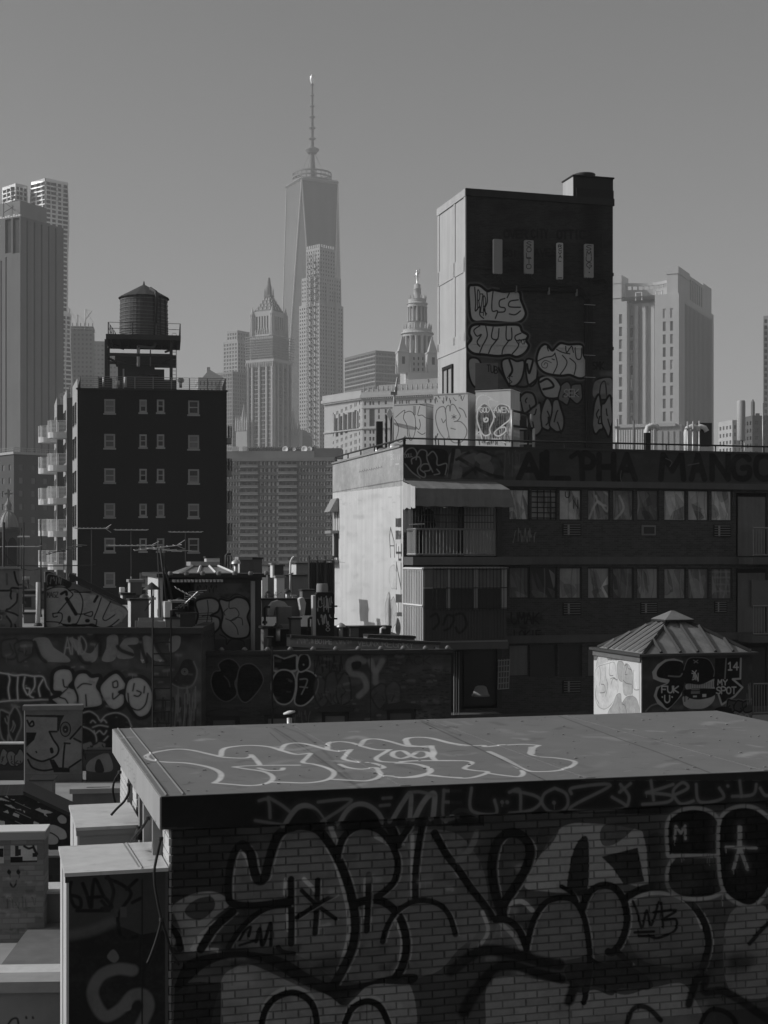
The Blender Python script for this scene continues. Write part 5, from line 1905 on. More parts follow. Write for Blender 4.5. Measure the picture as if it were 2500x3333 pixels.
  # ---- washing on the balcony
  for (x0, x1, y0, y1, v_, lab, nm, cat) in ((712,808,565,718,.006, 'black jacket hanging from the balcony line under the awning', 'hanging_jacket', 'jacket'),(845,925,560,715,.2, 'pale trousers hanging from the balcony line under the awning', 'hanging_trousers', 'trousers')):
    a, zt_ = gx(x0, y0,-d1 + .3)
    b, zb_ = gx(x1, y1,-d1 + .3)
    c = thing(nm, lab, cat, fB, a, -d1 + .3, zb_, group='washing on the balcony')
    w, h = b - a, zt_ - zb_
    m = MB()
    if nm == 'hanging_jacket':
      m.vprism([(.1 * w, 0),(.14 * w, .55 * h),(0,.1 * h),(-.06 * w, .2 * h),(.12 * w, .85 * h),(.38 * w, h),(.62 * w, h),(.88 * w, .85 * h),(1.06 * w, .2 * h),(w, .1 * h),(.86 * w, .55 * h),(.9 * w, 0)],-.05,.05)
      m.build('cloth', mat('black_cloth', v_, rough=.95), c)
    else:
      m.vprism([(.05 * w, .1 * h),(.1 * w, h),(.9 * w, h),(.98 * w, .05 * h),(.62 * w, 0),(.55 * w, .65 * h),(.42 * w, .08 * h)],-.04,.04)
      m.build('cloth', mat('pale_cloth', v_, rough=.95, amp=.3, scale=4), c)
    MB().bar((.3 * w, 0, h),(.7 * w, 0, h + .02),.025).build('hanger', m_white, c)
  # lamp-shade shaped bin and bird cage dim on the low balcony
  a, zq = fB.front(1565,2240,-d1 + .4)
  c = thing('upturned_basket', 'pale upturned basket on the dark lower balcony', 'basket', fB, a, -d1 + .4, zlo + .62)
  MB().lathe([(.3,0),(.26,.12),(.2,.3),(.12,.34)],(0,0,0),14).build('body', m_conc, c)
  MB().lathe([(.31,-.03),(.32,0),(.31,.03)],(0,0,0),14).build('rim', m_ironl, c)
  a, zq = fB.front(1620,2200,-d1 - .1)
  c = thing('window_grate', 'bent pale wire grate hung outside the dark lower balcony', 'grate', fB, a, -d1 - .12, zz(2245,51))
  for i in range(5):
    MB().bar((i * .1,0,0),(i * .1 + .04,0,1.05),.025).build('wire', m_galv, c)
  for i in range(6):
    MB().bar((0,0, i * .2),(.42,0, i * .2 + .02),.025).build('wire', m_galv, c)
  MB().box(.02,.4,.03,.05,.02,1.0).build('sheet', m_blind, c)
apartment_building()
# ---------------------------------------------------------------- graffiti tower on the apartment roof
zRoof = zB - 1.0

def roof_tower():
  fr = Frame(1519,60.0,16)
  K = 1659 / 800.0
  zt = zz(613,60.0)
  W, D = fr.front(1995,700)[0],3.75
  t = thing('graffiti_tower', 'tall windowless brick roof tower covered in throw-ups with antenna panels', 'roof tower', fr, z=0)
  c = Canvas(fr, 'front', 0,1515,600,2010,1470,62).crop(1350,500, K)
  c.mottle(.02,.5,26,3,360,300,1330,900,20,70)
  c.line([(1200,290),(1190,420),(1200,620)],130,.012,.75, soft=.8)
  c.line([(1170,960),(1172,1300),(1172,1660)],40,.006,.7, soft=.7)
  c.text('OVER', 605,515,760,565,15,.012,.9, soft=.7)
  c.text('CITY', 790,510,900,565,12,.012,.9, soft=.7)
  c.text('OTTIC', 965,515,1150,570,15,.012,.9, soft=.7)
  c.text('BOI', 600,650,690,690,10,.014,.8, soft=.8)
  c.text('AVEST', 810,640,1000,690,10,.014,.7, soft=.8)
  G, B = .62,.006
  # two big throw-ups by the corner
  P = [(368,900),(395,888),(440,892),(490,928),(530,920),(600,932),(700,930),(716,985),(740,1045),(748,1085),(720,1125),(660,1140),(560,1132),(470,1128),(410,1130),(380,1100),(370,1000)]
  c.line(P, 40,.22,.8, closed=True, soft=.6)
  c.line(P, 26, B, closed=True)
  c.fill(P, G)
  c.line(P, 12, B, closed=True)
  for q in ([(405,900),(412,1000),(410,1060),(440,1030),(440,1085),(465,1110)],[(488,930),(490,1000),(470,1050),(485,1080)],[(530,925),(522,1000),(525,1060),(560,1060),(545,1110)],[(610,975),(575,990),(575,1030),(610,1040),(605,1065),(560,1068)],[(700,985),(645,995),(640,1030),(715,1035)],[(640,1080),(680,1085),(715,1060)],[(640,940),(625,970)]):
    c.line(q, 9, B)
  c.text('RZR', 425,925,480,1050,7, B, dy=20)
  P = [(372,1210),(385,1165),(440,1152),(540,1160),(640,1155),(705,1160),(725,1200),(762,1225),(752,1260),(768,1300),(740,1345),(690,1368),(640,1355),(560,1362),(470,1352),(400,1345),(362,1315),(358,1290),(385,1250)]
  c.line(P, 40,.22,.8, closed=True, soft=.6)
  c.line(P, 26, B, closed=True)
  c.fill(P, G)
  c.line(P, 12, B, closed=True)
  for q in ([(440,1160),(400,1190),(420,1230),(450,1220),(420,1270),(440,1300)],[(480,1160),(490,1230),(460,1290),(440,1340)],[(530,1170),(520,1240),(560,1250),(570,1180)],[(560,1250),(520,1300),(500,1345)],[(620,1165),(620,1250),(655,1250),(655,1175)],[(640,1255),(600,1310),(590,1350)],[(720,1210),(680,1230),(690,1260),(750,1250)],[(690,1265),(700,1300),(660,1350)]):
    c.line(q, 9, B)
  c.text('PCP', 705,1255,755,1285,5,.02)
  # wide lower layer
  c.mottle(.13,.7,40,5,370,1380,860,1640,30,80)
  for P in ([(365,1390),(420,1380),(450,1430),(440,1560),(400,1570),(368,1500)],[(590,1400),(640,1380),(690,1400),(740,1400),(730,1500),(690,1560),(640,1560),(600,1480)],[(750,1400),(800,1390),(830,1430),(820,1540),(770,1560)],[(840,1520),(930,1500),(990,1570),(990,1640),(880,1640)]):
    c.fill(P, .45,.9)
    c.line(P, 14, B, closed=True)
  for q in ([(640,1390),(660,1460),(640,1500)],[(760,1420),(775,1480),(800,1400)],[(850,1540),(900,1520),(940,1570),(870,1590)],[(560,1440),(600,1500),(640,1570)],[(690,1570),(760,1570),(840,1510)]):
    c.line(q, 16, B)
  c.text('$', 625,1495,660,1555,6, B)
  c.rect(408,1412,562,1592,.2)
  c.text('TUB', 490,1425,560,1470,7,.01, dy=6)
  # eye throw-up
  P = [(828,1400),(835,1345),(858,1300),(890,1290),(930,1330),(960,1300),(990,1280),(1040,1290),(1130,1292),(1142,1360),(1172,1410),(1178,1465),(1150,1505),(1110,1512),(1050,1490),(990,1495),(900,1482),(850,1450)]
  c.line(P, 40,.22,.8, closed=True, soft=.6)
  c.line(P, 24, B, closed=True)
  c.fill(P, G)
  c.line(P, 11, B, closed=True)
  for q in ([(830,1400),(880,1375),(930,1365),(950,1345)],[(895,1300),(905,1330)],[(950,1350),(965,1420),(940,1480)],[(1000,1360),(1030,1400),(1020,1440),(985,1490)],[(1050,1380),(1090,1420),(1080,1490)],[(960,1320),(1000,1340),(1050,1350)],[(1020,1300),(1030,1340),(1060,1300),(1075,1340)],[(1085,1310),(1095,1380),(1125,1380),(1130,1310)],[(930,1385),(945,1390)]):
    c.line(q, 8, B)
  c.line([(875,1425),(885,1410),(900,1420),(890,1445),(865,1440),(860,1415),(885,1395),(925,1410)],5, B)
  # right margin
  c.text('SMK', 1205,1405,1280,1455,9,.012)
  P = [(1205,1560),(1240,1520),(1330,1510),(1345,1580),(1340,1650),(1210,1650)]
  c.fill(P, .3,.9)
  c.line(P, 14, B, closed=True)
  c.line([(1250,1650),(1260,1560),(1290,1540),(1300,1650)],9, B)
  c.mottle(.15,.6,14,9,1200,1480,1340,1650,15,40)
  c.bubble(1210,1640,1335,1900,2,.3,.008,12,31)
  c.bubble(780,1660,1000,1900,3,.28,.008,12,32)
  c.bubble(560,1590,800,1760,3,.26,.008,12,61, halo=.18)
  c.bubble(985,1540,1130,1690,2,.2,.01,9,62)
  c.text('SEK', 1010,1590,1110,1640,7,.4)
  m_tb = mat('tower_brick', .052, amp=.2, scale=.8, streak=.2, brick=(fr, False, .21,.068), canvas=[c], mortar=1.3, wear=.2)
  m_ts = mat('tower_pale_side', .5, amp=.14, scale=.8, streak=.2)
  b = MB()
  z0 = zRoof - 1
  b.quad((0,0, z0),(W, 0, z0),(W, 0, zt - .02),(0,0, zt - .02))
  b.quad((W, 0, z0),(W, D, z0),(W, D, zt - .02),(W, 0, zt - .02))
  b.quad((W, D, z0),(0, D, z0),(0, D, zt - .02),(W, D, zt - .02))
  b.quad((0,0, zt - .02),(W, 0, zt - .02),(W, D, zt - .02),(0, D, zt - .02))
  b.build('front_wall', m_tb, t)
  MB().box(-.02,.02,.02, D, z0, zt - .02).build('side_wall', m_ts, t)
  m_band = mat('tower_band', .045, amp=.15, scale=.8, streak=.2)
  zy = lambda y: zz(500 + y / K, 60.0)
  MB().box(-.05, W + .05,-.06,.02, zy(283), zt).build('cornice_front', m_band, t)
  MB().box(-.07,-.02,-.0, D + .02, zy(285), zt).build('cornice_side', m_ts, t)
  for y in (748,1262):
    MB().box(W * .005, W + .03,-.03,.02, zy(y + 22), zy(y)).build('floor_band', m_tb, t)
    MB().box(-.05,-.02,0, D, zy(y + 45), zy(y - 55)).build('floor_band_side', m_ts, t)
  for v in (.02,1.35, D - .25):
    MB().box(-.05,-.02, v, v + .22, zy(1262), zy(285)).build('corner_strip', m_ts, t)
  for (u) in (0.35, W - .5):
    MB().box(u, u + .05,-.02,.01, zy(748), zy(283)).build('panel_edge', m_band, t)
  # window on the pale side
  v0, v1 = fr.side(1350 + 265 / K, 0)[0], fr.side(1350 + 198 / K, 0)[0]
  f = MB()
  zw0, zw1 = zy(1620), zy(1392)
  f.box(-.09,-.02, v0, v0 + .12, zw0, zw1)
  f.box(-.09,-.02, v1 - .1, v1, zw0, zw1)
  f.box(-.1,-.02, v0, v1, zw1 - .1, zw1 + .04)
  f.box(-.09,-.02,(v0 + v1) / 2 - .06,(v0 + v1) / 2 + .06, zw0, zw1)
  wo = f.build('window', m_dark, t)
  MB().box(-.05,-.03, v0 + .1, v1 - .1, zw0, zw1).build('pane', mat('boarded_pane', .4, amp=.15, streak=.2), wo)
  # flue on top
  uf = fr.front(1868,600)[0]
  zf = zz(556,60.5)
  cflue = MB()
  cflue.box(uf, W + .02,.02,1.15, zt, zf)
  fl = cflue.build('flue', m_band, t)
  MB().box(uf - .02, uf, .04,1.13, zt, zf - .02).build('flue_side', m_ts, fl)
  MB().box(uf - .05, W + .06,-.03,1.2, zf, zf + .06).build('flue_coping', m_dark, fl)
  MB().lathe([(.42,0),(.46,.14),(.46,.2),(.3,.22)],(uf + .75,.6, zf + .06),16).build('flue_cap', m_iron, fl)
  MB().box(uf + .1, W + .02,-.05,.0, zt - .05, zt + .35).build('soot_patch', m_dark, fl)
  # antennas and cables
  ca = Canvas(fr, 'front', -.3,1560,700,2000,960,90).crop(1350,500, K)
  for s_, x, y0, y1, w in (('SOLTO', 755,590,780,32, ),('RCVAL', 972,612,730,20),('SMUG', 1160,615,770,34)):
    n_ = len(s_)
    h = (y1 - y0) / n_
    for i, ch in enumerate(s_):
      ca.text(ch, x + (i % 2) * 3, y0 + i * h + 3, x + w, y0 + (i + 1) * h - 4,5,.012)
  for y in (775,800):
    ca.line([(1180, y),(1182, y + 1)],7,.01)
  ca.line([(970,838),(995,838)],6,.02)
  m_ant = mat('antenna_shell', .34, rough=.5, amp=.06, scale=1, canvas=[ca])
  m_ant2 = mat('white_antenna_shell', .52, rough=.5, amp=.06, scale=1, canvas=[ca])
  for i, (x0, x1, y0, y1) in enumerate(((533,592,575,812),(744,803,582,812),(963,1002,600,848),(1150,1208,608,838))):
    u0, z1 = fr.front(1350 + x0 / K, 500 + y0 / K, -.3)
    u1, z0_ = fr.front(1350 + x1 / K, 500 + y1 / K, -.3)
    a = thing('cell_antenna', ('plain grey antenna panel nearest the tower corner', 'antenna panel with vertical letters SOLTO on the tower', 'narrow white antenna panel on the tower', 'antenna panel tagged SMUG nearest the black cable duct')[i], 'antenna', fr, u0,-.3, z0_, group='antenna panels on the tower')
    w, h = u1 - u0, z1 - z0_
    MB().vprism([(.02,0),(0,.03),(0, h - .03),(.02, h),(w - .02, h),(w, h - .03),(w, .03),(w - .02,0)],0,.14).build('shell', m_ant2 if i == 2 else m_ant, a)
    for q in (.15,.85):
      MB().box(w * .35, w * .65,.14,.31, h * q - .05, h * q + .05).build('bracket', m_iron, a)
    for q in (.25,.5,.75):
      MB().tube([(w * q, .07,.02),(w * q, .07,-.16)],.022,6).build('connector', m_iron, a)
  def wire(P, r=.02, mm=None, nm='cable'):
    Q = spl([(p[0], p[1]) for p in P], n=5)
    MB().tube([(fr.front(1350 + x / K, 500 + y / K, -.08)[0],-.08, fr.front(1350 + x / K, 500 + y / K, -.08)[1]) for x, y in Q], r, 5).build(nm, mm or m_dark, t)
  wire([(575,830),(560,860),(510,880),(515,905),(560,918)],.018, m_iron)
  wire([(590,830),(600,870),(640,890)],.018, m_iron)
  wire([(780,830),(815,855),(830,900),(855,905)],.02, m_iron)
  wire([(720,885),(780,880),(810,900)],.02, m_iron)
  wire([(1190,855),(1280,850),(1302,890),(1280,935),(1200,960)],.035)
  for dy in (0,14,28):
    wire([(580,915 + dy * .3),(680,888 + dy),(900,892 + dy),(1080,900 + dy),(1140,930 + dy * .6),(1160 + dy * .5,980)],.075)
  for q in range(4):
    MB().box(fr.front(1350 + (1148 + q * 12) / K, 0)[0], fr.front(1350 + (1157 + q * 12) / K, 0)[0],-.12,-.04, zRoof, zy(975)).build('cable_run', m_dark, t)
  for y in (980,1102,1328,1480):
    u0, u1 = fr.front(1350 + 1135 / K, 0)[0], fr.front(1350 + 1210 / K, 0)[0]
    MB().box(u0, u1,-.15,-.12, zy(y + 3), zy(y)).build('cable_clamp', m_galv, t)
  for x in (675,895,1082):
    u0 = fr.front(1350 + x / K, 0)[0]
    MB().box(u0, u0 + .05,-.16,-.02, zy(925), zy(878)).build('cable_clamp', m_ironl, t)

roof_tower()

def roof_boxes():
  K = 1659 / 600.0
  z0 = zRoof
  specs = [('A', 1282,1386,1410,1316,55.6),('B', 1411,1523,1546,1283,55.0),('C', 1548,1662,1691,1272,54.4)]
  labs = {'A': 'lowest white roof box with thin black line drawing, beside the diamond sign', 'B': 'middle white roof box with black balloon letters and a star', 'C': 'white roof box painted with thick white loops over dark scrawl'}
  for nm, x0, x1, x2, yt, Y in specs:
    fr = Frame(x0, Y, -23)
    W = fr.front(x1, yt)[0]
    zt = zz(yt + 3, Y)
    D = 1.0
    # depth so that the shaded side ends at x2
    for D_ in [q * .05 for q in range(4,60)]:
      p = fr.world(W, D_)
      if p.x / p.y * F + CX >= x2:
        D = D_
        break
    c = Canvas(fr, 'front', 0, x0 - 2, yt - 10, x1 + 2,1475,95).crop(1230,1180, K)
    if nm == 'A':
      c.fill([(150,540),(260,560),(345,585),(335,602),(240,590),(155,560)],.16,.8)
      c.rect(318,385,345,470,.2,.7)
      for P in ([(160,490),(240,425),(232,480)],[(240,450),(290,435),(330,470),(342,560),(330,650),(300,700),(272,660),(262,560),(232,500),(240,450)],[(150,510),(185,570),(180,640),(165,690),(200,715),(240,690)],[(380,390),(362,470),(400,470),(432,495)],[(375,510),(385,560),(370,600),(340,570)],[(360,620),(400,645),(430,630)],[(280,600),(285,650),(300,690)],[(385,375),(432,385)]):
        c.line(P, 6,.02)
      c.text('$', 232,662,258,712,5,.03)
    elif nm == 'B':
      for P in ([(530,430),(560,400),(600,400),(615,470),(620,560),(640,650),(620,690),(580,660),(540,590),(520,500),(530,430)],[(608,440),(620,395),(645,385),(652,435),(660,380),(690,380),(720,430),(745,480),(720,520),(690,530)],[(690,530),(750,532),(800,590),(800,650),(760,710),(700,722),(660,700),(640,650)],[(660,590),(700,600)],[(575,505),(590,540),(610,515)],[(735,405),(775,430),(800,490)]):
        c.line(P, 8,.05)
        c.line(P, 3,.3)
      c.text('*', 660,460,715,515,6,.05)
      c.tag(510,300,660,365,6,.03,4)
      c.tag(680,290,790,340,5,.03,5, n=3)
      for x in (520,545,600,740):
        c.line([(x, 700),(x + 3,745)],12,.02)
      c.line([(520,660),(515,700),(540,640)],9,.02)
    else:
      c.mottle(.2,.8,60,6,890,420,1195,720,14,50)
      for P in ([(900,420),(960,370),(1020,420),(1040,500),(1010,580),(1000,650),(950,640),(910,560),(890,480)],[(1045,420),(1100,375),(1190,410),(1190,520),(1110,590),(1030,640),(1020,560)]):
        c.fill(P, .10,.85)
      c.tag(900,460,1020,640,7,.02,7, n=6)
      c.tag(1040,460,1180,700,7,.02,8, n=7)
      c.tag(900,640,1190,740,8,.1,11, n=8)
      for P in ([(905,410),(960,365),(1020,415),(1045,500),(1010,590),(1010,640),(960,655),(920,600),(892,500),(905,410)],[(1045,430),(1100,370),(1190,400),(1195,500),(1130,560),(1050,630),(1090,660),(1150,620),(1145,580),(1090,590)],[(885,380),(900,310),(960,290),(1060,340),(1080,350),(1010,330),(1000,370),(1060,490)],[(890,640),(920,625),(940,700)],[(980,710),(1060,690),(1150,720)],[(965,510),(975,495),(992,505),(985,528),(960,528),(955,500)]):
        c.line(P, 13,.75)
      c.text('GOD', 918,400,1005,445,7,.8)
      c.text('AWEN', 1050,398,1185,448,7,.8)
    t = thing('graffiti_roof_box', labs[nm], 'roof unit', fr, z=z0, group='white roof boxes behind the parapet')
    m = mat('roof_box_paint_' + nm.lower(),.62, rough=.7, amp=.1, scale=1.2, streak=.15, canvas=[c])
    MB().box(0, W, 0, D, 0, zt - z0).build('casing', m, t)
    MB().box(-.02, W + .02,-.02, D + .02, zt - z0, zt - z0 + .04).build('lid', m_galv, t)
    MB().box(.05, W - .05,-.012,0,.02,.1).build('base_trim', m_ironl, t)
  # railing along the parapet and frames beside the boxes
  rl = thing('parapet_railing', 'thin black pipe railing along the painted parapet', 'railing', fB, z=zB)
  for i in range(10):
    MB().bar((.05 + i * 2.05,.1,.05),(.05 + i * 2.05,.1,.32),.04).build('post', m_dark, rl)
  MB().tube([(.05,.1,.3),(UB, .1,.3)],.035,6).build('rail', m_dark, rl)
  for i in range(6):
    MB().bar((.1,.1 + i * 2.0,.05),(.1,.1 + i * 2.0,.3),.04).build('post', m_dark, rl)
  MB().tube([(.1,.1,.3),(.1,10.2,.3)],.035,6).build('rail', m_iron, rl)
  ff = Frame(1660,53.6,10)
  gf = thing('roof_guard_frame', 'black and white pipe guard frames beside the loop-painted roof box', 'guard rail', ff, z=z0)
  zy = lambda y: zz(1180 + y / K, 53.6) - z0
  fx = lambda x: ff.front(1230 + x / K, 0)[0]
  def pipe(x0, y0, x1, y1, mm, r=.04, v0=0, v1=0):
    MB().tube([(fx(x0), v0, zy(y0)),(fx(x1), v1, zy(y1))], r, 6).build('pipe', mm, gf)
  pipe(735,230,1525,250, m_dark, .045,4,4)
  for x in (738,1130,1525):
    pipe(x, 225, x, 700, m_dark, .05,4,4)
  pipe(1525,245,1525,450, m_galv, .04,3.9,3.9)
  pipe(1280,350,1525,355, m_dark, .04,3.8,3.8)
  for x, y0, y1 in ((1208,425,770),(1375,460,540),(1402,590,770)):
    pipe(x, y0, x, y1, m_galv, .055)
  for x0, y0, x1, y1 in ((1208,430,1375,465),(1208,570,1400,590),(1350,470,1350,740)):
    pipe(x0, y0, x1, y1, m_dark, .045)
  pipe(1275,730,1400,728, m_galv, .03)
  pipe(1275,594,1345,596, m_galv, .03)
  for y0, y1 in ((280,262),(385,370)):
    pipe(1430, y0,1500, y1, m_galv, .03,3.5,3.5)
  ub = thing('dark_roof_unit', 'dark square plant box behind the guard frames at the tower foot', 'roof unit', ff, fx(1290),2.6, z0)
  MB().box(0, fx(1530) - fx(1290),0,1.2,0, zy(455)).build('casing', m_iron, ub)
  MB().box(.1, fx(1480) - fx(1290),-.03,0,.1, zy(560)).build('panel', m_conc, ub)
  # diamond sign and posts at the left corner of the roof
  fs = Frame(1268,57.5,10)
  sg = thing('diamond_sign', 'small white diamond sign on a post by the roof corner', 'sign', fs, z=z0)
  zs = lambda y: zz(1100 + y / 4.1475,57.5) - z0
  k = 57.5 / F / 4.1475
  MB().vprism([(-44 * k, zs(1030)),(0, zs(940)),(44 * k, zs(1030)),(0, zs(1118))],-.03,0).build('plate', m_white, sg)
  MB().bar((-.12,.04, zs(1480)),(-.12,.04, zs(1030)),.06).build('post', m_dark, sg)
  for i, (x, y0, y1, w, mm, lab) in enumerate(((920,1490,1015,.26, m_dark, 'thick black post beside the diamond sign'),(725,1540,1160,.24, m_dark, 'short black post left of the diamond sign'))):
    f2 = Frame(1060 + x / 4.1475,58.5 - i, 10)
    p = thing('roof_post', lab, 'post', f2, z=z0, group='posts at the roof corner')
    zt_ = zz(1100 + y1 / 4.1475,58.5) - z0
    MB().box(-w / 2, w / 2,-w / 2, w / 2,0, zt_).build('shaft', mm, p)
    MB().box(-w / 2 - .03, w / 2 + .03,-w / 2 - .03, w / 2 + .03,0,.06).build('base_plate', m_iron, p)
  mp = thing('antenna_mast', 'slender leaning antenna mast above the diamond sign', 'mast', Frame(1274,58,10), z=z0)
  MB().tube([(0,0,0),(.12,0, zz(1290,58) - z0),(.25,0, zz(1228,58) - z0)],.045,6).build('pole', m_galv, mp)
  MB().box(-.04,.22,-.08,.02, zz(1285,58) - z0, zz(1275,58) - z0).build('clamp', m_conc, mp)
  MB().tube([(.17,.02, zz(1278,58) - z0),(.17,.02, zz(1258,58) - z0)],.07,6).build('head', m_conc, mp)
  # vents, poles and the round antenna on the right of the roof
  f3 = Frame(2000,57.0,16)
  K3 = 1659 / 600.0
  zk = lambda y: zz(800 + y / K3,58.5) - z0
  ux = lambda x: f3.front(1900 + x / K3,0)[0]
  for i, x in enumerate((298,480,660,937,1018,1108,1450,1648)):
    y1 = (1590,1595,1600,1595,1585,1572,1770,1400)[i]
    p = thing('roof_pole', ('pole at the foot of the tower on the roof', 'pole in front of the pale podium panels', 'pole by the first gooseneck vent', 'pole left of the paired gooseneck vents', 'pole between the paired gooseneck vents', 'pole with dark box right of the gooseneck vents', 'thin pole under the round antenna', 'tall pole at the right picture edge')[i], 'pole', f3, ux(x),(i % 3) * .3, z0, group='poles on the apartment roof')
    MB().tube([(0,0,0),(0,0, zk(y1))],.045 if i < 6 else .03,6).build('shaft', m_galv if i != 1 else m_ironl, p)
    if i in (0,2,3,4):
      MB().box(-.12,.12,-.05,.05, zk(1665), zk(1655)).build('clamp', m_galv, p)
    if i == 5:
      MB().box(-.02,.5,-.1,.2, zk(1800), zk(1590)).build('box', m_iron, p)
  for i, x in enumerate((615,975,1050)):
    p = thing('gooseneck_vent', ('pale bent vent pipe alone before the podium', 'pale bent vent pipe, left of the pair', 'pale bent vent pipe, right of the pair')[i], 'vent pipe', f3, ux(x),.5, z0, group='gooseneck vents on the roof')
    zt_ = zk(1625)
    MB().tube([(0,0,0),(0,0, zt_ - .25),(.06,0, zt_ - .08),(.25,-.05, zt_),(.42,-.08, zt_ - .05),(.5,-.1, zt_ - .2)],.1,10).build('pipe', m_white, p)
    MB().lathe([(.16,0),(.16,.1),(.11,.14)],(0,0,0),10).build('flashing', m_galv, p)
  p = thing('black_vent_stub', 'short black vent stub on the parapet before the podium', 'vent pipe', f3, ux(571),0, z0)
  MB().box(-.1,.1,-.1,.1,0, zk(1705)).build('pipe', m_dark, p)
  MB().box(-.13,.13,-.13,.13,0,.08).build('flashing', m_iron, p)
  p = thing('round_antenna', 'pale round antenna drum on a thin post near the right edge', 'antenna', f3, ux(1440),.2, z0)
  r = 38 * 58.5 / F / K3
  MB().lathe([(r * .9, zk(1750)),(r, zk(1735)),(r, zk(1400)),(r * .9, zk(1388))],(0,0,0),20).build('radome', mat('radome_paint', .5, rough=.5, amp=.05), p)
  MB().tube([(0.06,0,0),(0.06,0, zk(1745))],.03,6).build('post', m_ironl, p)
  for i, (u, v) in enumerate(((0.9,6.0),(.9,4.0))):
    p = thing('spun_roof_vent', ('shiny turbine vent on the far roof edge', 'shiny turbine vent nearer the roof corner')[i], 'roof vent', fB, u, v, z0, group='shiny turbine vents')
    MB().lathe([(.15,0),(.15,.9),(.3,1.0),(.34,1.2),(.25,1.38),(.05,1.45)],(0,0,0),14).build('head', m_galv, p)
    MB().lathe([(.22,0),(.22,.12),(.16,.15)],(0,0,0),10).build('curb', m_conc, p)
roof_boxes()
# ---------------------------------------------------------------- rooftops in the middle distance
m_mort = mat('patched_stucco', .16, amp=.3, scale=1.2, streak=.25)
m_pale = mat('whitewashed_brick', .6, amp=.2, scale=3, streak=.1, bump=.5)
m_coping = mat('tarred_coping', .035, rough=.5, amp=.35, scale=3)

def pbox(name, label, cat, px0, px1, pyt, pyb, Y, dep, m, th=16.0, cap=None, group=None, over=.05, capm=None, pale=None, z0=None):
  """a block whose front spans the given photograph rectangle at depth Y; optional coping and pale sunlit end"""
  fr = Frame(px0, Y, th)
  W = fr.front(px1,0)[0]
  zt, zb = zz(pyt, Y),(zz(pyb, Y) if z0 is None else z0)
  t = thing(name, label, cat, fr, z=zb, group=group)
  MB().box(0, W, 0, dep, 0, zt - zb).build('body', m, t)
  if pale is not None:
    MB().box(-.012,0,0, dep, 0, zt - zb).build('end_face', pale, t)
  if cap:
    MB().box(-over, W + over, -over, dep + over, zt - zb, zt - zb + cap).build('coping', capm or m_coping, t)
  return t, fr, W, zt, zb

zR1 = 20.25                                    # deck of the middle roofs

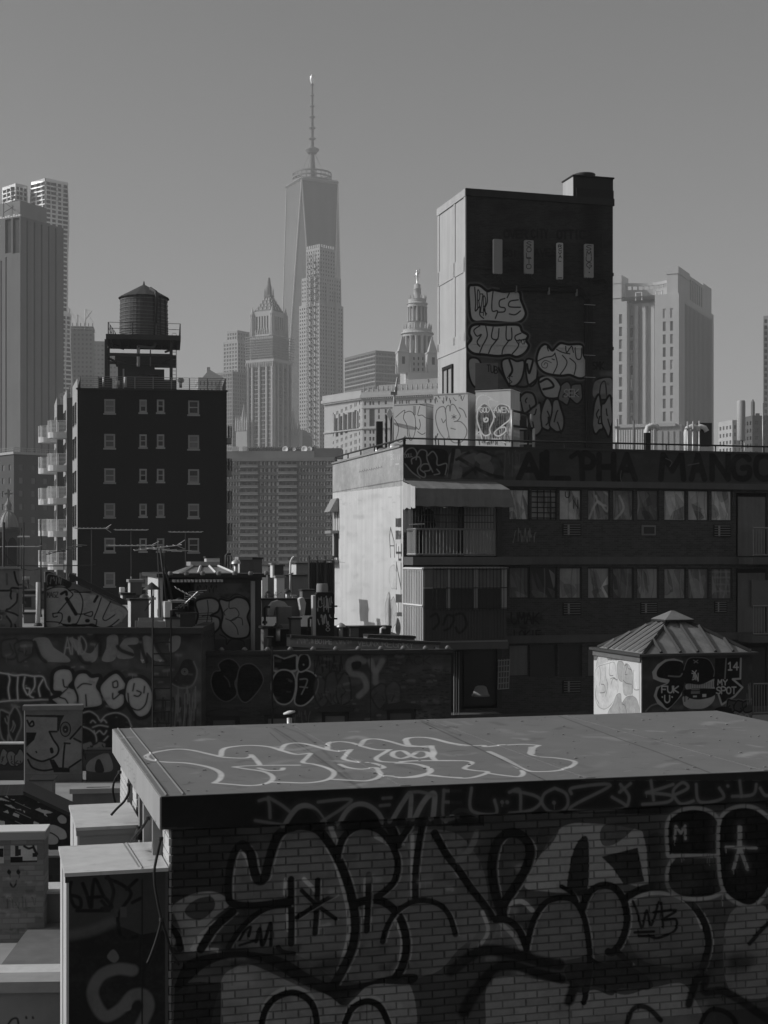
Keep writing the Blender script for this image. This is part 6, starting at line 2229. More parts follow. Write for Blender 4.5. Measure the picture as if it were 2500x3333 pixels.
def left_block():
  # ---- low building with the long painted wall: its deck, its front wall, the lower roof in front of it
  fr = Frame(0,35.0,1.0)
  K3 = 1659 / 750.0
  c = Canvas(fr, 'front', 0,-5,2040,665,2560,70).crop(0,1700, K3)
  c.fill([(0,790),(1450,790),(1450,1500),(0,1500)],.04,.8, curve=False)
  c.mottle(.08,.6,120,3,0,800,1450,1500,20,90)
  c.mottle(.02,.5,60,13,0,800,1450,1500,20,70)
  G = .27
  c.spray = .3
  for P in ([(240,840),(340,830),(390,900),(480,960),(500,1000),(380,1000),(310,990),(280,920)],[(500,830),(580,860),(600,920),(660,940),(720,860),(690,990),(600,1000),(560,940)],[(780,820),(850,820),(830,980),(740,990),(770,900)],[(900,840),(990,830),(990,870),(920,880),(960,920),(960,970),(860,975),(850,930)],[(1030,830),(1090,830),(1150,930),(1210,990),(1120,990),(1060,930),(1050,1000),(1020,990)],[(1230,830),(1300,820),(1290,900),(1230,930)]):
    c.fill(P, G, .9)
  for P in ([(250,860),(290,960),(330,1000)],[(560,930),(600,1000),(650,1010)],[(850,890),(880,920),(960,950)],[(1020,840),(1030,920),(1060,1000)],[(1110,850),(1150,930),(1200,990)],[(690,830),(720,860),(720,950)]):
    c.line(P, 26,.012,.9, soft=.5)
  c.text('AND', 465,825,625,945,9,.3,.9)
  for x in (1030,1158):
    c.fill([(x - 15,985),(x + 14,985),(x, 1005)],.4,1, curve=False, edge=0)
  c.fill([(1330,990),(1400,1000),(1420,1080),(1390,1170),(1300,1190),(1240,1160),(1290,1070)],.015,.9)
  c.line([(1240,1160),(1310,1190),(1390,1170),(1425,1080),(1400,1000)],10,.16)
  for r_ in (22,12):
    c.line([(1335 + r_ * math.cos(a),1072 + r_ * math.sin(a)) for a in [q * .9 for q in range(8)]],5,.16)
  # black hollow letters at the left
  P = [(0,1080),(60,1090),(110,1100),(170,1095),(240,1105),(310,1110),(340,1180),(370,1220),(365,1270),(290,1275),(200,1280),(110,1280),(40,1285),(0,1290)]
  c.fill(P, .008)
  c.line(P, 9,.45)
  for q in ([(60,1090),(70,1130),(60,1200),(70,1270)],[(130,1110),(125,1190),(130,1280)],[(180,1110),(170,1180),(200,1240),(215,1200),(190,1190)],[(250,1110),(250,1180),(215,1240),(240,1260)],[(310,1130),(280,1190),(290,1250)]):
    c.line(q, 9,.45)
  # bubble piece with smiling face
  B = .008
  L = [[(380,1150),(390,1080),(440,1050),(510,1060),(530,1130),(500,1180),(570,1210),(580,1270),(530,1330),(450,1345),(400,1300),(370,1270),(420,1250),(440,1220),(385,1210)],
    [(530,1160),(560,1090),(620,1080),(660,1110),(720,1110),(700,1180),(730,1230),(740,1310),(660,1335),(570,1330),(560,1250)],
    [(720,1200),(760,1130),(840,1080),(900,1140),(915,1190),(860,1220),(900,1240),(895,1310),(830,1350),(770,1310)],
    [(905,1200),(930,1130),(1000,1110),(1060,1140),(1100,1210),(1105,1300),(1070,1380),(1000,1400),(940,1330),(905,1270)]]
  for P in L:
    c.line(P, 40, B, closed=True)
  for P in L:
    c.fill(P, .42)
    c.line(P, 15, B, closed=True)
  for q in ([(455,1130),(465,1180),(490,1190),(430,1250),(470,1270),(490,1300)],[(620,1240),(625,1320)],[(560,1190),(600,1160),(660,1165)],[(815,1230),(820,1270),(870,1230)],[(970,1160),(960,1210)],[(1045,1180),(1040,1225)],[(990,1210),(1020,1225),(1000,1250),(970,1245)],[(925,1230),(940,1320),(1000,1350),(1050,1310),(1070,1230)],[(815,1150),(845,1140),(850,1180),(820,1185),(815,1150)]):
    c.line(q, 9, B)
  # black rounded shapes with thin pale outlines and faces below
  P = [(590,1370),(640,1360),(690,1380),(720,1420),(770,1380),(850,1370),(920,1400),(950,1470),(940,1600),(900,1760),(700,1770),(595,1650)]
  c.fill(P, .006)
  for q in ([(600,1370),(650,1360),(700,1390),(725,1425),(770,1385),(850,1370),(920,1405),(950,1470)],[(600,1470),(650,1490),(690,1530),(700,1590)],[(655,1440),(670,1425),(690,1440)],[(730,1435),(750,1420),(770,1440)],[(670,1475),(720,1460),(780,1470)],[(680,1500),(690,1520),(720,1500),(750,1525),(770,1500)],[(700,1590),(740,1580),(780,1540)]):
    c.line(q, 8,.35)
  c.bubble(20,820,230,1010,2,.08,.02,10,44, al=.6)
  c.mottle(.2,.5,70,45,0,800,1450,1500,5,20)
  c.mottle(.10,.7,30,23,1130,1180,1440,1480,14,40)
  c.tag(1130,1260,1430,1480,7,.02,24, n=9)
  c.tag(1250,1180,1430,1480,6,.16,25, n=6)
  c.bubble(600,1575,760,1660,2,.2,.01,8,26)
  c.bubble(0,1330,140,1580,2,.01,.2,8,27)
  m_w = mat('painted_long_wall', .06, amp=.3, scale=1.4, streak=.25, canvas=[c], wear=.25)
  t = thing('painted_wall_building', 'low building whose long wall is layered with old graffiti', 'building', fr)
  W = fr.front(655,0)[0]
  zt = zz(2062,35)
  m = MB()
  shell(m, -9, W, 0,19,3, zt, skip='dt')
  m.build('painted_wall', m_w, t)
  MB().box(-9, W, .1,19, zt - .2, zR1).build('roof_deck', m_gravel, t)
  MB().box(-9, W + .05,-.12,.25, zt, zt + .14).build('coping', m_coping, t)
  MB().box(W - .25, W + .02,.25,3, zt, zt + .14).build('coping', m_coping, t)
  # iron ladder on the wall
  ld = thing('wall_ladder', 'thin iron ladder fixed to the long graffiti wall', 'ladder', fr, fr.front(500,0)[0],-.15, zz(2380,35))
  h = zz(2020,35) - zz(2380,35)
  w = fr.front(559,0)[0] - fr.front(500,0)[0]
  for u in (0, w):
    MB().bar((u, 0,0),(u, 0, h + (.25 if u else .6)),.03).build('rail', m_dark, ld)
  for i in range(8):
    MB().bar((0,0,.2 + i * .277),(w, 0,.2 + i * .277),.022).build('rung', m_dark, ld)
  # ---- sloped stair bulkhead
  K = 1659 / 420.0
  ft = Frame(147,35.4,13)
  c = Canvas(ft, 'front', 0,145,1855,420,2056,85).crop(0,1780, K)
  c.fill([(580,310),(1700,780),(1700,1080),(580,1080)],.15,.8, curve=False)
  c.fill([(600,310),(900,430),(890,520),(760,500),(620,520),(600,440)],.02)
  c.line([(610,480),(600,380),(640,340),(760,370),(900,430),(1000,470)],14,.2)
  c.tag(640,380,800,470,8,.25,3)
  c.fill([(600,560),(700,510),(820,500),(900,560),(1050,580),(1300,640),(1440,720),(1590,780),(1640,860),(1500,1000),(1300,1040),(1000,1020),(800,1010),(600,1000)],.36)
  c.mottle(.35,.5,14,5,800,600,1300,950,25,60)
  for P in ([(600,550),(700,515),(830,515),(910,570),(940,610),(890,670),(740,850)],[(890,560),(960,545),(1030,590),(1070,700),(1050,850),(1000,970),(970,990)],[(960,575),(1040,580),(1170,575)],[(1310,650),(1260,800),(1215,920),(1250,940),(1240,1010)],[(1430,700),(1370,820),(1330,920),(1380,940),(1500,860)],[(680,855),(790,850),(800,930),(760,990)],[(680,855),(690,900),(740,890)],[(980,860),(1080,860),(1190,830),(1180,890),(1090,870)],[(600,960),(760,970),(860,1020),(950,990),(1080,1020),(1190,990),(1300,1040),(1420,1020),(1540,930)]):
    c.line(P, 15,.008)
  c.line([(860,660),(920,760),(980,860)],48,.008)
  c.line([(790,600),(850,570),(860,610)],36,.008)
  c.line([(1260,630),(1220,700)],34,.008)
  for (x, y, a, b) in ((893,928,20,44),(1130,948,30,22)):
    c.fill([(x + a * math.cos(q), y + b * math.sin(q)) for q in [k * .785 for k in range(8)]],.01)
  c.line([(820,1000),(960,1010),(1180,1010),(1320,1050),(1450,1030)],30,.008)
  for P in ([(1360,900),(1400,800),(1440,740),(1430,820)],[(1430,830),(1500,800),(1520,780)],[(1500,870),(1480,800)],[(1540,810),(1600,870),(1570,960)],[(1360,880),(1420,870)]):
    c.line(P, 15,.3)
  c.text('MAGZ', 605,575,750,645,9,.01)
  m_t = mat('stair_bulkhead_paint', .2, amp=.25, scale=2, canvas=[c], brick=(ft, False, .21,.068), mortar=1.1)
  t = thing('sloped_stair_bulkhead', 'wedge-shaped stair bulkhead with big balloon letters', 'bulkhead', ft, z=zR1)
  U = lambda px: ft.front(px, 0)[0]
  Z = lambda py: zz(py, 35.4) - zR1
  P = [(U(147),0),(U(147), Z(1862)),(U(162), Z(1861)),(U(408), Z(1976)),(U(417), Z(1990)),(U(417),0)]
  MB().vprism(P, 0,.4).build('body', m_t, t)
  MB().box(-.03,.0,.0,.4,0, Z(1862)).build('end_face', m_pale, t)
  a, b = Vector((U(222),0, Z(1878))), Vector((U(406),0, Z(1969)))
  MB().add([(a.x, -.08, a.z),(b.x, -.08, b.z),(b.x, .45, b.z),(a.x, .45, a.z),(a.x + .03,-.08, a.z + .1),(b.x + .03,-.08, b.z + .1),(b.x + .03,.45, b.z + .1),(a.x + .03,.45, a.z + .1)],[(0,1,2,3),(7,6,5,4),(0,4,5,1),(1,5,6,2),(2,6,7,3),(3,7,4,0)]).build('coping', m_coping, t)
  MB().box(U(226), U(244),-.05,.4, Z(1895), Z(1871)).build('coping_block', m_coping, t)
  MB().box(U(143), U(151),-.1,-.02,-.1, Z(1895)).build('corner_post', m_coping, t)
  # ---- painted wall stub at the left edge
  t, f2, W2, zt2, zb2 = pbox('painted_wall_stub', 'painted wall stub cut by the left picture edge', 'wall', -30,62,1852,2056,35.1,.35, None, th=1, z0=zR1)
  c = Canvas(f2, 'front', 0,-30,1845,64,2060,75).crop(0,1780, K)
  c.fill([(-90,300),(250,300),(240,560),(200,520),(120,560),(-90,540)],.17,.9)
  c.fill([(-90,570),(120,570),(230,600),(220,720),(130,790),(-90,780)],.19,.9)
  c.fill([(90,800),(210,860),(220,930),(170,980),(120,920)],.17,.9)
  for P in ([(-90,555),(40,555),(130,550),(160,520),(245,525)],[(190,310),(215,420),(245,480)],[(150,560),(140,620),(150,660)],[(230,600),(220,700),(140,780),(90,800)],[(80,820),(180,850),(235,880)],[(90,890),(150,980),(140,1060)],[(200,1000),(215,1060)]):
    c.line(P, 26,.012)
  c.line([(90,340),(95,470)],30,.08,.8)
  c.line([(-30,870),(20,880),(20,930),(-30,940)],14,.25)
  c.mottle(.02,.7,14,6,-90,780,60,1060,15,40)
  mm = mat('wall_stub_paint', .12, amp=.3, scale=2, canvas=[c], streak=.2)
  for o in t.children:
    o.data.materials.clear()
    o.data.materials.append(mm)
  MB().box(-.05, W2 * .93,-.06,.4, zt2 - zb2 + .0, zt2 - zb2 + .05).build('coping', m_ironl, t)
  # pipes, low huts and clutter on the deck behind
  for i, (px, y0, y1, Y, r, mm) in enumerate(((124,2038,1895,36.5,.055, m_pale),(133,2008,1690,42,.022, m_dark),(77,2010,1700,41,.02, m_dark),(12,2056,1700,36,.035, m_iron),(58,2010,1742,43,.016, m_dark),(70,1990,1720,47,.018, m_dark))):
    p = thing('roof_pipe', ('spattered pale pipe stack beside the wedge bulkhead', 'tall black pole left of the wedge bulkhead', 'thin pole behind the wall stub', 'pole standing at the left picture edge', 'thin pole with a small crosspiece near the church', 'thinnest pole rising before the brick housing tower')[i], 'pole' if i else 'pipe', None, (px - CX) / F * Y, Y, zz(y0, Y), group='poles and pipes on the painted building')
    h = zz(y1, Y) - zz(y0, Y)
    MB().tube([(0,0,0),(0,0, h)], r, 7).build('shaft', mm, p)
    MB().lathe([(r * 2,0),(r * 2,.04),(r * 1.2,.08)],(0,0,0),8).build('collar', m_iron, p)
    if i == 4:
      MB().bar((0,0, h - .05),(.35,0, h - .05),.05).build('crosspiece', m_conc, p)
  pbox('low_dark_hut', 'low black-roofed hut behind the pale deck', 'hut', 62,150,1932,1978,50,3, m_mort, th=6, cap=.1, z0=zR1)
  t, f2, W2, zt2, zb2 = pbox('vent_cabinet', 'vent cabinet with a dark square opening on the deck', 'cabinet', 62,118,1938,1975,49,.8, m_mort, th=6, z0=zR1)
  MB().box(.05,.4,-.02,.01,.08,.42).build('opening', m_dark, t)
  t = thing('pitched_shed', 'small shed with black pitched roof behind the deck at left', 'shed', Frame(58,54,6), z=zR1)
  MB().vprism([(0, zz(1948,54) - zR1),(0, zz(1898,54) - zR1),(.75, zz(1928,54) - zR1),(.9, zz(1948,54) - zR1)],0,2).build('body', m_tar, t)
  MB().box(0,.9,.3,1.8,0, zz(1948,54) - zR1).build('base', m_mort, t)
  p = thing('capped_flue', 'horizontal bright metal flue behind the deck at left', 'flue', Frame(64,53,6), z=zz(1882,53))
  MB().tube([(0,0,0),(.35,0,0)],.06,8).build('pipe', m_galv, p)
  MB().tube([(-.02,0,0),(.05,0,0)],.1,8).build('cap', m_galv, p)
  MB().tube([(.3,0,0),(.3,.0,-1.0)],.03,6).build('leg', m_iron, p)
  # long thin line across and the aerial at the edge
  p = thing('aerial_cable', 'long black cable strung level past the round balconies', 'cable', None, 0,44,0)
  MB().tube([((x - CX) / F * 44,0, zz(1839 + 3 * math.sin(x * .01),44)) for x in range(-20,330,30)],.016,5).build('wire', m_dark, p)
left_block()

# ---------------------------------------------------------------- TV aerials
def yagi(label, px, pyb, pyt, Y, boom, els, lean=0.0, rot=0.0, tilt=0.0, mm=None, bow=False):
  X = (px - CX) / F * Y
  t = thing('tv_aerial', label, 'aerial', None, X, Y, zz(pyb, Y), group='television aerials on the middle roofs')
  h = zz(pyt, Y) - zz(pyb, Y)
  MB().tube([(0,0,0),(lean, 0, h)],.012,6).build('mast', m_iron, t)
  L = boom / F * Y
  d = Vector((math.cos(rot) * math.cos(tilt), math.sin(rot) * math.cos(tilt), math.sin(tilt)))
  c = Vector((lean, 0, h))
  mm = mm or m_galv
  MB().tube([c - d * L * .5, c + d * L * .5],.014,5).build('boom', mm, t)
  s = Vector((-math.sin(rot), math.cos(rot),0))
  for i in range(els):
    q = c + d * L * (i / (els - 1) - .5)
    w = .22 + .5 * abs(i / (els - 1) - .35)
    MB().tube([q - s * w, q + s * w + Vector((0,0,.03))],.008,4).build('element', mm, t)
  if bow:
    for k in (-1,1):
      MB().tube([c + d * L * .42, c + d * L * .6 + Vector((0,0,.12 * k))],.008,4).build('element', mm, t)
  return t
yagi('aerial with dense bright tip before the black building, left', 298,1990,1720,43,105,9, rot=.12, bow=True)
yagi('small level aerial before the black building, in the middle', 427,1930,1725,44,105,7, rot=.1)
yagi('wide flat aerial on the tallest mast beside the hipped skylight', 604,2010,1732,43,105,8, rot=.05)
yagi('aerial with long bright booms above the conical vent', 427,1940,1776,41,150,9, rot=.05, bow=True)
yagi('big tangled aerial on leaning tripod masts', 525,2050,1783,37.5,150,8, lean=-.1, rot=.2, tilt=.12, bow=True)
yagi('second tangled aerial crossing the big one', 540,2050,1790,37.8,130,7, lean=-.05, rot=-.35, tilt=-.08)
yagi('bent fallen aerial in front of the balloon-letter bulkhead', 612,2005,1955,36.6,90,9, rot=-.3, tilt=.7)
yagi('broken aerial with upright rods by the bulkhead door', 602,1990,1930,36.9,70,6, rot=.2, tilt=-.5)
yagi('aerial crossing the left picture edge', 10,1990,1779,38,230,5, rot=.1)
yagi('faint aerial with fine rods before the balconies', 208,1960,1790,42,120,9, rot=.5, tilt=.25, mm=m_iron)

# ---------------------------------------------------------------- bulkhead block with hipped skylight and everything around it
def bulkhead_block():
  K = 1659 / 480.0
  Y = 38.0
  fr = Frame(515, Y, 14)
  U = lambda px, v=0: fr.front(px, 0, v)[0]
  Z = lambda py, q=Y: zz(py, q)
  c = Canvas(fr, 'front', 0,625,1880,860,2140,80).crop(380,1700, K)
  c.fill([(880,680),(1540,680),(1540,1310),(940,1310),(880,1100)],.12,.8, curve=False)
  c.tag(900,700,1140,780,9,.02,4, n=8)
  c.mottle(.05,.7,30,5,880,690,1540,860,14,50)
  for P in ([(890,900),(960,860),(1080,850),(1150,900),(1140,990),(1060,1040),(1150,1080),(1150,1180),(1060,1250),(960,1240),(890,1180),(920,1040)],[(1160,870),(1260,880),(1360,840),(1460,870),(1500,960),(1470,1060),(1500,1180),(1470,1280),(1340,1300),(1250,1270),(1180,1180),(1200,1030)]):
    c.line(P, 34,.008, closed=True)
    c.fill(P, .32)
    c.line(P, 13,.008, closed=True)
  for q in ([(1020,870),(1030,1000),(1000,1200)],[(960,1050),(1050,1045),(1070,1110),(1040,1220)],[(1270,880),(1270,960),(1340,960),(1380,1030),(1330,1090),(1280,1100)],[(1220,1040),(1210,1000),(1250,965)],[(1230,1080),(1290,1110),(1350,1180),(1370,1260)],[(1290,1100),(1350,1065),(1410,1080),(1420,1150)],[(1180,830),(1260,850),(1340,800),(1440,830),(1500,880)],[(1160,1260),(1230,1300),(1240,1370),(1300,1310),(1420,1330),(1440,1380)]):
    c.line(q, 10,.01)
  for k in range(4):
    c.line([(920,1020 + k * 22),(1080,1012 + k * 24)],7,.02)
  m_b = mat('bulkhead_paint', .06, amp=.3, scale=1.5, streak=.3, canvas=[c])
  t = thing('skylight_bulkhead', 'dark roof bulkhead with balloon letters and hipped skylight on top', 'bulkhead', fr, z=18.5)
  zt = Z(1880)
  W = U(851)
  ud = U(634)
  b = MB()
  b.box(ud, W, 0,4.5,0, zt - 18.5)
  b.build('painted_wall', m_b, t)
  MB().box(.05, ud, 1.3,4.5,0, zt - 18.5).build('recess_wall', m_tar, t)
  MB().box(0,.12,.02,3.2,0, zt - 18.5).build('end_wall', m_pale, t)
  MB().box(-.05, W + .1,-.15,4.6, zt - 18.5, zt - 18.5 + .1).build('roof_edge', m_coping, t)
  for i in range(7):
    MB().lathe([(.05,-.04),(.07,0),(.05,.06)],(.3 + i * .42,-.16, zt - 18.4),8).build('edge_knob', m_ironl, t)
  m = MB()
  for i in range(14):
    m.box(U(560) + i * .095, U(560) + i * .095 + .06,-.3,1.2, zt - 18.5 - .12, zt - 18.5 - .05)
  m.build('corrugated_canopy', m_galv, t, kind='stuff')
  MB().tube([(U(822),-.06, zt - 18.6),(U(822),-.06,.2)],.06,8).build('downpipe', m_conc, t)
  MB().box(U(829), U(834),-.05,.0,.1,1.0).build('fin', m_ironl, t)
  # hipped skylight
  s = thing('hipped_skylight', 'pale hipped glass skylight on the bulkhead roof', 'skylight', fr, 0,.4, zt + .1)
  a0, a1, b0, b1 = U(588,.4), U(760,.4), U(634,.9), U(710,.9)
  z1, z2 = Z(1843) - zt - .1, Z(1829) - zt - .1
  m_gl = mat('wired_glass', .22, rough=.3, spec=.5, amp=.15)
  m = MB()
  m.prism([(a0,0),(a1,0),(a1,2.6),(a0,2.6)],0, z1,[(b0,.9),(b1,.9),(b1,1.7),(b0,1.7)])
  m.build('glazing', m_gl, s)
  for k in (0,.33,.66,1):
    p, q = (a0 + (a1 - a0) * k, -.02,.02),(b0 + (b1 - b0) * k, .88, z1 + .02)
    MB().bar(p, q, .05).build('glazing_bar', m_white, s)
  MB().box(b0 - .08, b1 + .08,.8,1.8, z1, z2).build('cap', m_conc, s)
  MB().box(a0 - .05, a1 + .05,-.05,2.65,-.06,.02).build('curb', m_conc, s)
  # chimneys and small roof things: (name, label, category, px0, px1, top, bottom, depth, thickness, material, coping)
  items = [
    ('white_chimney', 'white chimney block right of the hipped skylight', 'chimney', 781,815,1822,1878,41,.5, m_mort, .08),
    ('brick_chimney', 'squat chimney with pale sunlit end behind the conical vent', 'chimney', 425,462,1895,1936,37.5,.5, m_mort, .07),
    ('rubble_stub', 'crumbled brick stub beside the squat chimney', 'chimney', 392,406,1912,1928,38,.3, m_pale, None),
    ('flat_hatch', 'flat dark roof hatch before the squat chimney', 'hatch', 400,435,1936,1962,37,.5, m_mort, .05),
    ('low_tagged_wall', 'low tagged wall with a flaking white edge', 'wall', 427,485,1955,2052,36.3,.7, m_mort, .05),
    ('gravel_curb', 'sunlit gravel-coated curb before the low tagged wall', 'curb', 447,536,2023,2052,35.8,.5, m_gravel, None),
    ('gravel_step', 'speckled upper gravel step on the curb', 'curb', 452,536,2012,2026,36.15,.35, m_gravel, None),
    ('peeling_chimney', 'peeling chimney stub under the leaning aerial masts', 'chimney', 537,558,1958,2052,36,.5, m_pale, None),
    ('capped_chimney', 'round-capped tarred chimney stub', 'chimney', 560,596,1962,2000,36.6,.5, m_tar, .06),
    ('square_vent_box', 'square black vent box with pale end', 'vent', 586,636,2000,2045,36.1,.5, m_tar, .04),
  ]
  for it in items:
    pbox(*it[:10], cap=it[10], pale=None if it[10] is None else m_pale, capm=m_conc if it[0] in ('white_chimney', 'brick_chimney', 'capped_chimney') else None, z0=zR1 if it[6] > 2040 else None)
  tt = Frame(427,36.3,6)
  # conical vent cap
  f2 = Frame(494,36.4,0)
  v = thing('conical_vent', 'dark conical rain cap on a thin pipe above the curb', 'vent', f2, z=zR1)
  r = 29 * 36.4 / F
  zc = zz(1919,36.4) - zR1
  MB().lathe([(r, 0),(r * .95,.02),(.03, zz(1897,36.4) - zz(1919,36.4)),(.005, zz(1895,36.4) - zz(1919,36.4))],(0,0, zc),16).build('cone', m_iron, v)
  MB().tube([(0,0,0),(0,0, zc)],.025,6).build('pipe', m_iron, v)
  for s_ in (-1,1):
    MB().tube([(0,0, zz(1955,36.4) - zR1),(s_ * .02 - .45,0,0)] if s_ < 0 else [(.05,0,0),(.05,0, zc)],.012,5).build('stay', m_iron, v)
  MB().box(-.1,.1,-.03,.03, zz(1952,36.4) - zR1, zz(1944,36.4) - zR1).build('clamp', m_galv, v)
  # leaning tripod masts
  for i, (x0, y0, x1, y1) in enumerate(((548,2000,522,1785),(580,2045,528,1800))):
    Yq = 37
    p = thing('leaning_mast', ('leaning black mast under the big aerial, shorter one', 'leaning black mast under the big aerial, longer one')[i], 'mast', None, (x0 - CX) / F * Yq, Yq, zz(y0, Yq), group='leaning aerial masts')
    MB().tube([(0,0,0),((x1 - x0) / F * Yq, 0, zz(y1, Yq) - zz(y0, Yq))],.028,6).build('pole', m_dark, p)
    MB().box(-.06,.06,-.06,.06,-.02,.04).build('foot', m_iron, p)
bulkhead_block()

# ---------------------------------------------------------------- tenement with dark windows, stack, ducts and the long painted board
def tenement():
  K = 1659 / 900.0
  fr = Frame(655,36.2,8)
  c = Canvas(fr, 'front', 0,650,2105,1480,2380,70).crop(600,1700, K)
  c.mottle(.05,.6,120,3,100,800,1600,1250,15,70)
  c.mottle(.13,.5,70,4,500,800,1600,1250,10,50)
  D = .007
  for P in ([(210,850),(260,820),(310,840),(330,890),(300,960),(310,1030),(250,1070),(190,1030),(165,960),(180,900),(220,890)],[(340,870),(400,850),(450,890),(470,950),(430,1020),(370,1075),(330,1040),(320,960)]):
    c.line(P, 16,.14, closed=True)
    c.fill(P, D)
  c.line([(240,920),(265,950),(275,985)],5,.1)
  for P, cv in (([(540,800),(600,820),(670,800),(670,880),(600,890),(540,880)], False),([(580,890),(640,900),(665,960),(650,1050),(610,1085),(560,1070),(530,1000),(540,930)], True),([(690,900),(760,900),(800,950),(780,1030),(720,1090),(670,1080),(680,1000)], True),([(700,800),(740,800),(748,860),(700,890),(685,860)], True)):
    c.line(P, 20,.42, closed=True)
    c.fill(P, D, curve=cv)
  for q in ([(695,940),(740,945),(705,1030)],[(695,985),(740,990)]):
    c.line(q, 8,.26)
  c.line([(716,850),(718,853)],9,.3)
  for P in ([(1080,830),(1040,810),(990,840),(1000,900),(1070,920),(1095,990),(1050,1040)],[(1120,830),(1150,890),(1190,830)],[(1150,890),(1150,960)]):
    c.line(P, 36,.26,.8, soft=.5)
  c.fill([(1010,840),(1060,835),(1055,870),(1015,875)],.02)
  c.tag(780,800,960,900,7,.02,8, n=8)
  c.text('FLACK', 1220,800,1480,850,6,.03,.8)
  r = random.Random(3)
  for _ in range(230):
    x, y = r.uniform(1215,1590), r.uniform(880,1240)
    if r.random() < .45 + .4 * (x > 1400):
      c.line([(x, y),(x + r.uniform(6,30), y)],5,.02,.9, curve=False, soft=.2)
  c.bubble(790,900,990,1110,3,.09,.02,9,41, al=.7)
  c.bubble(1130,960,1300,1120,2,.1,.025,8,42, al=.6)
  c.mottle(.2,.5,60,43,500,800,1600,1250,5,18)
  c.line([(1118,800),(1120,1200)],5,.02)
  c.tag(660,1130,760,1210,6,.12,9)
  m_w = mat('tenement_brick', .07, amp=.3, scale=1.4, streak=.3, brick=(fr, False, .21,.068), canvas=[c], mortar=1.2)
  t = thing('tenement_rear', 'dark brick tenement rear wall with black oval throw-ups', 'building', fr)
  U = lambda px, v=0: fr.front(px, 0, v)[0]
  W = U(1468)
  zt = zz(2132,36.2)
  hs = []
  for x0, x1, y0 in ((150,330,1130),(480,650,1125),(825,990,1115),(1215,1390,1105)):
    hs.append((U(600 + x0 / K), U(600 + x1 / K), zz(2480,37), zz(1700 + (y0 + 14) / K, 37)))
  wall = MB()
  holed(wall, P_front(0),0, W, 3, zt, hs, .25)
  wall.quad((W, 0,3),(W, 12,3),(W, 12, zt),(W, 0, zt))
  wall.quad((0,12,3),(0,0,3),(0,0, zt),(0,12, zt))
  wall.build('rear_wall', m_w, t)
  for h in hs:
    f = MB()
    w, hh = h[1] - h[0], h[3] - h[2]
    f.box(0,.1,0,.08,0, hh)
    f.box(w - .1, w, 0,.08,0, hh)
    f.box(.1, w - .1,0,.08, hh - .12, hh)
    f.box(.1, w - .1,0,.08, hh * .5, hh * .5 + .06)
    wo = f.build('window', m_iron, t, (h[0],.12, h[2]))
    MB().box(.1, w - .1,.03,.05,0, hh - .12).build('pane', m_pane if random.random() < .4 else m_blind, wo)
    l = MB()
    l.vprism([(-.12, hh),(-.12, hh + .1),(w * .5, hh + .2),(w + .12, hh + .1),(w + .12, hh)],-.16,-.1)
    l.build('lintel', m_coping, wo)
  MB().box(0, W, .1,12, zt - .25, zt - .1).build('roof_deck', m_tar, t)
  MB().box(-.05, W + .05,-.1,.22, zt, zt + .09).build('coping', m_coping, t)
  for i in range(11):
    u = .5 + i * W / 11
    MB().lathe([(.05,0),(.08,.03),(.03,.09)],(u, .05, zt + .09),8).build('coping_lump', m_ironl, t)
  MB().tube([(U(885),-.1, zt + .2),(U(885),-.1,12)],.025,5).build('cable', m_dark, t)
  # long sloping painted board
  z0 = zt
  def slab(name, label, cat, P0, P1, h, Yq, dep, m, group=None):
    """a long board between two pixels, following its slope"""
    a = Vector(((P0[0] - CX) / F * Yq[0], Yq[0], zz(P0[1], Yq[0])))
    b = Vector(((P1[0] - CX) / F * Yq[1], Yq[1], zz(P1[1], Yq[1])))
    o = thing(name, label, cat, None, a.x, a.y, a.z - h, group=group)
    d = b - a
    n = Vector((-d.y, d.x, 0)).normalized() * dep
    V = []
    for k, q in ((0, Vector((0,0,0))),(1, d),(2, d + n),(3, n)):
      V.append(q)
    m_ = MB()
    m_.add([v for v in V] + [v + Vector((0,0, h)) for v in V],[(3,2,1,0),(4,5,6,7),(0,1,5,4),(1,2,6,5),(2,3,7,6),(3,0,4,7)])
    m_.build('board', m, o)
    m_ = MB()
    up = Vector((0,0, h))
    e = Vector((0,0,.07))
    n2 = n * 1.2
    m_.add([up - n * .3, d + up - n * .3, d + up + n2, up + n2, up - n * .3 + e, d + up - n * .3 + e, d + up + n2 + e, up + n2 + e],[(3,2,1,0),(4,5,6,7),(0,1,5,4),(1,2,6,5),(2,3,7,6),(3,0,4,7)])
    m_.build('top_rail', m_iron, o)
    return o
  fb = Frame(945,38.0,12)
  K5 = 1659 / 520.0
  cb = Canvas(fb, 'front', 0,930,2060,1440,2130,80).crop(820,1800, K5)
  cb.fill([(380,870),(1800,910),(1800,1010),(380,945)],.3,.9, curve=False)
  cb.mottle(.15,.6,30,3,380,870,1800,990,10,40)
  cb.tag(470,885,650,935,7,.6,3, n=9)
  cb.text('BOTPE', 670,890,845,938,10,.7, dy=2)
  cb.tag(890,900,1060,945,7,.55,5, n=8)
  cb.text('VEUNX', 1130,910,1360,965,9,.6, dy=3)
  cb.text('REGNRY', 1395,920,1740,985,9,.65, dy=3)
  m_bd = mat('painted_board', .28, amp=.2, scale=3, canvas=[cb])
  slab('painted_board', 'long sloping pale board scrawled with tags on the tenement roof', 'board', (945,2075),(1430,2098),.24,(38.0,39.6),.3, m_bd)
  slab('short_painted_board', 'short second tagged board behind the long one', 'board', (1195,2073),(1350,2078),.12,(40.5,41),.3, m_bd)
  slab('black_parapet', 'black tarred parapet below the white end wall', 'parapet', (1098,2046),(1272,2044),.45,(42,42.6),.3, m_coping)
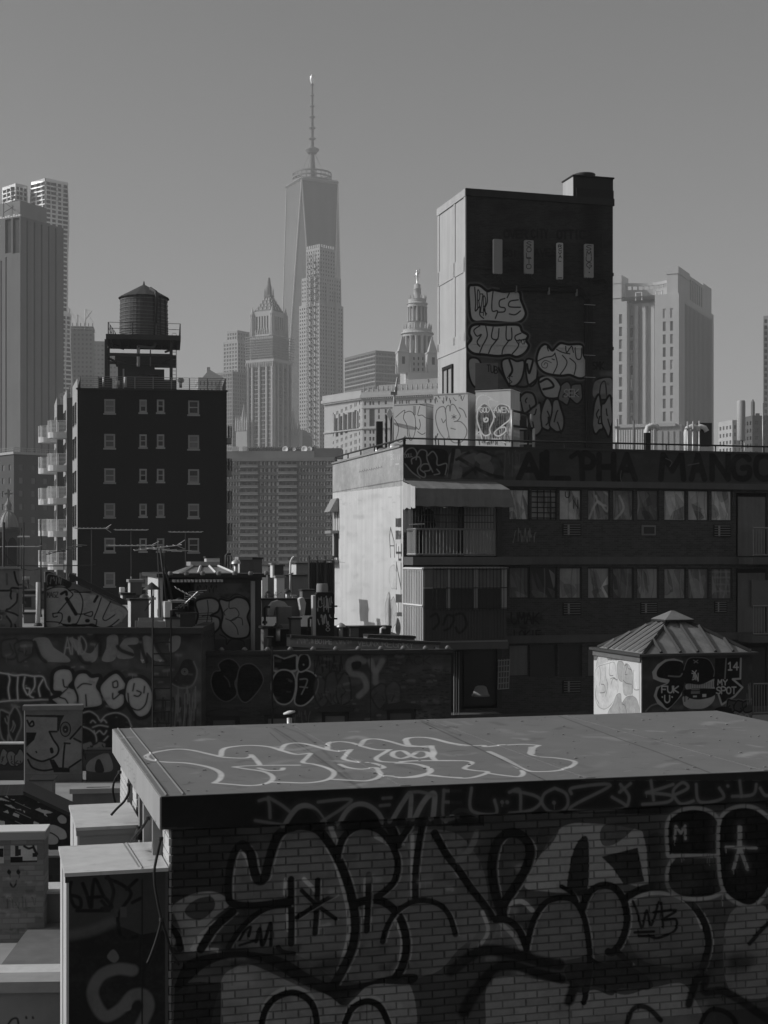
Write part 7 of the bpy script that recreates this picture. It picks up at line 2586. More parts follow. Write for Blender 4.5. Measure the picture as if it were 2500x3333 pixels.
  slab('black_parapet', 'black tarred parapet behind the painted board, left of the stack', 'parapet', (868,2047),(1030,2049),.5,(41.5,41.9),.3, m_coping)
  pbox('pale_pier', 'narrow pale pier at the left end of the painted board', 'pier', 859,872,2046,2125,37,.4, m_mort, th=16, cap=.06)
  pbox('thin_pier', 'thin upright slab right beside the narrow pale pier', 'pier', 873,884,2076,2125,36.7,.2, m_iron, th=8, cap=.03)
  # stack covered in tags
  fs = Frame(1055,40.0,8)
  cs = Canvas(fs, 'front', -.3,1010,1890,1100,2080,100).crop(820,1800, K5)
  cs.tag(680,450,840,600,9,.35,3, n=6)
  cs.text('CJL', 690,470,830,560,10,.4)
  cs.tag(685,640,830,740,10,.42,5, n=6)
  cs.text('8', 770,740,815,810,9,.35)
  ms = mat('black_stack', .02, amp=.3, scale=2, canvas=[cs])
  s = thing('tagged_chimney_stack', 'black chimney stack with pale tags and a short neck', 'chimney stack', fs, z=zz(2075,40))
  zk = lambda y: zz(1800 + y / K5,40) - zz(2075,40)
  k = 40 / F / K5
  b = MB()
  b.vprism([(-95 * k, 0),(-95 * k, zk(430)),(-75 * k, zk(405)),(70 * k, zk(405)),(95 * k, zk(430)),(95 * k, 0)],-.3,.3)
  b.build('shaft', ms, s)
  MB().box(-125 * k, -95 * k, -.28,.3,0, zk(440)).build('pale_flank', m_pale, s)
  MB().lathe([(62 * k, zk(405)),(60 * k, zk(340)),(55 * k, zk(318))],(-20 * k, 0,0),12).build('neck', m_conc, s)
  for y in (550,680):
    MB().bar((95 * k, -.2, zk(y)),(130 * k, -.2, zk(y)),.03).build('bracket', m_dark, s)
  # arched duct hood
  fd = Frame(882,40.5,10)
  d = thing('duct_hood', 'arched sheet-metal duct hood on the tenement roof', 'duct', fd, z=zz(2050,40.5))
  zk2 = lambda y: zz(1800 + y / K5,40.5) - zz(2050,40.5)
  ud = lambda x: fd.front(820 + x / K5,0)[0]
  P = [(ud(190), zk2(655)),(ud(195), zk2(560)),(ud(230), zk2(515)),(ud(290), zk2(495)),(ud(350), zk2(510)),(ud(395), zk2(560)),(ud(395), zk2(600)),(ud(340), zk2(600)),(ud(300), zk2(560)),(ud(250), zk2(570)),(ud(235), zk2(655))]
  MB().vprism(P, .3,.85).build('elbow', m_galv, d)
  MB().box(ud(272), ud(412),-.1,.5, zk2(735), zk2(560)).build('trunk', mat('duct_metal', .2, rough=.45, metal=.3, amp=.15), d)
  MB().box(ud(262), ud(420),-.14,.54, zk2(790), zk2(735)).build('curb', m_conc, d)
  t2, f2, W2, zt2, zb2 = pbox('tagged_low_parapet', 'low tagged parapet behind the duct hood', 'parapet', 852,976,1953,2008,43,.4, m_mort, th=10, cap=.05)
  p = thing('curved_white_flue', 'curved white flue end at the low parapet', 'flue', Frame(974,42.6,10), z=zz(2006,42.6))
  zk3 = lambda y: zz(1800 + y / K5,42.6) - zz(2006,42.6)
  MB().vprism([(.08,0),(0, zk3(480)),(.05, zk3(465)),(.14, zk3(465)),(.2, zk3(520)),(.16, zk3(640))],0,.5).build('side', m_white, p)
  MB().box(.18,.38,.05,.45,.02, zk3(475)).build('back', m_dark, p)
  # pillars, gooseneck, shrub, fence and dark walls behind
  for i, (x0, x1, y0, y1, Yq) in enumerate(((853,872,1843,1955,50),(900,926,1880,1955,49),(887,893,1838,1880,51))):
    pbox('white_roof_pillar', ('tall sunlit white pillar behind the duct hood', 'broad sunlit pillar with two dark slots', 'slim white post with a cap behind the duct hood')[i], 'pillar', x0, x1, y0, y1, Yq, .4, m_white, th=16, cap=.06, capm=m_conc, group='white pillars behind the duct hood')
  pbox('dark_back_wall', 'dark wall behind the white roof pillars', 'wall', 868,1010,1876,1960,54,.4, m_mort, th=16, cap=.06)
  pbox('dark_stair_head', 'dark stair head between the white roof pillars', 'stair head', 884,923,1843,1880,55,1.5, m_iron, th=16, cap=.06)
  pbox('far_stair_head', 'pale ruined stair head left of the iron fence', 'stair head', 965,1005,1836,1873,56,1.2, m_mort, th=16, cap=.05, pale=m_white)
  g = thing('gooseneck_pipe', 'tall white pipe with a hooked top behind the duct hood', 'vent pipe', None, (945 - CX) / F * 47,47, zz(1955,47))
  h = zz(1812,47) - zz(1955,47)
  MB().tube([(0,0,0),(0,0, h * .75),(.01,0, h * .88),(.06,0, h * .96),(.13,0, h)],.035,8).build('pipe', m_white, g)
  MB().bar((-.06,0, h * .6),(.1,0, h * .62),.04).build('clamp', m_conc, g)
  fn = Frame(1006,53,16)
  f_ = thing('iron_roof_fence', 'tall black iron fence beside the white end wall', 'fence', fn, z=zz(1945,53))
  wf = fn.front(1086,0)[0]
  hf = zz(1822,53) - zz(1945,53)
  for i in range(4):
    MB().bar((wf * i / 3,0,-.6),(wf * i / 3,0, hf + .15),.06).build('post', m_iron, f_)
  for i in range(14):
    MB().bar((wf * i / 14 + .03,.03,0),(wf * i / 14 + .03,.03, hf),.025).build('picket', m_iron, f_)
  for q in (.02,.99):
    MB().bar((0,0, hf * q),(wf, 0, hf * q),.06).build('rail', m_conc, f_)
  MB().box(.02, wf - .02,.08,.1,.05, hf - .1).build('backing_sheet', m_coping, f_)
  sh = thing('roof_shrub', 'small twiggy shrub growing among the roof pillars', 'shrub', None, (885 - CX) / F * 46,46, zz(1957,46))
  tw, lf = MB(), MB()
  r = random.Random(4)
  for i in range(26):
    a, l = r.uniform(0,6.28), r.uniform(.15,.42)
    e = Vector((math.cos(a) * l * .6 + r.uniform(-.15,.15), math.sin(a) * l * .4, l * r.uniform(.5,.9)))
    tw.tube([(0,0,0), e * .5 + Vector((0,0,.05)), e],.005,3)
    for _ in range(10):
      p = e * r.uniform(.5,1.05) + Vector((r.uniform(-.06,.06), r.uniform(-.06,.06), r.uniform(-.05,.05)))
      d_ = Vector((r.uniform(-1,1), r.uniform(-1,1), r.uniform(-.5,1))).normalized() * .025
      s_ = d_.cross(Vector((0,.3,1))).normalized() * .014
      lf.add([p, p + d_ * .5 + s_, p + d_, p + d_ * .5 - s_],[(0,1,2,3)])
  tw.build('twigs', m_iron, sh)
  lf.build('foliage', mat('leaf', .08, amp=.3), sh)
  pbox('pale_low_vent', 'small pale vent cap between the pillars and the fence', 'vent', 952,961,1940,1952,46,.15, m_white, th=8, cap=.03, capm=m_galv)
tenement()

# ---------------------------------------------------------------- skylight hut in front of the apartment building
def skylight_hut():
  fr = Frame(2087,30.0,16)
  K = 1659 / 590.0
  D = 2.35
  W = fr.front(2449,0)[0]
  zt = zz(2137,30)
  z0 = 17.6
  c = Canvas(fr, 'front', 0,2080,2125,2460,2420,110).crop(1910,1980, K)
  Bk, Wh = .008,.45
  c.rect(480,430,1540,1200,.05)
  c.mottle(.10,.7,50,2,500,450,1520,1100,25,80)
  c.line([(540,940),(590,890),(650,870)],14,.2)
  # left arrow letter with FUK U
  P = [(880,480),(800,455),(720,465),(650,510),(600,580),(610,640),(680,670),(740,680),(640,720),(615,800),(650,870),(740,930),(800,870),(870,790),(880,650)]
  c.fill(P, Wh, curve=False)
  c.fill([(880,500),(800,475),(720,490),(650,560),(650,620),(720,640),(760,650),(740,690),(670,720),(645,800),(690,860),(745,910),(830,830),(880,740),(900,620)], Bk)
  c.line([(750,615),(850,620),(880,595),(910,660)],14,.2)
  c.text('FUK', 688,710,840,768,12,.55)
  c.text('U', 715,795,760,858,12,.55)
  for x in (692,782):
    c.line([(x, 808),(x + 2,810)],14,.55)
  # character with cap
  c.fill([(885,640),(890,540),(930,460),(1020,440),(1120,460),(1165,540),(1170,640),(1050,690),(930,690)], Bk)
  c.line([(890,560),(930,460),(1020,445),(1120,465),(1170,560),(1165,620)],8,.2)
  for P in ([(965,590),(985,600),(990,640),(970,650)],[(968,568),(1000,600),(1022,660)],[(1022,590),(1022,662)],[(1005,565),(985,600),(975,635)],[(1000,610),(1002,650)]):
    c.line(P, 9,.6)
  c.line([(980,470),(1020,495)],8,.25)
  c.line([(1020,470),(985,495)],8,.25)
  c.fill([(920,690),(1050,695),(1180,640),(1190,690),(1160,740),(1020,750),(920,740)],.42)
  for i in range(16):
    x = 930 + i * 16
    c.line([(x, 690 - max(0, i - 8) * 4),(x, 735 - max(0, i - 8) * 3)],4, Bk)
  c.fill([(885,860),(890,800),(1000,780),(1160,780),(1160,850),(1080,910),(960,915),(900,890)],.4)
  c.fill([(900,745),(1170,735),(1160,800),(1030,830),(930,810)],.012)
  c.rect(955,755,1040,780,.2)
  c.rect(960,728,1035,748,.16)
  c.rect(975,795,1012,812,.5)
  c.rect(1062,780,1098,808,.5)
  for P in ([(890,780),(950,770)],[(890,800),(950,790),(930,830)],[(900,750),(900,850)],[(1040,765),(1120,750),(1170,735)]):
    c.line(P, 9, Bk)
  # right arrow letter
  c.fill([(1180,455),(1415,450),(1410,640),(1430,720),(1380,790),(1250,870),(1200,800),(1170,700)], Bk, curve=False)
  c.line([(1415,455),(1410,640),(1340,645),(1430,720),(1360,800),(1240,880),(1210,790)],18,.42, curve=False)
  c.line([(1280,455),(1268,640)],13,.22)
  c.text('14', 1292,490,1392,560,12,.5)
  c.text('MY', 1203,650,1290,698,11,.5)
  c.text('SPOT', 1190,718,1370,778,12,.5)
  # lower right bubbles
  c.bubble(1290,830,1520,960,3,.06,.008,12,7, halo=.2)
  c.fill([(1180,920),(1280,900),(1350,960),(1330,1010),(1200,1000)], Bk)
  c.text('420', 1345,970,1490,1030,13,.24)
  c.tag(1470,690,1515,880,6,.18,5)
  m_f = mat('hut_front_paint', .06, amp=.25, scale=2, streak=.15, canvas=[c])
  c2 = Canvas(fr, 'side', 0,1925,2105,2092,2420,110).crop(1910,1980, K)
  c2.rect(60,370,500,470,.10,.9)
  c2.mottle(.3,.6,16,3,60,380,500,470,10,30)
  for P, v in (([(85,520),(110,440),(160,425),(190,490),(180,560),(100,560)],.55),([(70,590),(100,530),(150,510),(190,500),(250,490),(270,590),(285,680),(280,760),(220,880),(150,920),(90,870),(70,740)],.62),([(275,540),(290,480),(330,490),(345,560),(330,660),(290,640)],.42),([(340,530),(370,500),(410,560),(420,640),(410,780),(340,780),(330,650)],.45),([(240,870),(270,790),(310,780),(320,860),(360,810),(420,800),(465,850),(465,980),(200,980)],.36)):
    c2.line(P, 20,.72, closed=True)
    c2.fill(P, v)
    c2.line(P, 5,.2, closed=True)
  for P in ([(115,530),(125,600),(115,700)],[(165,515),(170,620),(190,700),(170,800)],[(210,500),(205,600),(240,610)],[(130,690),(160,700),(165,760),(120,770)],[(215,640),(250,630),(270,660)],[(85,700),(80,800),(110,870)],[(220,690),(240,640),(280,650)],[(345,520),(370,510),(360,560),(350,600),(370,600)],[(380,545),(410,560),(420,600)],[(330,650),(360,680),(410,690)],[(300,900),(305,960)],[(320,870),(350,890),(365,960)],[(415,700),(420,800)]):
    c2.line(P, 6,.1)
  c2.line([(440,580),(440,640),(455,730)],22,.8)
  c2.line([(430,560),(425,700),(440,740),(480,740)],6,.15)
  c2.line([(480,480),(485,980)],22,.3,.6)
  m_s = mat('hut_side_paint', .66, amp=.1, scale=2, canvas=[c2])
  m_r = mat('skylight_sheet', .22, rough=.55, amp=.6, scale=3.2, streak=.2)
  t = thing('skylight_hut', 'square roof hut with painted walls and a ribbed pyramid skylight', 'roof hut', fr, z=z0)
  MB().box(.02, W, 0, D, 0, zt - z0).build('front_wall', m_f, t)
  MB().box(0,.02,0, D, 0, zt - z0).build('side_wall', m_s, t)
  zc = zt - z0
  MB().box(-.08, W + .1,-.1, D + .08, zc, zc + .05).build('coping', mat('hut_coping', .07, amp=.3, scale=3), t)
  MB().box(-.03,.0,-.0, D, zc - .12, zc).build('fascia', m_mort, t)
  za = zz(2024,31) - z0
  i0, i1, j0, j1 = .08, W - .02,.05, D - .05
  b = .21
  cu, cv = (i0 + i1) / 2,(j0 + j1) / 2
  V = [(i0, j0, zc + .05),(i1, j0, zc + .05),(i1, j1, zc + .05),(i0, j1, zc + .05),(cu - b, cv - b, za),(cu + b, cv - b, za),(cu + b, cv + b, za),(cu - b, cv + b, za)]
  for nm, f in (('roof_slope', (0,1,5,4)),('roof_slope', (1,2,6,5)),('roof_slope', (2,3,7,6)),('roof_slope', (3,0,4,7))):
    MB().quad(*[V[q] for q in f]).build(nm, m_r, t)
  def lerp(a, b_, f):
    return tuple(a[k] + (b_[k] - a[k]) * f for k in range(3))
  n = 8
  for (a, b_, p, q, cnt) in ((0,1,4,5,6),(3,0,7,4,9),(1,2,5,6,6)):
    for k in range(cnt + 1):
      f = k / cnt
      lo = lerp(V[a], V[b_], f)
      # a rib rises parallel to the slope and stops at the hip or at the cap
      e = abs(f - .5) * 2
      top_f = min(1.0,(1 - e) / (1 - (2 * b) / (i1 - i0)) * 1.0)
      mid = lerp(V[p], V[q],.5)
      hi_full = lerp(V[p], V[q], min(1, max(0,.5 + (f - .5) * (i1 - i0) / (2 * b))))
      if top_f >= .999:
        hi = hi_full
      else:
        hip = V[a], V[p]
        if f > .5:
          hip = V[b_], V[q]
        hi = lerp(hip[0], hip[1], top_f)
      lo = (lo[0] + random.uniform(-.02,.02), lo[1], lo[2] + .02)
      hi = (hi[0] + random.uniform(-.015,.015), hi[1], hi[2] + .02 + random.uniform(0,.01))
      MB().bar(lo, hi, .045 if cnt == 6 else .03,.07).build('rib', m_iron if cnt == 6 else m_ironl, t)
  for (a, p) in ((0,4),(1,5),(2,6),(3,7)):
    MB().bar(V[a], V[p],.07).build('hip_rib', m_coping, t)
  MB().prism([(cu - .34, cv - .34),(cu + .34, cv - .34),(cu + .34, cv + .34),(cu - .34, cv + .34)], za, za + .04).build('cap_plate', m_coping, t)
  m = MB()
  m.prism([(cu - .34, cv - .34),(cu + .34, cv - .34),(cu + .34, cv + .34),(cu - .34, cv + .34)], za + .04, za + .22,[(cu - .03, cv - .03),(cu + .03, cv - .03),(cu + .03, cv + .03),(cu - .03, cv + .03)])
  m.build('cap', mat('skylight_cap', .2, rough=.6, amp=.4, scale=6), t)
  d = thing('low_neighbour_building', 'low tar-roofed building carrying the skylight hut', 'building', fr, z=0)
  MB().box(-4,9,-3,9,3, z0).build('deck', m_tar, d)
skylight_hut()

# ---------------------------------------------------------------- small clutter on the middle roofs
def clutter():
  r = random.Random(21)
  kinds = ('vent', 'stub', 'pipe')
  spots = [(70,1985,45),(95,2030,39),(425,2045,37),(470,1990,40),(560,2040,36.2),(575,1975,38),(650,1888,40),(690,1862,41.5),(735,1872,40.5),(768,1872,40.2),(830,1866,42),(862,2030,39),(905,2062,39),(960,2060,39.5),(1005,2055,40),(1110,2070,41),(1150,2066,41),(1240,2070,41),(935,1948,47),(1000,1960,45),(865,1952,48)]
  where = ('behind the wall stub', 'on the pale deck', 'beside the low tagged wall', 'behind the low tagged wall', 'by the square vent box', 'before the bulkhead recess', 'on the bulkhead roof edge', 'left of the hipped skylight cap', 'right of the hipped skylight', 'between skylight and white chimney', 'right of the white chimney', 'by the narrow pale pier', 'before the duct hood', 'between duct hood and stack', 'close to the tagged stack', 'on the black parapet, first', 'on the black parapet, middle', 'on the black parapet, last', 'behind the duct hood', 'before the iron fence', 'under the tall white pillar')
  for i, (px, py, Y) in enumerate(spots):
    k = kinds[i % 3]
    t = thing('roof_' + {'vent': 'ventilator', 'stub': 'chimney_stub', 'pipe': 'vent_pipe'}[k], {'vent': 'small capped ventilator ', 'stub': 'small brick stub ', 'pipe': 'short vent pipe '}[k] + where[i], {'vent': 'ventilator', 'stub': 'chimney', 'pipe': 'vent pipe'}[k], None, (px - CX) / F * Y, Y, zz(py, Y), th=R(16), group='small vents and stubs on the middle roofs')
    h = r.uniform(.14,.42)
    if k == 'vent':
      MB().tube([(0,0,-.2),(0,0, h)],.06,8).build('pipe', m_galv, t)
      MB().lathe([(.14,0),(.12,.06),(.02,.12)],(0,0, h),10).build('cap', r.choice((m_galv, m_white, m_iron)), t)
    elif k == 'stub':
      w = r.uniform(.12,.22)
      MB().box(-w, w, -w, w, -.2, h).build('body', r.choice((m_mort, m_pale)), t)
      MB().box(-w - .03, w + .03,-w - .03, w + .03, h, h + .05).build('coping', m_coping, t)
    else:
      MB().tube([(0,0,-.2),(0,0, h * 1.3),(.05,0, h * 1.4),(.14,0, h * 1.38)],.035,7).build('pipe', r.choice((m_white, m_iron)), t)
      MB().lathe([(.07,0),(.07,.05),(.04,.08)],(0,0,0),8).build('collar', m_iron, t)
  # loose wires sagging between the masts
  for i, (x0, y0, x1, y1, Y) in enumerate(((298,1960,427,1900,42),(427,1880,604,1980,41),(133,1950,298,1975,43),(604,1990,700,1880,40),(12,1800,133,1850,40))):
    t = thing('sagging_wire', ('wire sagging from the left aerial to the middle one', 'wire running from the middle aerial to the tall mast', 'wire from the tall pole to the left aerial', 'wire from the tall mast to the skylight', 'wire at the left edge by the church')[i], 'wire', None, 0, Y, 0, group='loose wires between the aerials')
    MB().tube([((x0 + (x1 - x0) * f - CX) / F * Y, 0, zz(y0 + (y1 - y0) * f + 26 * math.sin(math.pi * f), Y)) for f in [q / 10 for q in range(11)]],.008,4).build('wire', m_dark, t)
    MB().lathe([(.02,-.03),(.025,0),(.02,.03)],((x0 - CX) / F * Y, 0, zz(y0, Y)),6).build('insulator', m_conc, t)
clutter()
# ---------------------------------------------------------------- the near roof hut with brick wall, slab roof and white ventilator boxes
fH = Frame(520,11.9,15)
zS = H - 1.95                                  # top of the slab
SLAB_U, SLAB_V, SLAB_T = 7.6,4.9,.27

def near_hut():
  t = thing('graffiti_brick_hut', 'near brick roof hut with flat slab roof and huge black letters', 'roof hut', fH, z=0)
  # ---- paint on the slab
  cr = Canvas(fH, 'top', zS, 365,2380,2600,2560,60)
  cr.a0, cr.a1, cr.b0, cr.b1 = 0, SLAB_U, 0, SLAB_V
  cr.res = 130
  cr.nx, cr.ny = int(SLAB_U * 130) + 2, int(SLAB_V * 130) + 2
  cr.V, cr.A = np.zeros((cr.ny, cr.nx), np.float32), np.zeros((cr.ny, cr.nx), np.float32)
  k = 1.3825
  cr.crop(300,2250, k)
  for P in ([(700,160),(850,160),(1000,230),(1210,440)],[(800,160),(1210,440)],[(1480,130),(1659,200)]):
    cr.line(P, 14,.10,.5, soft=.9)
  cr.line([(820,165),(960,255),(1210,440)],12,.09,.8, soft=.6)
  cr.line([(1490,140),(1900,330)],12,.09,.8, soft=.6)
  cr.line([(130,175),(230,320),(340,455)],10,.08,.7, soft=.6)
  cr.line([(800,185),(850,230)],4,.07,.9)
  for x, y in ((290,205),(465,180),(555,205),(635,442),(960,428),(1090,155),(330,406),(800,452)):
    cr.line([(x - 12, y),(x + 12, y)],4,.05,.7)
  cr.mottle(.27,.5,60,51,-300,140,1659,460,14,60)
  cr.mottle(.10,.5,70,52,-300,140,1659,460,6,40)
  cr.mottle(.06,.5,60,53,-300,140,2900,460,2,9)
  w = 24
  A = [[(720,290),(690,300),(600,297),(540,285),(450,265),(380,260),(300,270),(250,285),(245,298),(270,310),(330,318),(420,322),(500,335),(550,350),(580,370),(575,395),(550,412)],
    [(550,412),(620,418),(700,424),(760,420),(800,408),(815,390),(800,372),(760,358),(700,350),(640,340)],[(640,340),(700,335),(790,333),(930,332)],[(715,285),(740,310),(755,330)],[(750,345),(790,355),(850,355),(860,345)],
    [(580,290),(590,260),(640,248),(720,243),(800,250),(860,268),(920,283),(980,278)],[(850,265),(870,240),(920,232),(980,240),(1060,262),(1120,270),(1165,262)],[(1060,262),(1065,235),(1110,226),(1170,232),(1220,248),(1280,262),(1340,262)],
    [(1210,240),(1230,218),(1280,214),(1340,225),(1400,242),(1440,248),(1530,245)],[(1425,240),(1415,215),(1450,207),(1520,210),(1600,230),(1659,242)],
    [(985,280),(965,300),(950,320),(1000,328),(1060,345),(1090,365),(1075,390),(1030,405),(960,412),(880,410),(815,408)],[(1165,262),(1145,285),(1135,305),(1200,320)],[(1115,328),(1150,342),(1210,350),(1275,345),(1290,360),(1300,375),(1280,392),(1230,403),(1160,400),(1075,395)],
    [(1340,262),(1310,280),(1280,300),(1300,315),(1380,320),(1460,328),(1510,345),(1520,365),(1480,382),(1420,388),(1320,382)],[(1240,322),(1275,325),(1315,342),(1280,350)],
    [(1435,290),(1400,268),(1360,272),(1355,290),(1390,302),(1435,290),(1470,270),(1510,275),(1510,292),(1470,300),(1435,290)],[(1530,250),(1535,270),(1530,290),(1545,308)],[(1390,318),(1450,312),(1560,312),(1659,312)],[(1520,378),(1590,385),(1659,388)]]
  for P in A:
    cr.line(P, w, .60,.92, soft=.45)
  for P in ([(300,300),(450,310)],[(620,260),(700,262)],[(1180,380),(1250,385)],[(1400,350),(1450,355)]):
    cr.line(P, 5,.3,.35, soft=.8)
  cr.crop(1300,2200, k)
  cr.mottle(.27,.5,50,54,0,160,1659,470,14,60)
  cr.mottle(.10,.5,50,55,0,160,1659,470,8,50)
  Bq = [[(25,290),(40,280),(90,275),(150,280),(230,300),(320,313),(380,312),(390,318),(460,312),(560,307),(630,312)],[(30,290),(35,305),(50,312),(130,320),(150,315)],[(145,320),(160,345),(150,365),(165,380)],[(630,312),(605,325),(590,350),(620,362),(700,368),(770,378),(795,390),(770,410),(720,425),(650,430),(590,428),(545,412),(480,375),(405,340)],
     [(10,385),(80,382),(200,380),(300,382),(330,392),(295,415),(340,425),(400,432),(360,450),(300,460),(220,455),(140,445)],[(-10,392),(70,395),(130,410),(145,430),(100,445),(40,455),(-10,458)],[(400,437),(470,447),(540,453),(560,440),(555,425)]]
  for P in Bq:
    cr.line(P, w, .60,.92, soft=.45)
  cr.line([(600,320),(595,350)],34,.5,.9)
  cr.line([(405,340),(480,375),(545,415)],30,.45,.9)
  for x0, y0, x1, y1 in ((785,265,830,266),(850,263,930,260),(990,256,1100,251),(1240,243,1305,241),(1330,239,1390,236),(1450,232,1545,231),(805,360,870,357),(1000,308,1028,308),(1095,396,1125,395),(1015,430,1045,426),(1300,358,1330,358)):
    cr.line([(x0, y0),(x1, y1)],3.5,.5,.8)
  cr.line([(870,358),(1165,346),(1659,318)],2.5,.3,.5)
  cr.line([(100,205),(660,470)],12,.09,.8, soft=.6)
  cr.line([(720,180),(1000,285),(1170,345),(1400,435)],12,.09,.8, soft=.6)
  cr.line([(1240,418),(1285,420)],8,.05,.6)
  m_slabtop = mat('slab_roofing', .19, rough=.75, amp=.2, scale=1.6, bump=.15, canvas=[cr])
  # ---- paint on the wall and fascia
  cw = Canvas(fH, 'front', 0,515,2570,2600,3400,150).crop(500,2550,1.659)
  D = .012
  cw.spray = .14
  cw.mottle(.09,.5,90,31,60,250,3300,1400,40,170)
  cw.mottle(.24,.45,40,32,60,250,3300,1400,30,110)
  cw.fill([(60,230),(420,250),(400,600),(300,930),(60,960)],.06,.85)
  cw.mottle(.05,.7,40,2,60,260,450,700,50,140)
  cw.fill([(90,700),(200,610),(330,590),(415,650),(340,720),(270,800),(235,900),(120,895)],.36,.9)
  cw.fill([(180,680),(240,630),(320,620),(330,680),(260,740),(190,720)],.05,.9)
  cw.line([(100,720),(140,830),(130,900)],36, D, .8)
  cw.fill([(430,650),(425,500),(440,400),(490,360),(530,420),(560,520),(600,530),(640,400),(700,280),(790,240),(880,260),(960,350),(1010,450),(1060,600),(1080,750),(1060,900),(1000,1060),(900,1000),(780,930),(640,890),(420,890),(520,760),(620,690)],.22,.85)
  cw.fill([(1010,400),(1060,270),(1130,245),(1230,270),(1330,330),(1420,260),(1659,280),(1800,500),(1800,760),(1659,900),(1560,1010),(1420,1060),(1300,1060),(1100,1080),(1050,1040),(1100,850),(1060,600)],.2,.85)
  cw.fill([(370,1090),(450,1000),(540,990),(700,1060),(830,1120),(950,1150),(1040,1200),(1020,1420),(370,1420)],.32,.9)
  cw.fill([(1030,1420),(1040,1210),(1180,1100),(1390,1090),(1400,1420)],.32,.9)
  cw.fill([(110,1420),(120,1090),(260,1080),(370,1090),(365,1420)],.02,.9, curve=False)
  for P, w_ in (([(490,375),(515,420),(540,520)],16),([(940,335),(990,430),(1030,560),(1060,700),(1058,850),(1010,1010)],20),([(1210,290),(1290,340),(1320,420),(1310,520),(1250,600)],18),([(1310,740),(1350,830),(1345,950),(1310,1040)],18),([(720,520),(715,600)],16),([(730,670),(735,800)],16),([(1408,280),(1408,610)],18),([(1150,520),(1148,730)],12),([(820,520),(880,580)],20),([(965,240),(1000,330)],24),([(1570,350),(1659,500)],18),([(340,760),(260,830),(220,900)],26),([(210,900),(350,905)],16)):
    cw.line(P, w_ * 1.15,.6,.9)
  for P, w_ in (([(510,340),(480,330),(440,380),(415,480),(410,600),(430,650),(520,665),(640,655),(745,640)],34),([(500,345),(530,380),(545,460),(570,525),(605,515),(625,440),(650,350),(690,270),(760,235),(830,230),(900,255),(960,330),(1010,420),(1050,520),(1085,650),(1098,780),(1080,900),(1030,1010),(985,1090)],42),([(750,520),(750,640),(752,760),(750,870)],30),([(895,525),(890,660),(880,815)],26),([(808,582),(890,660),(992,735)],20),([(992,600),(890,660),(782,728)],22),
         ([(1000,400),(1030,300),(1090,245),(1160,232),(1240,262),(1300,340),(1328,430),(1310,530),(1240,600),(1160,645)],32),([(1095,655),(1180,632),(1260,648),(1330,712),(1365,800),(1375,900),(1350,1000),(1318,1050)],38),([(1172,495),(1168,640),(1160,800)],28),([(1465,210),(1440,350),(1425,500),(1425,620)],32),([(1247,860),(1270,780),(1320,700),(1400,648),(1480,636),(1560,662),(1610,720),(1642,820)],26),([(1285,225),(1330,330)],44),([(1330,330),(1400,220)],30),([(1530,270),(1590,380),(1659,470),(1720,560),(1790,650),(1840,730),(1835,800),(1795,880),(1740,930)],36),
         ([(410,890),(470,800),(550,720),(640,672),(740,662)],26),([(680,890),(705,915),(765,925)],22),([(260,900),(330,790),(430,700)],40),([(70,760),(130,820),(150,900)],30)):
    cw.line([(x + w_ * .78, y + 4) for x, y in P],8,.5,.6)
    cw.line(P, w_ * 1.2, D, 1, soft=.15)
  cw.mottle(.36,.5,34,41,420,300,3200,1300,20,60)
  cw.mottle(.03,.4,20,42,420,300,3200,1300,20,70)
  cw.line([(470,850),(500,800),(530,780),(520,830)],16, D)
  cw.line([(470,880),(570,850)],14, D)
  cw.line([(560,860),(580,790),(595,880),(640,760),(640,880)],20, D)
  cw.fill([(120,1130),(200,1070),(280,1000),(380,955),(500,945),(640,985),(800,1085),(950,1150),(1050,1205),(1180,1095),(1400,1090),(1430,1040),(1300,1045),(1150,1085),(1000,1100),(850,1040),(700,950),(500,915),(300,930),(170,985)], D, .95)
  cw.mottle(.02,.5,20,7,300,880,1400,1080,30,80)
  for P, w_ in (([(580,1380),(600,1260),(640,1190),(700,1150),(770,1138),(840,1172),(880,1240),(895,1380)],30),([(1030,1340),(1080,1225),(1160,1185),(1230,1212),(1275,1300),(1290,1380)],30)):
    cw.line([(x, y - 24) for x, y in P],30,.5,.85)
    cw.line([(x + w_ * .78, y + 4) for x, y in P],8,.5,.6)
    cw.line(P, w_ * 1.2, D, 1, soft=.15)
  # fascia: old tags and the tops of the letters
  cw.rect(-40,-20,1800,232,.014,.9)
  for P, w_ in (([(705,228),(740,170),(780,125),(830,115),(880,145),(930,215)],28),([(1000,220),(1040,150),(1090,110),(1150,110),(1210,150),(1245,210)],26),([(1285,205),(1340,110),(1390,50),(1385,190)],26),([(1410,190),(1450,110),(1490,60),(1520,60),(1510,190)],30),([(1590,205),(1630,150),(1680,140),(1760,170)],24)):
    cw.line(P, w_, .26,.9)
  for P in ([(790,210),(760,225)],[(750,235),(800,170),(860,165),(910,230)],[(1050,230),(1100,165),(1160,165),(1210,230)]):
    cw.line(P, 60, D, .9)
  for P in ([(570,88),(620,85),(630,180)],[(620,70),(690,110),(740,150)],[(550,195),(700,220)],[(890,95),(1070,85),(910,200)],[(1240,75),(1285,72)],[(1225,115),(1275,110)],[(1380,45),(1440,40),(1520,60)],[(1570,30),(1570,190),(1659,180)],[(1570,35),(1659,35)],[(1570,95),(1659,98)]):
    cw.line(P, 17,.18,.85, soft=.5)
  cw.crop(1500,2550,1.659)
  cw.rect(-60,-20,1800,165,.014,.9)
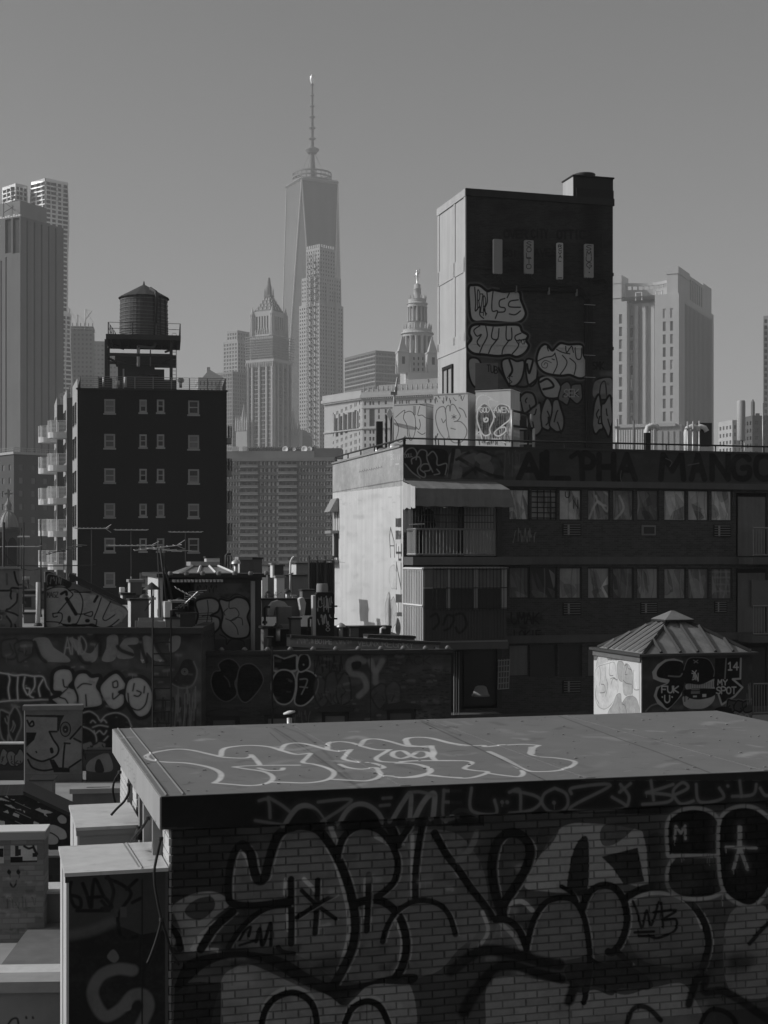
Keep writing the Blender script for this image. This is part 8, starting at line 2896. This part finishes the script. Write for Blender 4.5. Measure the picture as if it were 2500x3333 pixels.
  for P in ([(60,20),(60,140),(190,160),(185,85)],[(265,42),(320,30),(325,140)],[(290,35),(400,60),(435,95),(380,140),(265,156)],[(510,20),(455,50),(442,100),(480,145),(540,148),(580,110),(570,50),(510,20)],[(600,50),(610,18),(810,5),(590,135),(890,130),(820,68)],[(860,42),(920,-5)],[(865,0),(910,60),(905,110)],[(1005,45),(1090,20),(1150,0)],[(1030,-20),(1045,85)],[(1010,45),(1140,60),(1120,95),(985,108)],[(1150,60),(1230,20),(1200,-10),(1150,40),(1190,105),(1260,90)],[(1275,0),(1295,95),(1420,75),(1400,20)],[(1445,8),(1447,10)],[(1510,-20),(1520,65)],[(1470,65),(1580,55),(1600,0)],[(1620,20),(1650,60),(1700,50)]):
    cw.line(P, 17,.2,.85, soft=.5)
  for x, y in ((225,95),(252,95),(505,98)):
    cw.line([(x, y),(x + 2, y + 2)],20,.15)
  # wall, right half
  cw.fill([(360,560),(420,430),(560,240),(740,220),(960,250),(1005,300),(1030,545),(880,540),(740,560),(600,590),(470,585)],.42,.9)
  cw.fill([(440,250),(540,240),(500,330),(430,380)],.06,.8)
  cw.fill([(790,230),(960,220),(860,320),(780,330)],.06,.8)
  cw.fill([(640,330),(700,300),(700,560),(650,600),(590,580),(610,430)],.015,.95)
  cw.fill([(780,400),(970,350),(1005,530),(900,550),(840,460)],.015,.95, curve=False)
  cw.fill([(1030,300),(1120,300),(1120,560),(1040,560)],.04,.8)
  cw.line([(0,420),(60,360),(100,270)],36,.22,.9)
  cw.fill([(150,1300),(160,1090),(300,1050),(560,1090),(760,1110),(900,1150),(1060,1110),(1240,1110),(1250,1420),(140,1420)],.33,.9)
  cw.fill([(1480,700),(1680,690),(1760,1100),(1520,1160),(1440,1000)],.27,.8)
  cw.fill([(390,880),(440,720),(540,640),(640,660),(690,800),(700,920),(560,960),(430,950)],.21,.9)
  cw.fill([(700,700),(760,590),(840,590),(900,700),(890,850),(820,930),(730,900)],.21,.9)
  cw.fill([(920,660),(1080,600),(1230,650),(1320,780),(1330,930),(1250,1000),(1000,960),(910,800)],.18,.9)
  cw.fill([(60,900),(150,760),(260,760),(340,850),(360,920),(200,900)],.2,.8)
  cw.line([(600,640),(590,740)],12,.2,.6)
  cw.line([(520,760),(490,830),(530,910)],10,.2,.5)
  cw.line([(595,838),(597,840)],36,.17,.8)
  for P, w_ in (([(930,640),(1000,605),(1100,595),(1200,620),(1280,690),(1320,780)],18),([(230,760),(300,830),(340,900)],20),([(260,660),(340,640),(400,690)],22),([(130,700),(160,800),(110,890)],18)):
    cw.line(P, w_ * 1.15,.55,.85)
  for P, w_ in (([(240,718),(200,600),(180,450),(210,320),(280,268),(350,290),(388,360),(360,470),(300,570),(250,650),(235,720)],44),([(200,740),(270,745),(330,800),(368,895)],32),([(368,900),(400,760),(460,660),(540,622),(620,632),(670,700),(700,820),(712,960),(700,1080),(680,1190)],28),([(670,690),(700,605),(770,555),(850,570),(900,650),(912,760),(882,860),(840,915),(812,915)],34),([(850,905),(900,950),(930,980)],28),([(705,940),(760,980),(860,997)],18),([(905,625),(980,580),(1080,562),(1180,588),(1270,660),(1335,760),(1355,880),(1320,1010)],34),([(560,560),(620,600),(640,640)],20)):
    cw.line([(x + w_ * .78, y + 4) for x, y in P],8,.5,.6)
    cw.line(P, w_ * 1.2, D, 1, soft=.15)
  for P in ([(945,640),(970,700),(995,785),(1020,690),(1045,770),(1085,645)],[(1100,650),(1110,780)],[(1060,700),(1180,690),(1110,740),(1180,740),(1170,800),(1080,840),(1030,825)],[(955,810),(1060,805)],[(980,830),(1060,830)]):
    cw.line(P, 15, D)
  P8 = [(1145,370),(1143,220),(1190,165),(1280,145),(1370,170),(1410,235),(1415,350),(1405,378),(1330,380),(1235,380),(1160,380)]
  P9 = [(1250,385),(1180,410),(1145,470),(1150,560),(1220,610),(1350,610),(1430,570),(1435,470),(1400,405),(1330,385)]
  PO = [(1418,330),(1430,200),(1480,150),(1560,135),(1640,165),(1720,260),(1740,420),(1680,560),(1600,650),(1520,640),(1440,560)]
  for P in (P9, P8, PO):
    cw.line(P, 46,.4,.95, closed=True, soft=.25)
    cw.fill(P, .01)
  cw.mottle(.05,.6,8,12,1180,440,1400,590,30,70)
  for x, ln in ((1210,40),(1222,30),(1350,50),(1362,60),(1385,44)):
    cw.drip(x, 385, ln, 5,.2)
  for P, w_ in (([(1525,240),(1525,350)],28),([(1450,345),(1615,350)],16),([(1525,345),(1492,465)],20),([(1525,345),(1568,465)],20),([(1172,300),(1178,232),(1205,270),(1228,230),(1230,300)],15)):
    cw.line(P, w_, .4,.95, curve=False)
  for P, w_ in (([(-40,1020),(80,930),(160,905),(300,925),(430,965),(550,985)],60),([(120,1090),(200,1005),(300,992),(430,1030),(560,1065)],50),([(30,1240),(80,1150),(150,1060)],70),([(600,1180),(640,1080),(700,1030)],60),([(1250,1200),(1290,1070),(1340,1060),(1335,1130),(1430,1128),(1530,1180),(1659,1270),(1760,1330)],46),([(900,1390),(940,1235),(1020,1218),(1100,1290)],28),([(1290,1390),(1350,1245),(1430,1235),(1500,1290),(1520,1390)],28),([(1580,870),(1659,780),(1760,700)],26)):
    cw.line(P, w_, D, .95, soft=.35)
  cw.fill([(580,1000),(760,980),(900,980),(1040,1070),(1030,1120),(880,1110),(830,1150),(740,1120),(640,1130)],.03,.9)
  cw.mottle(.03,.5,16,15,880,940,1560,1060,40,90)
  m_br = mat('painted_brick', .075, amp=.3, scale=2.2, perobj=.24, canvas=[cw], bump=.35)
  m_fas = mat('painted_fascia', .03, amp=.25, scale=2, canvas=[cw])
  m_mor = mat('dark_mortar', .045, amp=.25, scale=4, canvas=[cw], dim=.62)  # paint darkened in the joints for recess shade, besides grime
  # ---- slab
  cl = Canvas(fH, 'side', 0,362,2370,522,2720,110).crop(0,2400,2.07375)
  for ch, x, y in (('I', 805,55),('T', 820,75),('L', 838,95),('E', 855,130),('S', 870,170),('T', 885,210),('B', 900,245)):
    cl.text(ch, x, y, x + 14, y + 55,4,.22,.8)
  m_edge = mat('slab_edge', .36, rough=.7, amp=.12, scale=1.5, streak=.2, canvas=[cl])
  MB().box(.015, SLAB_U, .015, SLAB_V, zS - SLAB_T, zS).build('slab_roof', m_slabtop, t)
  MB().box(.012, SLAB_U, 0,.014, zS - SLAB_T, zS - .004).build('fascia', m_fas, t)
  MB().box(0,.014,.0, SLAB_V, zS - SLAB_T, zS - .004).build('fascia', m_edge, t)
  for a, b in (((.06,.03),(.06, SLAB_V - .03)),((.2,.05),(.2, SLAB_V - .05))):
    MB().bar((a[0], a[1], zS + .004),(b[0], b[1], zS + .004),.016).build('roof_seam', m_slabtop, t)
  for u in (2.05,3.75,5.5):
    MB().box(u, u + .09,.03, SLAB_V - .03, zS + .0005, zS + .005).build('roof_seam', m_slabtop, t)
  gr = MB()
  for _ in range(160):
    x, y, q = random.uniform(.1, SLAB_U - .1), random.uniform(.08, SLAB_V - .1), random.uniform(.005,.016)
    gr.prism([(x - q, y - q * .7),(x + q * .8, y - q),(x + q, y + q * .6),(x - q * .5, y + q)], zS + .0005, zS + q * .7)
  gr.build('grit', m_gravel, t, kind='stuff')
  # ---- brick wall: mortar backing and bricks
  zTop = zS - SLAB_T
  zBot = 17.85
  uW, vW = .10,.05
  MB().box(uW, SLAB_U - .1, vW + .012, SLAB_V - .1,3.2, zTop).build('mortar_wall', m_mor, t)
  bl, bh, j = .203,.057,.0107
  rows = int((zTop - zBot) / (bh + j))
  bm_ = MB()
  def brick(m_, l):
    e = .004
    m_.add([(0,0,0),(l, 0,0),(l, 0, bh),(0,0, bh),(e, -.012, e),(l - e, -.012, e),(l - e, -.012, bh - e),(e, -.012, bh - e),(0,.03,0),(l, .03,0),(l, .03, bh),(0,.03, bh)],
       [(4,5,6,7),(0,1,5,4),(1,2,6,5),(2,3,7,6),(3,0,4,7),(8,9,1,0),(3,2,10,11),(8,0,3,11),(1,9,10,2)])
  rest = MB()
  n = 0
  for r in range(rows):
    z = zTop - .012 - (r + 1) * (bh + j)
    u = uW + (.0 if r % 2 else -(bl + j) / 2)
    while u < SLAB_U - .1:
      a, b = max(u, uW), min(u + bl, SLAB_U - .1)
      l = b - a
      if l > .05:
        full = abs(l - bl) < .001
        # the 300 that show largest: the near, left part of the wall
        if n < 300 and a < 2.75:
          dv = random.uniform(-.004,.004)
          inst('brick', ('brick', round(l, 3)), lambda m_: brick(m_, l), m_br, t, (a + random.uniform(-.002,.002), vW + .012 + dv, z + random.uniform(-.0018,.0018)), rot=(0, random.uniform(-.008,.008), random.uniform(-.012,.012)))
          n += 1
        else:
          tmp = MB()
          brick(tmp, l)
          dv = random.uniform(-.004,.004)
          ti, tj, jz = random.uniform(-.012,.012), random.uniform(-.008,.008), random.uniform(-.0018,.0018)
          rest.add([(x + a, y + vW + .012 + dv + x * ti, q + z + jz + x * tj) for x, y, q in tmp.v], tmp.f)
      u += bl + j
  rest.build('bricks', m_br, t, kind='stuff')
  # left end of the wall: sunlit white brick ends with pilaster gaps
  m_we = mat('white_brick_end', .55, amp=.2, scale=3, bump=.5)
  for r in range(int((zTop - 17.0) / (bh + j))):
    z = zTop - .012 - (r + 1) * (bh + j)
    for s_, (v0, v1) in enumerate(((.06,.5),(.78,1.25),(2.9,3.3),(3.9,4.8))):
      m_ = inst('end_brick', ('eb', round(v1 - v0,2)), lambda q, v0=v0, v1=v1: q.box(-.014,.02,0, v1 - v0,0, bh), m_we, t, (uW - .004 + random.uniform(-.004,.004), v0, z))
  for v0, v1 in ((.52,.62),(1.3,1.42),(1.7,1.82)):
    MB().box(uW - .1, uW + .01, v0, v1,17, zTop - .01).build('conduit', m_conc if v0 > 1 else m_ironl, t)
  return t
near_hut()

def vent_boxes():
  ztop = H - 2.53
  labs = ('nearest white sheet-metal ventilator box with black scrawl on its front', 'second white sheet-metal ventilator box behind the nearest one')
  ct = Canvas(fH, 'top', ztop, 180,2600,560,2860,160)
  ct.mottle(.2,.5,16,3,470,2735,540,2820,3,14)
  ct.mottle(.35,.4,40,4,190,2610,540,2840,2,14)
  ct.line([(400,2738),(455,2822)],6,.15,.8, soft=.6)
  ct.line([(460,2730),(520,2815)],40,.4,.6, soft=.9)
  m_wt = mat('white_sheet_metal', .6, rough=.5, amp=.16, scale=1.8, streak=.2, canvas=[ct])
  for i, (u0, u1, v0, v1) in enumerate(((-.745,.07,.01,1.1),(-.55,.05,2.0,3.26))):
    t = thing('ventilator_box', labs[i], 'ventilator', fH, u0, v0,16.2, group='white ventilator boxes on the hut')
    h = ztop - 16.2
    if i == 0:
      c = Canvas(fH, 'front', v0,210,2810,540,3400,150).crop(0,2400,2.07375)
      c.fill([(440,880),(1120,850),(1120,2000),(440,2000)],.05,.8, curve=False)
      c.fill([(440,1360),(760,1250),(960,1330),(1120,1300),(1120,2000),(440,2000)],.014,.9, curve=False)
      c.line([(480,1330),(620,1300),(760,1240)],70,.13,.8, soft=.7)
      c.fill([(730,1470),(770,1430),(805,1480),(780,1515),(745,1500)],.16)
      c.line([(900,1570),(800,1560),(690,1600),(630,1700),(650,1800),(720,1880),(820,1830),(900,1740),(980,1740),(1010,1820),(960,1935)],80,.16,.95, soft=.3)
      c.fill([(800,1835),(880,1740),(885,1835)],.16)
      for P in ([(480,970),(470,1040),(500,1130),(545,1140),(540,1080),(480,1060)],[(560,980),(590,1060),(610,1140)],[(620,1140),(640,950),(700,1060),(760,1140),(690,1150)],[(610,1075),(700,1070)],[(730,930),(770,1030),(740,1140),(690,1100)],[(720,940),(830,990),(890,1050),(830,1150),(800,1220),(830,1350),(930,1340)],[(930,955),(860,1020)],[(900,1110),(960,1080)],[(520,1165),(740,1165)]):
        c.line(P, 24,.008,.95, soft=.35)
      c.rect(818,1138,858,1210,.09)
      c.rect(778,1145,800,1205,.07)
      m_fr = mat('scrawled_sheet_metal', .09, rough=.55, amp=.2, scale=1.5, canvas=[c])
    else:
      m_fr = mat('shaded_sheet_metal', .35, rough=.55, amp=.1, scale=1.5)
    W, D = u1 - u0, v1 - v0
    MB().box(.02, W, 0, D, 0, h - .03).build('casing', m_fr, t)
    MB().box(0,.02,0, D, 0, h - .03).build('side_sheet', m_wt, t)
    m = MB()
    m.box(-.015, W, -.02, D + .02, h - .03, h)
    m.build('lid', m_wt, t)
    MB().box(-.01, W, -.012,-.001, h - .08, h - .03).build('lid_flange', m_fr, t)
    if i == 0:
      MB().bar((W * .74,0, h + .004),(W * .70, D, h + .004),.012).build('seam_bead', m_conc, t)
      MB().box(W * .735, W * .745,-.006,0,0, h - .09).build('front_seam', m_dark, t)
    MB().box(-.008,0.0, D * .5 - .01, D * .5 + .01,.05, h - .05).build('side_seam', m_wt, t)
  # cables hanging from the slab
  k = 2.07375
  def cable(label, P, Y, r=.012, mm=None):
    Q = spl(P, n=5)
    o = thing('loose_cable', label, 'cable', None, (P[0][0] / k - CX) / F * Y[0], Y[0], zz(2400 + P[0][1] / k, Y[0]), group='loose cables at the hut corner')
    pts = []
    for i, (x, y) in enumerate(Q):
      Yq = Y[0] + (Y[1] - Y[0]) * i / (len(Q) - 1)
      pts.append(Vector(((x / k - CX) / F * Yq, Yq, zz(2400 + y / k, Yq))) - o.location)
    MB().tube(pts, r, 6).build('wire', mm or m_dark, o)
    MB().lathe([(r * 1.6,-.015),(r * 1.8,0),(r * 1.6,.015)], tuple(pts[0]),6).build('clip', m_iron, o)
  cable('long black cable hanging past the nearest ventilator box', [(1085,685),(1060,800),(1042,900),(1045,1000),(1065,1120),(1085,1240),(1060,1350),(1030,1440),(995,1528)],(11.85,11.6))
  cable('black cable branching down over the brick wall', [(1090,1230),(1110,1290),(1150,1420),(1180,1490),(1208,1535)],(11.7,11.75))
  cable('short black cable between slab and nearest ventilator box', [(1000,545),(960,610),(910,670),(888,698)],(12.2,12.6))
  cable('black cable end dangling over the second ventilator box', [(870,320),(870,370),(840,430),(790,480),(750,525)],(14.0,13.9))
  cable('black cable looping down behind the second ventilator box', [(808,235),(775,290),(762,350),(770,410),(780,440)],(15.2,15.4))
  m = thing('conduit_fitting', 'black conduit fitting between the two ventilator boxes', 'fitting', fH, -.02,1.5, zz(2735,13.3))
  MB().lathe([(.035,0),(.045,.02),(.045,.07),(.03,.09),(.03,.12)],(0,0,0),10).build('body', m_dark, m)
  MB().tube([(0,0,.05),(.1,0,.05)],.025,8).build('stub', m_iron, m)
vent_boxes()

# ---------------------------------------------------------------- lower roofs at the left, below the near hut
def lower_left():
  zF = 16.9
  m_deck = mat('pale_roof_deck', .32, amp=.4, scale=1.6, bump=.3)
  K = 1659 / 420.0
  fr = Frame(0,24.0,3)
  r = thing('pale_decked_building', 'lower building with pale roof deck between hut and long graffiti wall', 'building', fr)
  MB().box(-9,3.9,-8,10.9,3, zF).build('deck', m_deck, r)
  # painted box with cartoon beak and eye, against the long wall
  f1 = Frame(81,33.0,9)
  c = Canvas(f1, 'front', 0,78,2300,270,2530,110).crop(0,2280, K)
  B = .008
  c.rect(320,100,1060,950,.14)
  c.rect(330,180,760,215,.02)
  c.fill([(335,205),(740,215),(735,380),(640,390),(700,500),(760,600),(740,690),(640,750),(520,770),(400,720),(345,640),(400,540),(470,430),(470,400),(340,400)],.2, curve=False)
  c.fill([(340,410),(470,410),(440,500),(340,590)], B, curve=False)
  c.fill([(745,185),(830,185),(790,260),(760,390),(740,380)], B, curve=False)
  c.fill([(850,260),(905,300),(915,380),(880,450),(820,460),(780,400),(790,310)],.12)
  for rr in (66,30):
    c.line([(848 + rr * math.cos(a),365 + rr * 1.4 * math.sin(a)) for a in [q * .52 for q in range(13)]],14, B)
  c.fill([(825,340),(870,340),(880,390),(840,410),(815,380)],.02)
  c.line([(846,370),(848,372)],18,.2)
  c.fill([(690,760),(800,620),(830,545),(920,480),(1050,560),(1050,750),(920,840),(760,860)],.19, curve=False)
  for P in ([(640,395),(735,395)],[(640,400),(690,500),(755,600),(740,690),(650,750)],[(350,680),(420,740),(540,780),(640,750)],[(835,545),(905,550)],[(840,550),(825,700),(815,860)],[(910,490),(1000,390),(1050,330)],[(960,485),(1050,530)],[(360,760),(420,860),(560,900),(700,880)],[(900,860),(1050,760)],[(380,300),(420,260),(435,310),(390,325),(350,250)]):
    c.line(P, 24, B)
  c.fill([(640,760),(700,760),(760,860),(900,870),(900,920),(700,920)], B, curve=False)
  for x, y, q in ((465,660,18),(665,640,44)):
    c.line([(x, y - q * .4),(x + 8, y + q * .4)], q, B)
  m1 = mat('cartoon_box_paint', .12, amp=.25, scale=2, canvas=[c])
  t = thing('painted_roof_box', 'concrete roof box painted with a cartoon beak and ringed eye', 'roof box', f1, z=zF)
  W = f1.front(267,0)[0]
  zt = zz(2312,33)
  MB().box(0, W, 0,.3,0, zt - zF).build('body', m1, t)
  MB().box(-.05, W + .03,-.06,.33, zt - zF, zt - zF + .1).build('lid', m_mort, t)
  MB().box(-.02,0,.0,.3,0, zt - zF).build('end_face', m_pale, t)
  # ledge with outlined letters at the far left
  f2 = Frame(-40,33.4,2)
  c = Canvas(f2, 'front', 0,-40,2410,82,2520,100).crop(0,2280, K)
  c.rect(-160,540,330,900,.02)
  c.bubble(-100,630,310,860,4,.12,.01,14,5)
  m2 = mat('ledge_paint', .05, amp=.3, canvas=[c])
  t = thing('tagged_ledge', 'low ledge with tagged front left of the cartoon box', 'ledge', f2, z=zF)
  MB().box(0, f2.front(80,0)[0],0,.15,0, zz(2422,33.4) - zF).build('body', m2, t)
  MB().box(0, f2.front(80,0)[0],-.05,.16, zz(2422,33.4) - zF, zz(2417,33.4) - zF).build('coping', m_pale, t)
  f3 = Frame(280,33.2,2)
  t = thing('painted_rubble_box', 'small painted curb box right of the cartoon box', 'roof box', f3, z=zF)
  c = Canvas(f3, 'front', 0,278,2445,390,2520,100).crop(0,2280, K)
  c.fill([(1120,900),(1130,800),(1200,740),(1300,690),(1400,680),(1440,900)],.17)
  c.fill([(1230,910),(1240,780),(1290,760),(1340,910)],.015)
  m3 = mat('rubble_box_paint', .04, canvas=[c])
  MB().box(0, f3.front(385,0)[0],0,.6,0, zz(2452,33.2) - zF).build('body', m3, t)
  MB().box(-.03, f3.front(385,0)[0] + .03,-.03,.63, zz(2452,33.2) - zF, zz(2452,33.2) - zF + .05).build('lid', m_coping, t)
  # dark block and the cracked coping wall
  pbox('dark_roof_block', 'dark rough block casting a shadow on the lower roof', 'block', 103,168,2542,2592,30,.5, m_mort, th=4, z0=zF, cap=.03)
  t, f4, W4, z4, b4 = pbox('cracked_parapet', 'pale cracked parapet wall behind the second ventilator box', 'parapet', 236,420,2583,2680,27,.35, m_mort, th=8, z0=15, cap=.09, capm=m_deck)
  MB().box(.25,.68,.08,.14, z4 - b4 + .088, z4 - b4 + .094).build('slot', m_dark, t)
  # slanting black-and-white painted stair wall
  f5 = Frame(-30,24.5,12)
  c = Canvas(f5, 'front', 0,-30,2560,240,2960,120).crop(0,2560, K)
  Wt = .42
  c.rect(-130,-10,960,1700,.015)
  for P in ([(0,140),(90,110),(120,150),(195,160),(150,190),(0,165)],[(60,225),(150,230),(205,280),(270,280),(280,300),(160,270)],[(40,320),(100,295),(120,340)],[(180,330),(255,350),(245,395),(165,365)],[(0,430),(60,440),(75,540),(0,520)],[(430,300),(520,265),(540,290),(620,300),(690,330),(590,345),(630,390),(540,340)],[(445,415),(510,440),(500,510),(435,480)],[(125,560),(140,480),(205,510),(220,545),(290,530),(345,575),(130,580)],[(590,215),(820,215),(815,290),(740,270),(650,240)],[(275,235),(320,222),(322,250)],[(300,300),(330,310),(320,335)]):
    c.fill(P, Wt, curve=False, edge=0)
  for P, v in (([(575,540),(620,490),(700,480),(800,520),(860,570),(870,660),(760,680),(620,590)],.33),([(560,600),(660,590),(760,660),(740,740),(600,740),(560,680)],.3),([(740,400),(800,350),(870,400),(860,470),(780,470)],.3),([(570,780),(650,800),(640,860),(570,870)],.3),([(600,960),(640,910),(740,890),(750,960)],.2)):
    c.fill(P, v)
    c.line(P, 16,.01, closed=True)
  for y0 in (90,210,340):
    c.line([(-50, y0),(300, y0 + 150),(560, y0 + 260)],30,.01, curve=False)
    c.line([(200, y0 + 100),(400, y0 + 190)],5,.25, curve=False)
  c.line([(500,190),(830,170),(900,230)],22,.14)
  m5 = mat('black_white_wall', .05, amp=.25, scale=2, canvas=[c])
  t = thing('black_white_wall', 'wall with slanting top painted in black and white arrows', 'wall', f5, z=0)
  U = lambda x: f5.front(x / K, 0)[0]
  Z = lambda y: zz(2560 + y / K, 24.9)
  t.location.z = 0
  MB().vprism([(U(-130),3),(U(-130), Z(70)),(U(310), Z(75)),(U(960), Z(400)),(U(960),3)],0,1.2).build('body', m5, t)
  a, b = (U(300), Z(66)),(U(960), Z(392))
  MB().add([(a[0],-.04, a[1]),(b[0],-.04, b[1]),(b[0],1.24, b[1]),(a[0],1.24, a[1]),(a[0],-.04, a[1] + .06),(b[0],-.04, b[1] + .06),(b[0],1.24, b[1] + .06),(a[0],1.24, a[1] + .06)],[(3,2,1,0),(4,5,6,7),(0,1,5,4),(1,2,6,5),(2,3,7,6),(3,0,4,7)]).build('coping', m_coping, t)
  # parapet pier with smiling face
  f6 = Frame(-60,19.3,6)
  c = Canvas(f6, 'front', 0,-60,2700,150,3110,130).crop(0,2560, K)
  for x0, y0, x1, y1, v in ((-80,760,60,980,.5),(-80,790,45,900,.008),(140,752,492,965,.5),(205,752,245,890,.03),(245,800,275,880,.03),(140,895,300,970,.008),(300,945,490,968,.03),(430,850,490,900,.02)):
    c.rect(x0, y0, x1, y1, v)
  for P in ([(320,760),(380,790),(440,780),(480,850)],[(440,760),(460,820),(490,860)]):
    c.line(P, 30,.02)
  for x in (125,246):
    c.fill([(x - 25,1095),(x - 5,1062),(x + 22,1095),(x, 1125)],.015)
    c.line([(x + 8,1110),(x + 12,1170)],7,.03)
  c.line([(140,1230),(155,1275),(185,1290),(210,1250),(220,1205)],24,.015)
  c.mottle(.34,.5,16,4,0,1150,540,1659,30,80)
  c.mottle(.06,.5,20,14,0,980,540,1900,10,50)
  c.tag(40,1420,480,1560,10,.05,15, al=.6, n=6)
  c.line([(0,1230),(0,1231)],3,.1)
  m6 = mat('painted_pier', .24, amp=.22, scale=2, brick=(f6, False, .215,.07), canvas=[c], mortar=.9)
  t = thing('smiley_pier', 'painted brick pier with small smiling face and pale coping', 'wall pier', f6, z=zF - 2)
  W6 = f6.front(144,0)[0]
  zt6 = zz(2735,19.3)
  MB().box(0, W6,0,.45,0, zt6 - zF + 2).build('body', m6, t)
  MB().box(-.02, W6 + .02,-.04,.45, zt6 - zF + 2, zt6 - zF + 2 + .1).build('coping', m_conc, t)
  MB().box(-.02, W6 + .02,-.035,.46, zt6 - zF + 2.1, zt6 - zF + 2.115).build('coping_skim', m_white, t)
  pbox('brick_return', 'dark brick return wall between pier and ventilator box', 'wall', 142,200,2790,2908,20.4,.3, mat('dark_return_brick', .05, amp=.3, scale=2, brick=(f6, False, .215,.07), mortar=1.3), th=6, cap=.03, capm=m_mort)
  pbox('patched_low_wall', 'patched low wall under the dark brick return', 'wall', 140,200,2908,3080,19.7,.5, mat('patched_wall', .22, amp=.3, scale=2), th=6, cap=.03, capm=m_pale)
  # near parapet strips at the bottom left
  for i, (yt, yb, Y, cap_h, lab) in enumerate(((3186,3198,16.6,.02, 'thin pale flashing strip at the lower left'),(3215,3420,15.9,.12, 'near parapet with pale coping at the lower left corner'))):
    f7 = Frame(-60, Y, 3)
    W = f7.front(215,0)[0]
    t = thing('near_parapet', lab, 'parapet', f7, z=15.5)
    zt = zz(yt + (15 if i else 0), Y)
    if i:
      c = Canvas(f7, 'front', 0,-60,3230,200,3400,110).crop(0,2400,2.07375)
      c.line([(60,1935),(85,1900),(120,1895),(130,1940)],14,.02)
      for x in (182,228):
        c.line([(x, 1885),(x + 2,1892)],14,.02)
      mm = mat('near_parapet_paint', .24, amp=.25, scale=2, canvas=[c])
    else:
      mm = m_coping
    MB().box(0, W, 0,.3 if i else .5,0, zt - 15.5).build('body', mm, t)
    MB().box(-.02, W, -.05,.32 if i else .5, zt - 15.5, zt - 15.5 + cap_h).build('coping', m_deck if i else m_pale, t)
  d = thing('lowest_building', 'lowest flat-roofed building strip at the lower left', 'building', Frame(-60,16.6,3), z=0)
  MB().box(0,4.2,.3,3.2,3, zz(3100,18.2)).build('deck', m_mort, d)  # deck given a darker colour in place of the shadow lying across it
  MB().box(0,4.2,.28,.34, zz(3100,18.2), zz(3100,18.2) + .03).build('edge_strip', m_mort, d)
  h = thing('host_building', 'tar-roofed building on which the near brick hut stands', 'building', fH, z=0)
  MB().box(-1.6,12,-5,7,3,16.2).build('deck', m_tar, h)
  # bright mushroom vent just behind the slab
  Y = 19.5
  v = thing('mushroom_vent', 'small bright mushroom vent rising behind the slab roof', 'vent', None, (942 - CX) / F * Y, Y, zz(2440, Y))
  z = lambda py: zz(py, Y) - zz(2440, Y)
  MB().tube([(0,0,0),(0,0, z(2337))],.035,8).build('pipe', m_galv, v)
  o = MB().lathe([(.02,.035),(.08,.02),(.082,0),(.03,-.01)],(0,0,0),14).build('cap', m_white, v, (0,0, z(2322)))
  o.rotation_euler = (0, R(-12),0)
lower_left()
# ---------------------------------------------------------------- the air: one closed box of even haze
_hz = MB()
_hz.box(-4000,4000,-60,9000,-1,600)
_hm = bpy.data.materials.new('haze_air')
_hm.use_nodes = True
_hn = _hm.node_tree.nodes
_hn.clear()
_ho = _hn.new('ShaderNodeOutputMaterial')
_hv = _hn.new('ShaderNodeVolumePrincipled')
_hv.inputs['Color'].default_value = (0.98,0.98,0.98,1)
_hv.inputs['Density'].default_value = 0.00024
_hv.inputs['Anisotropy'].default_value = 0.0
_hm.node_tree.links.new(_hv.outputs[0], _ho.inputs['Volume'])
_hz.build('haze', _hm, kind='stuff')
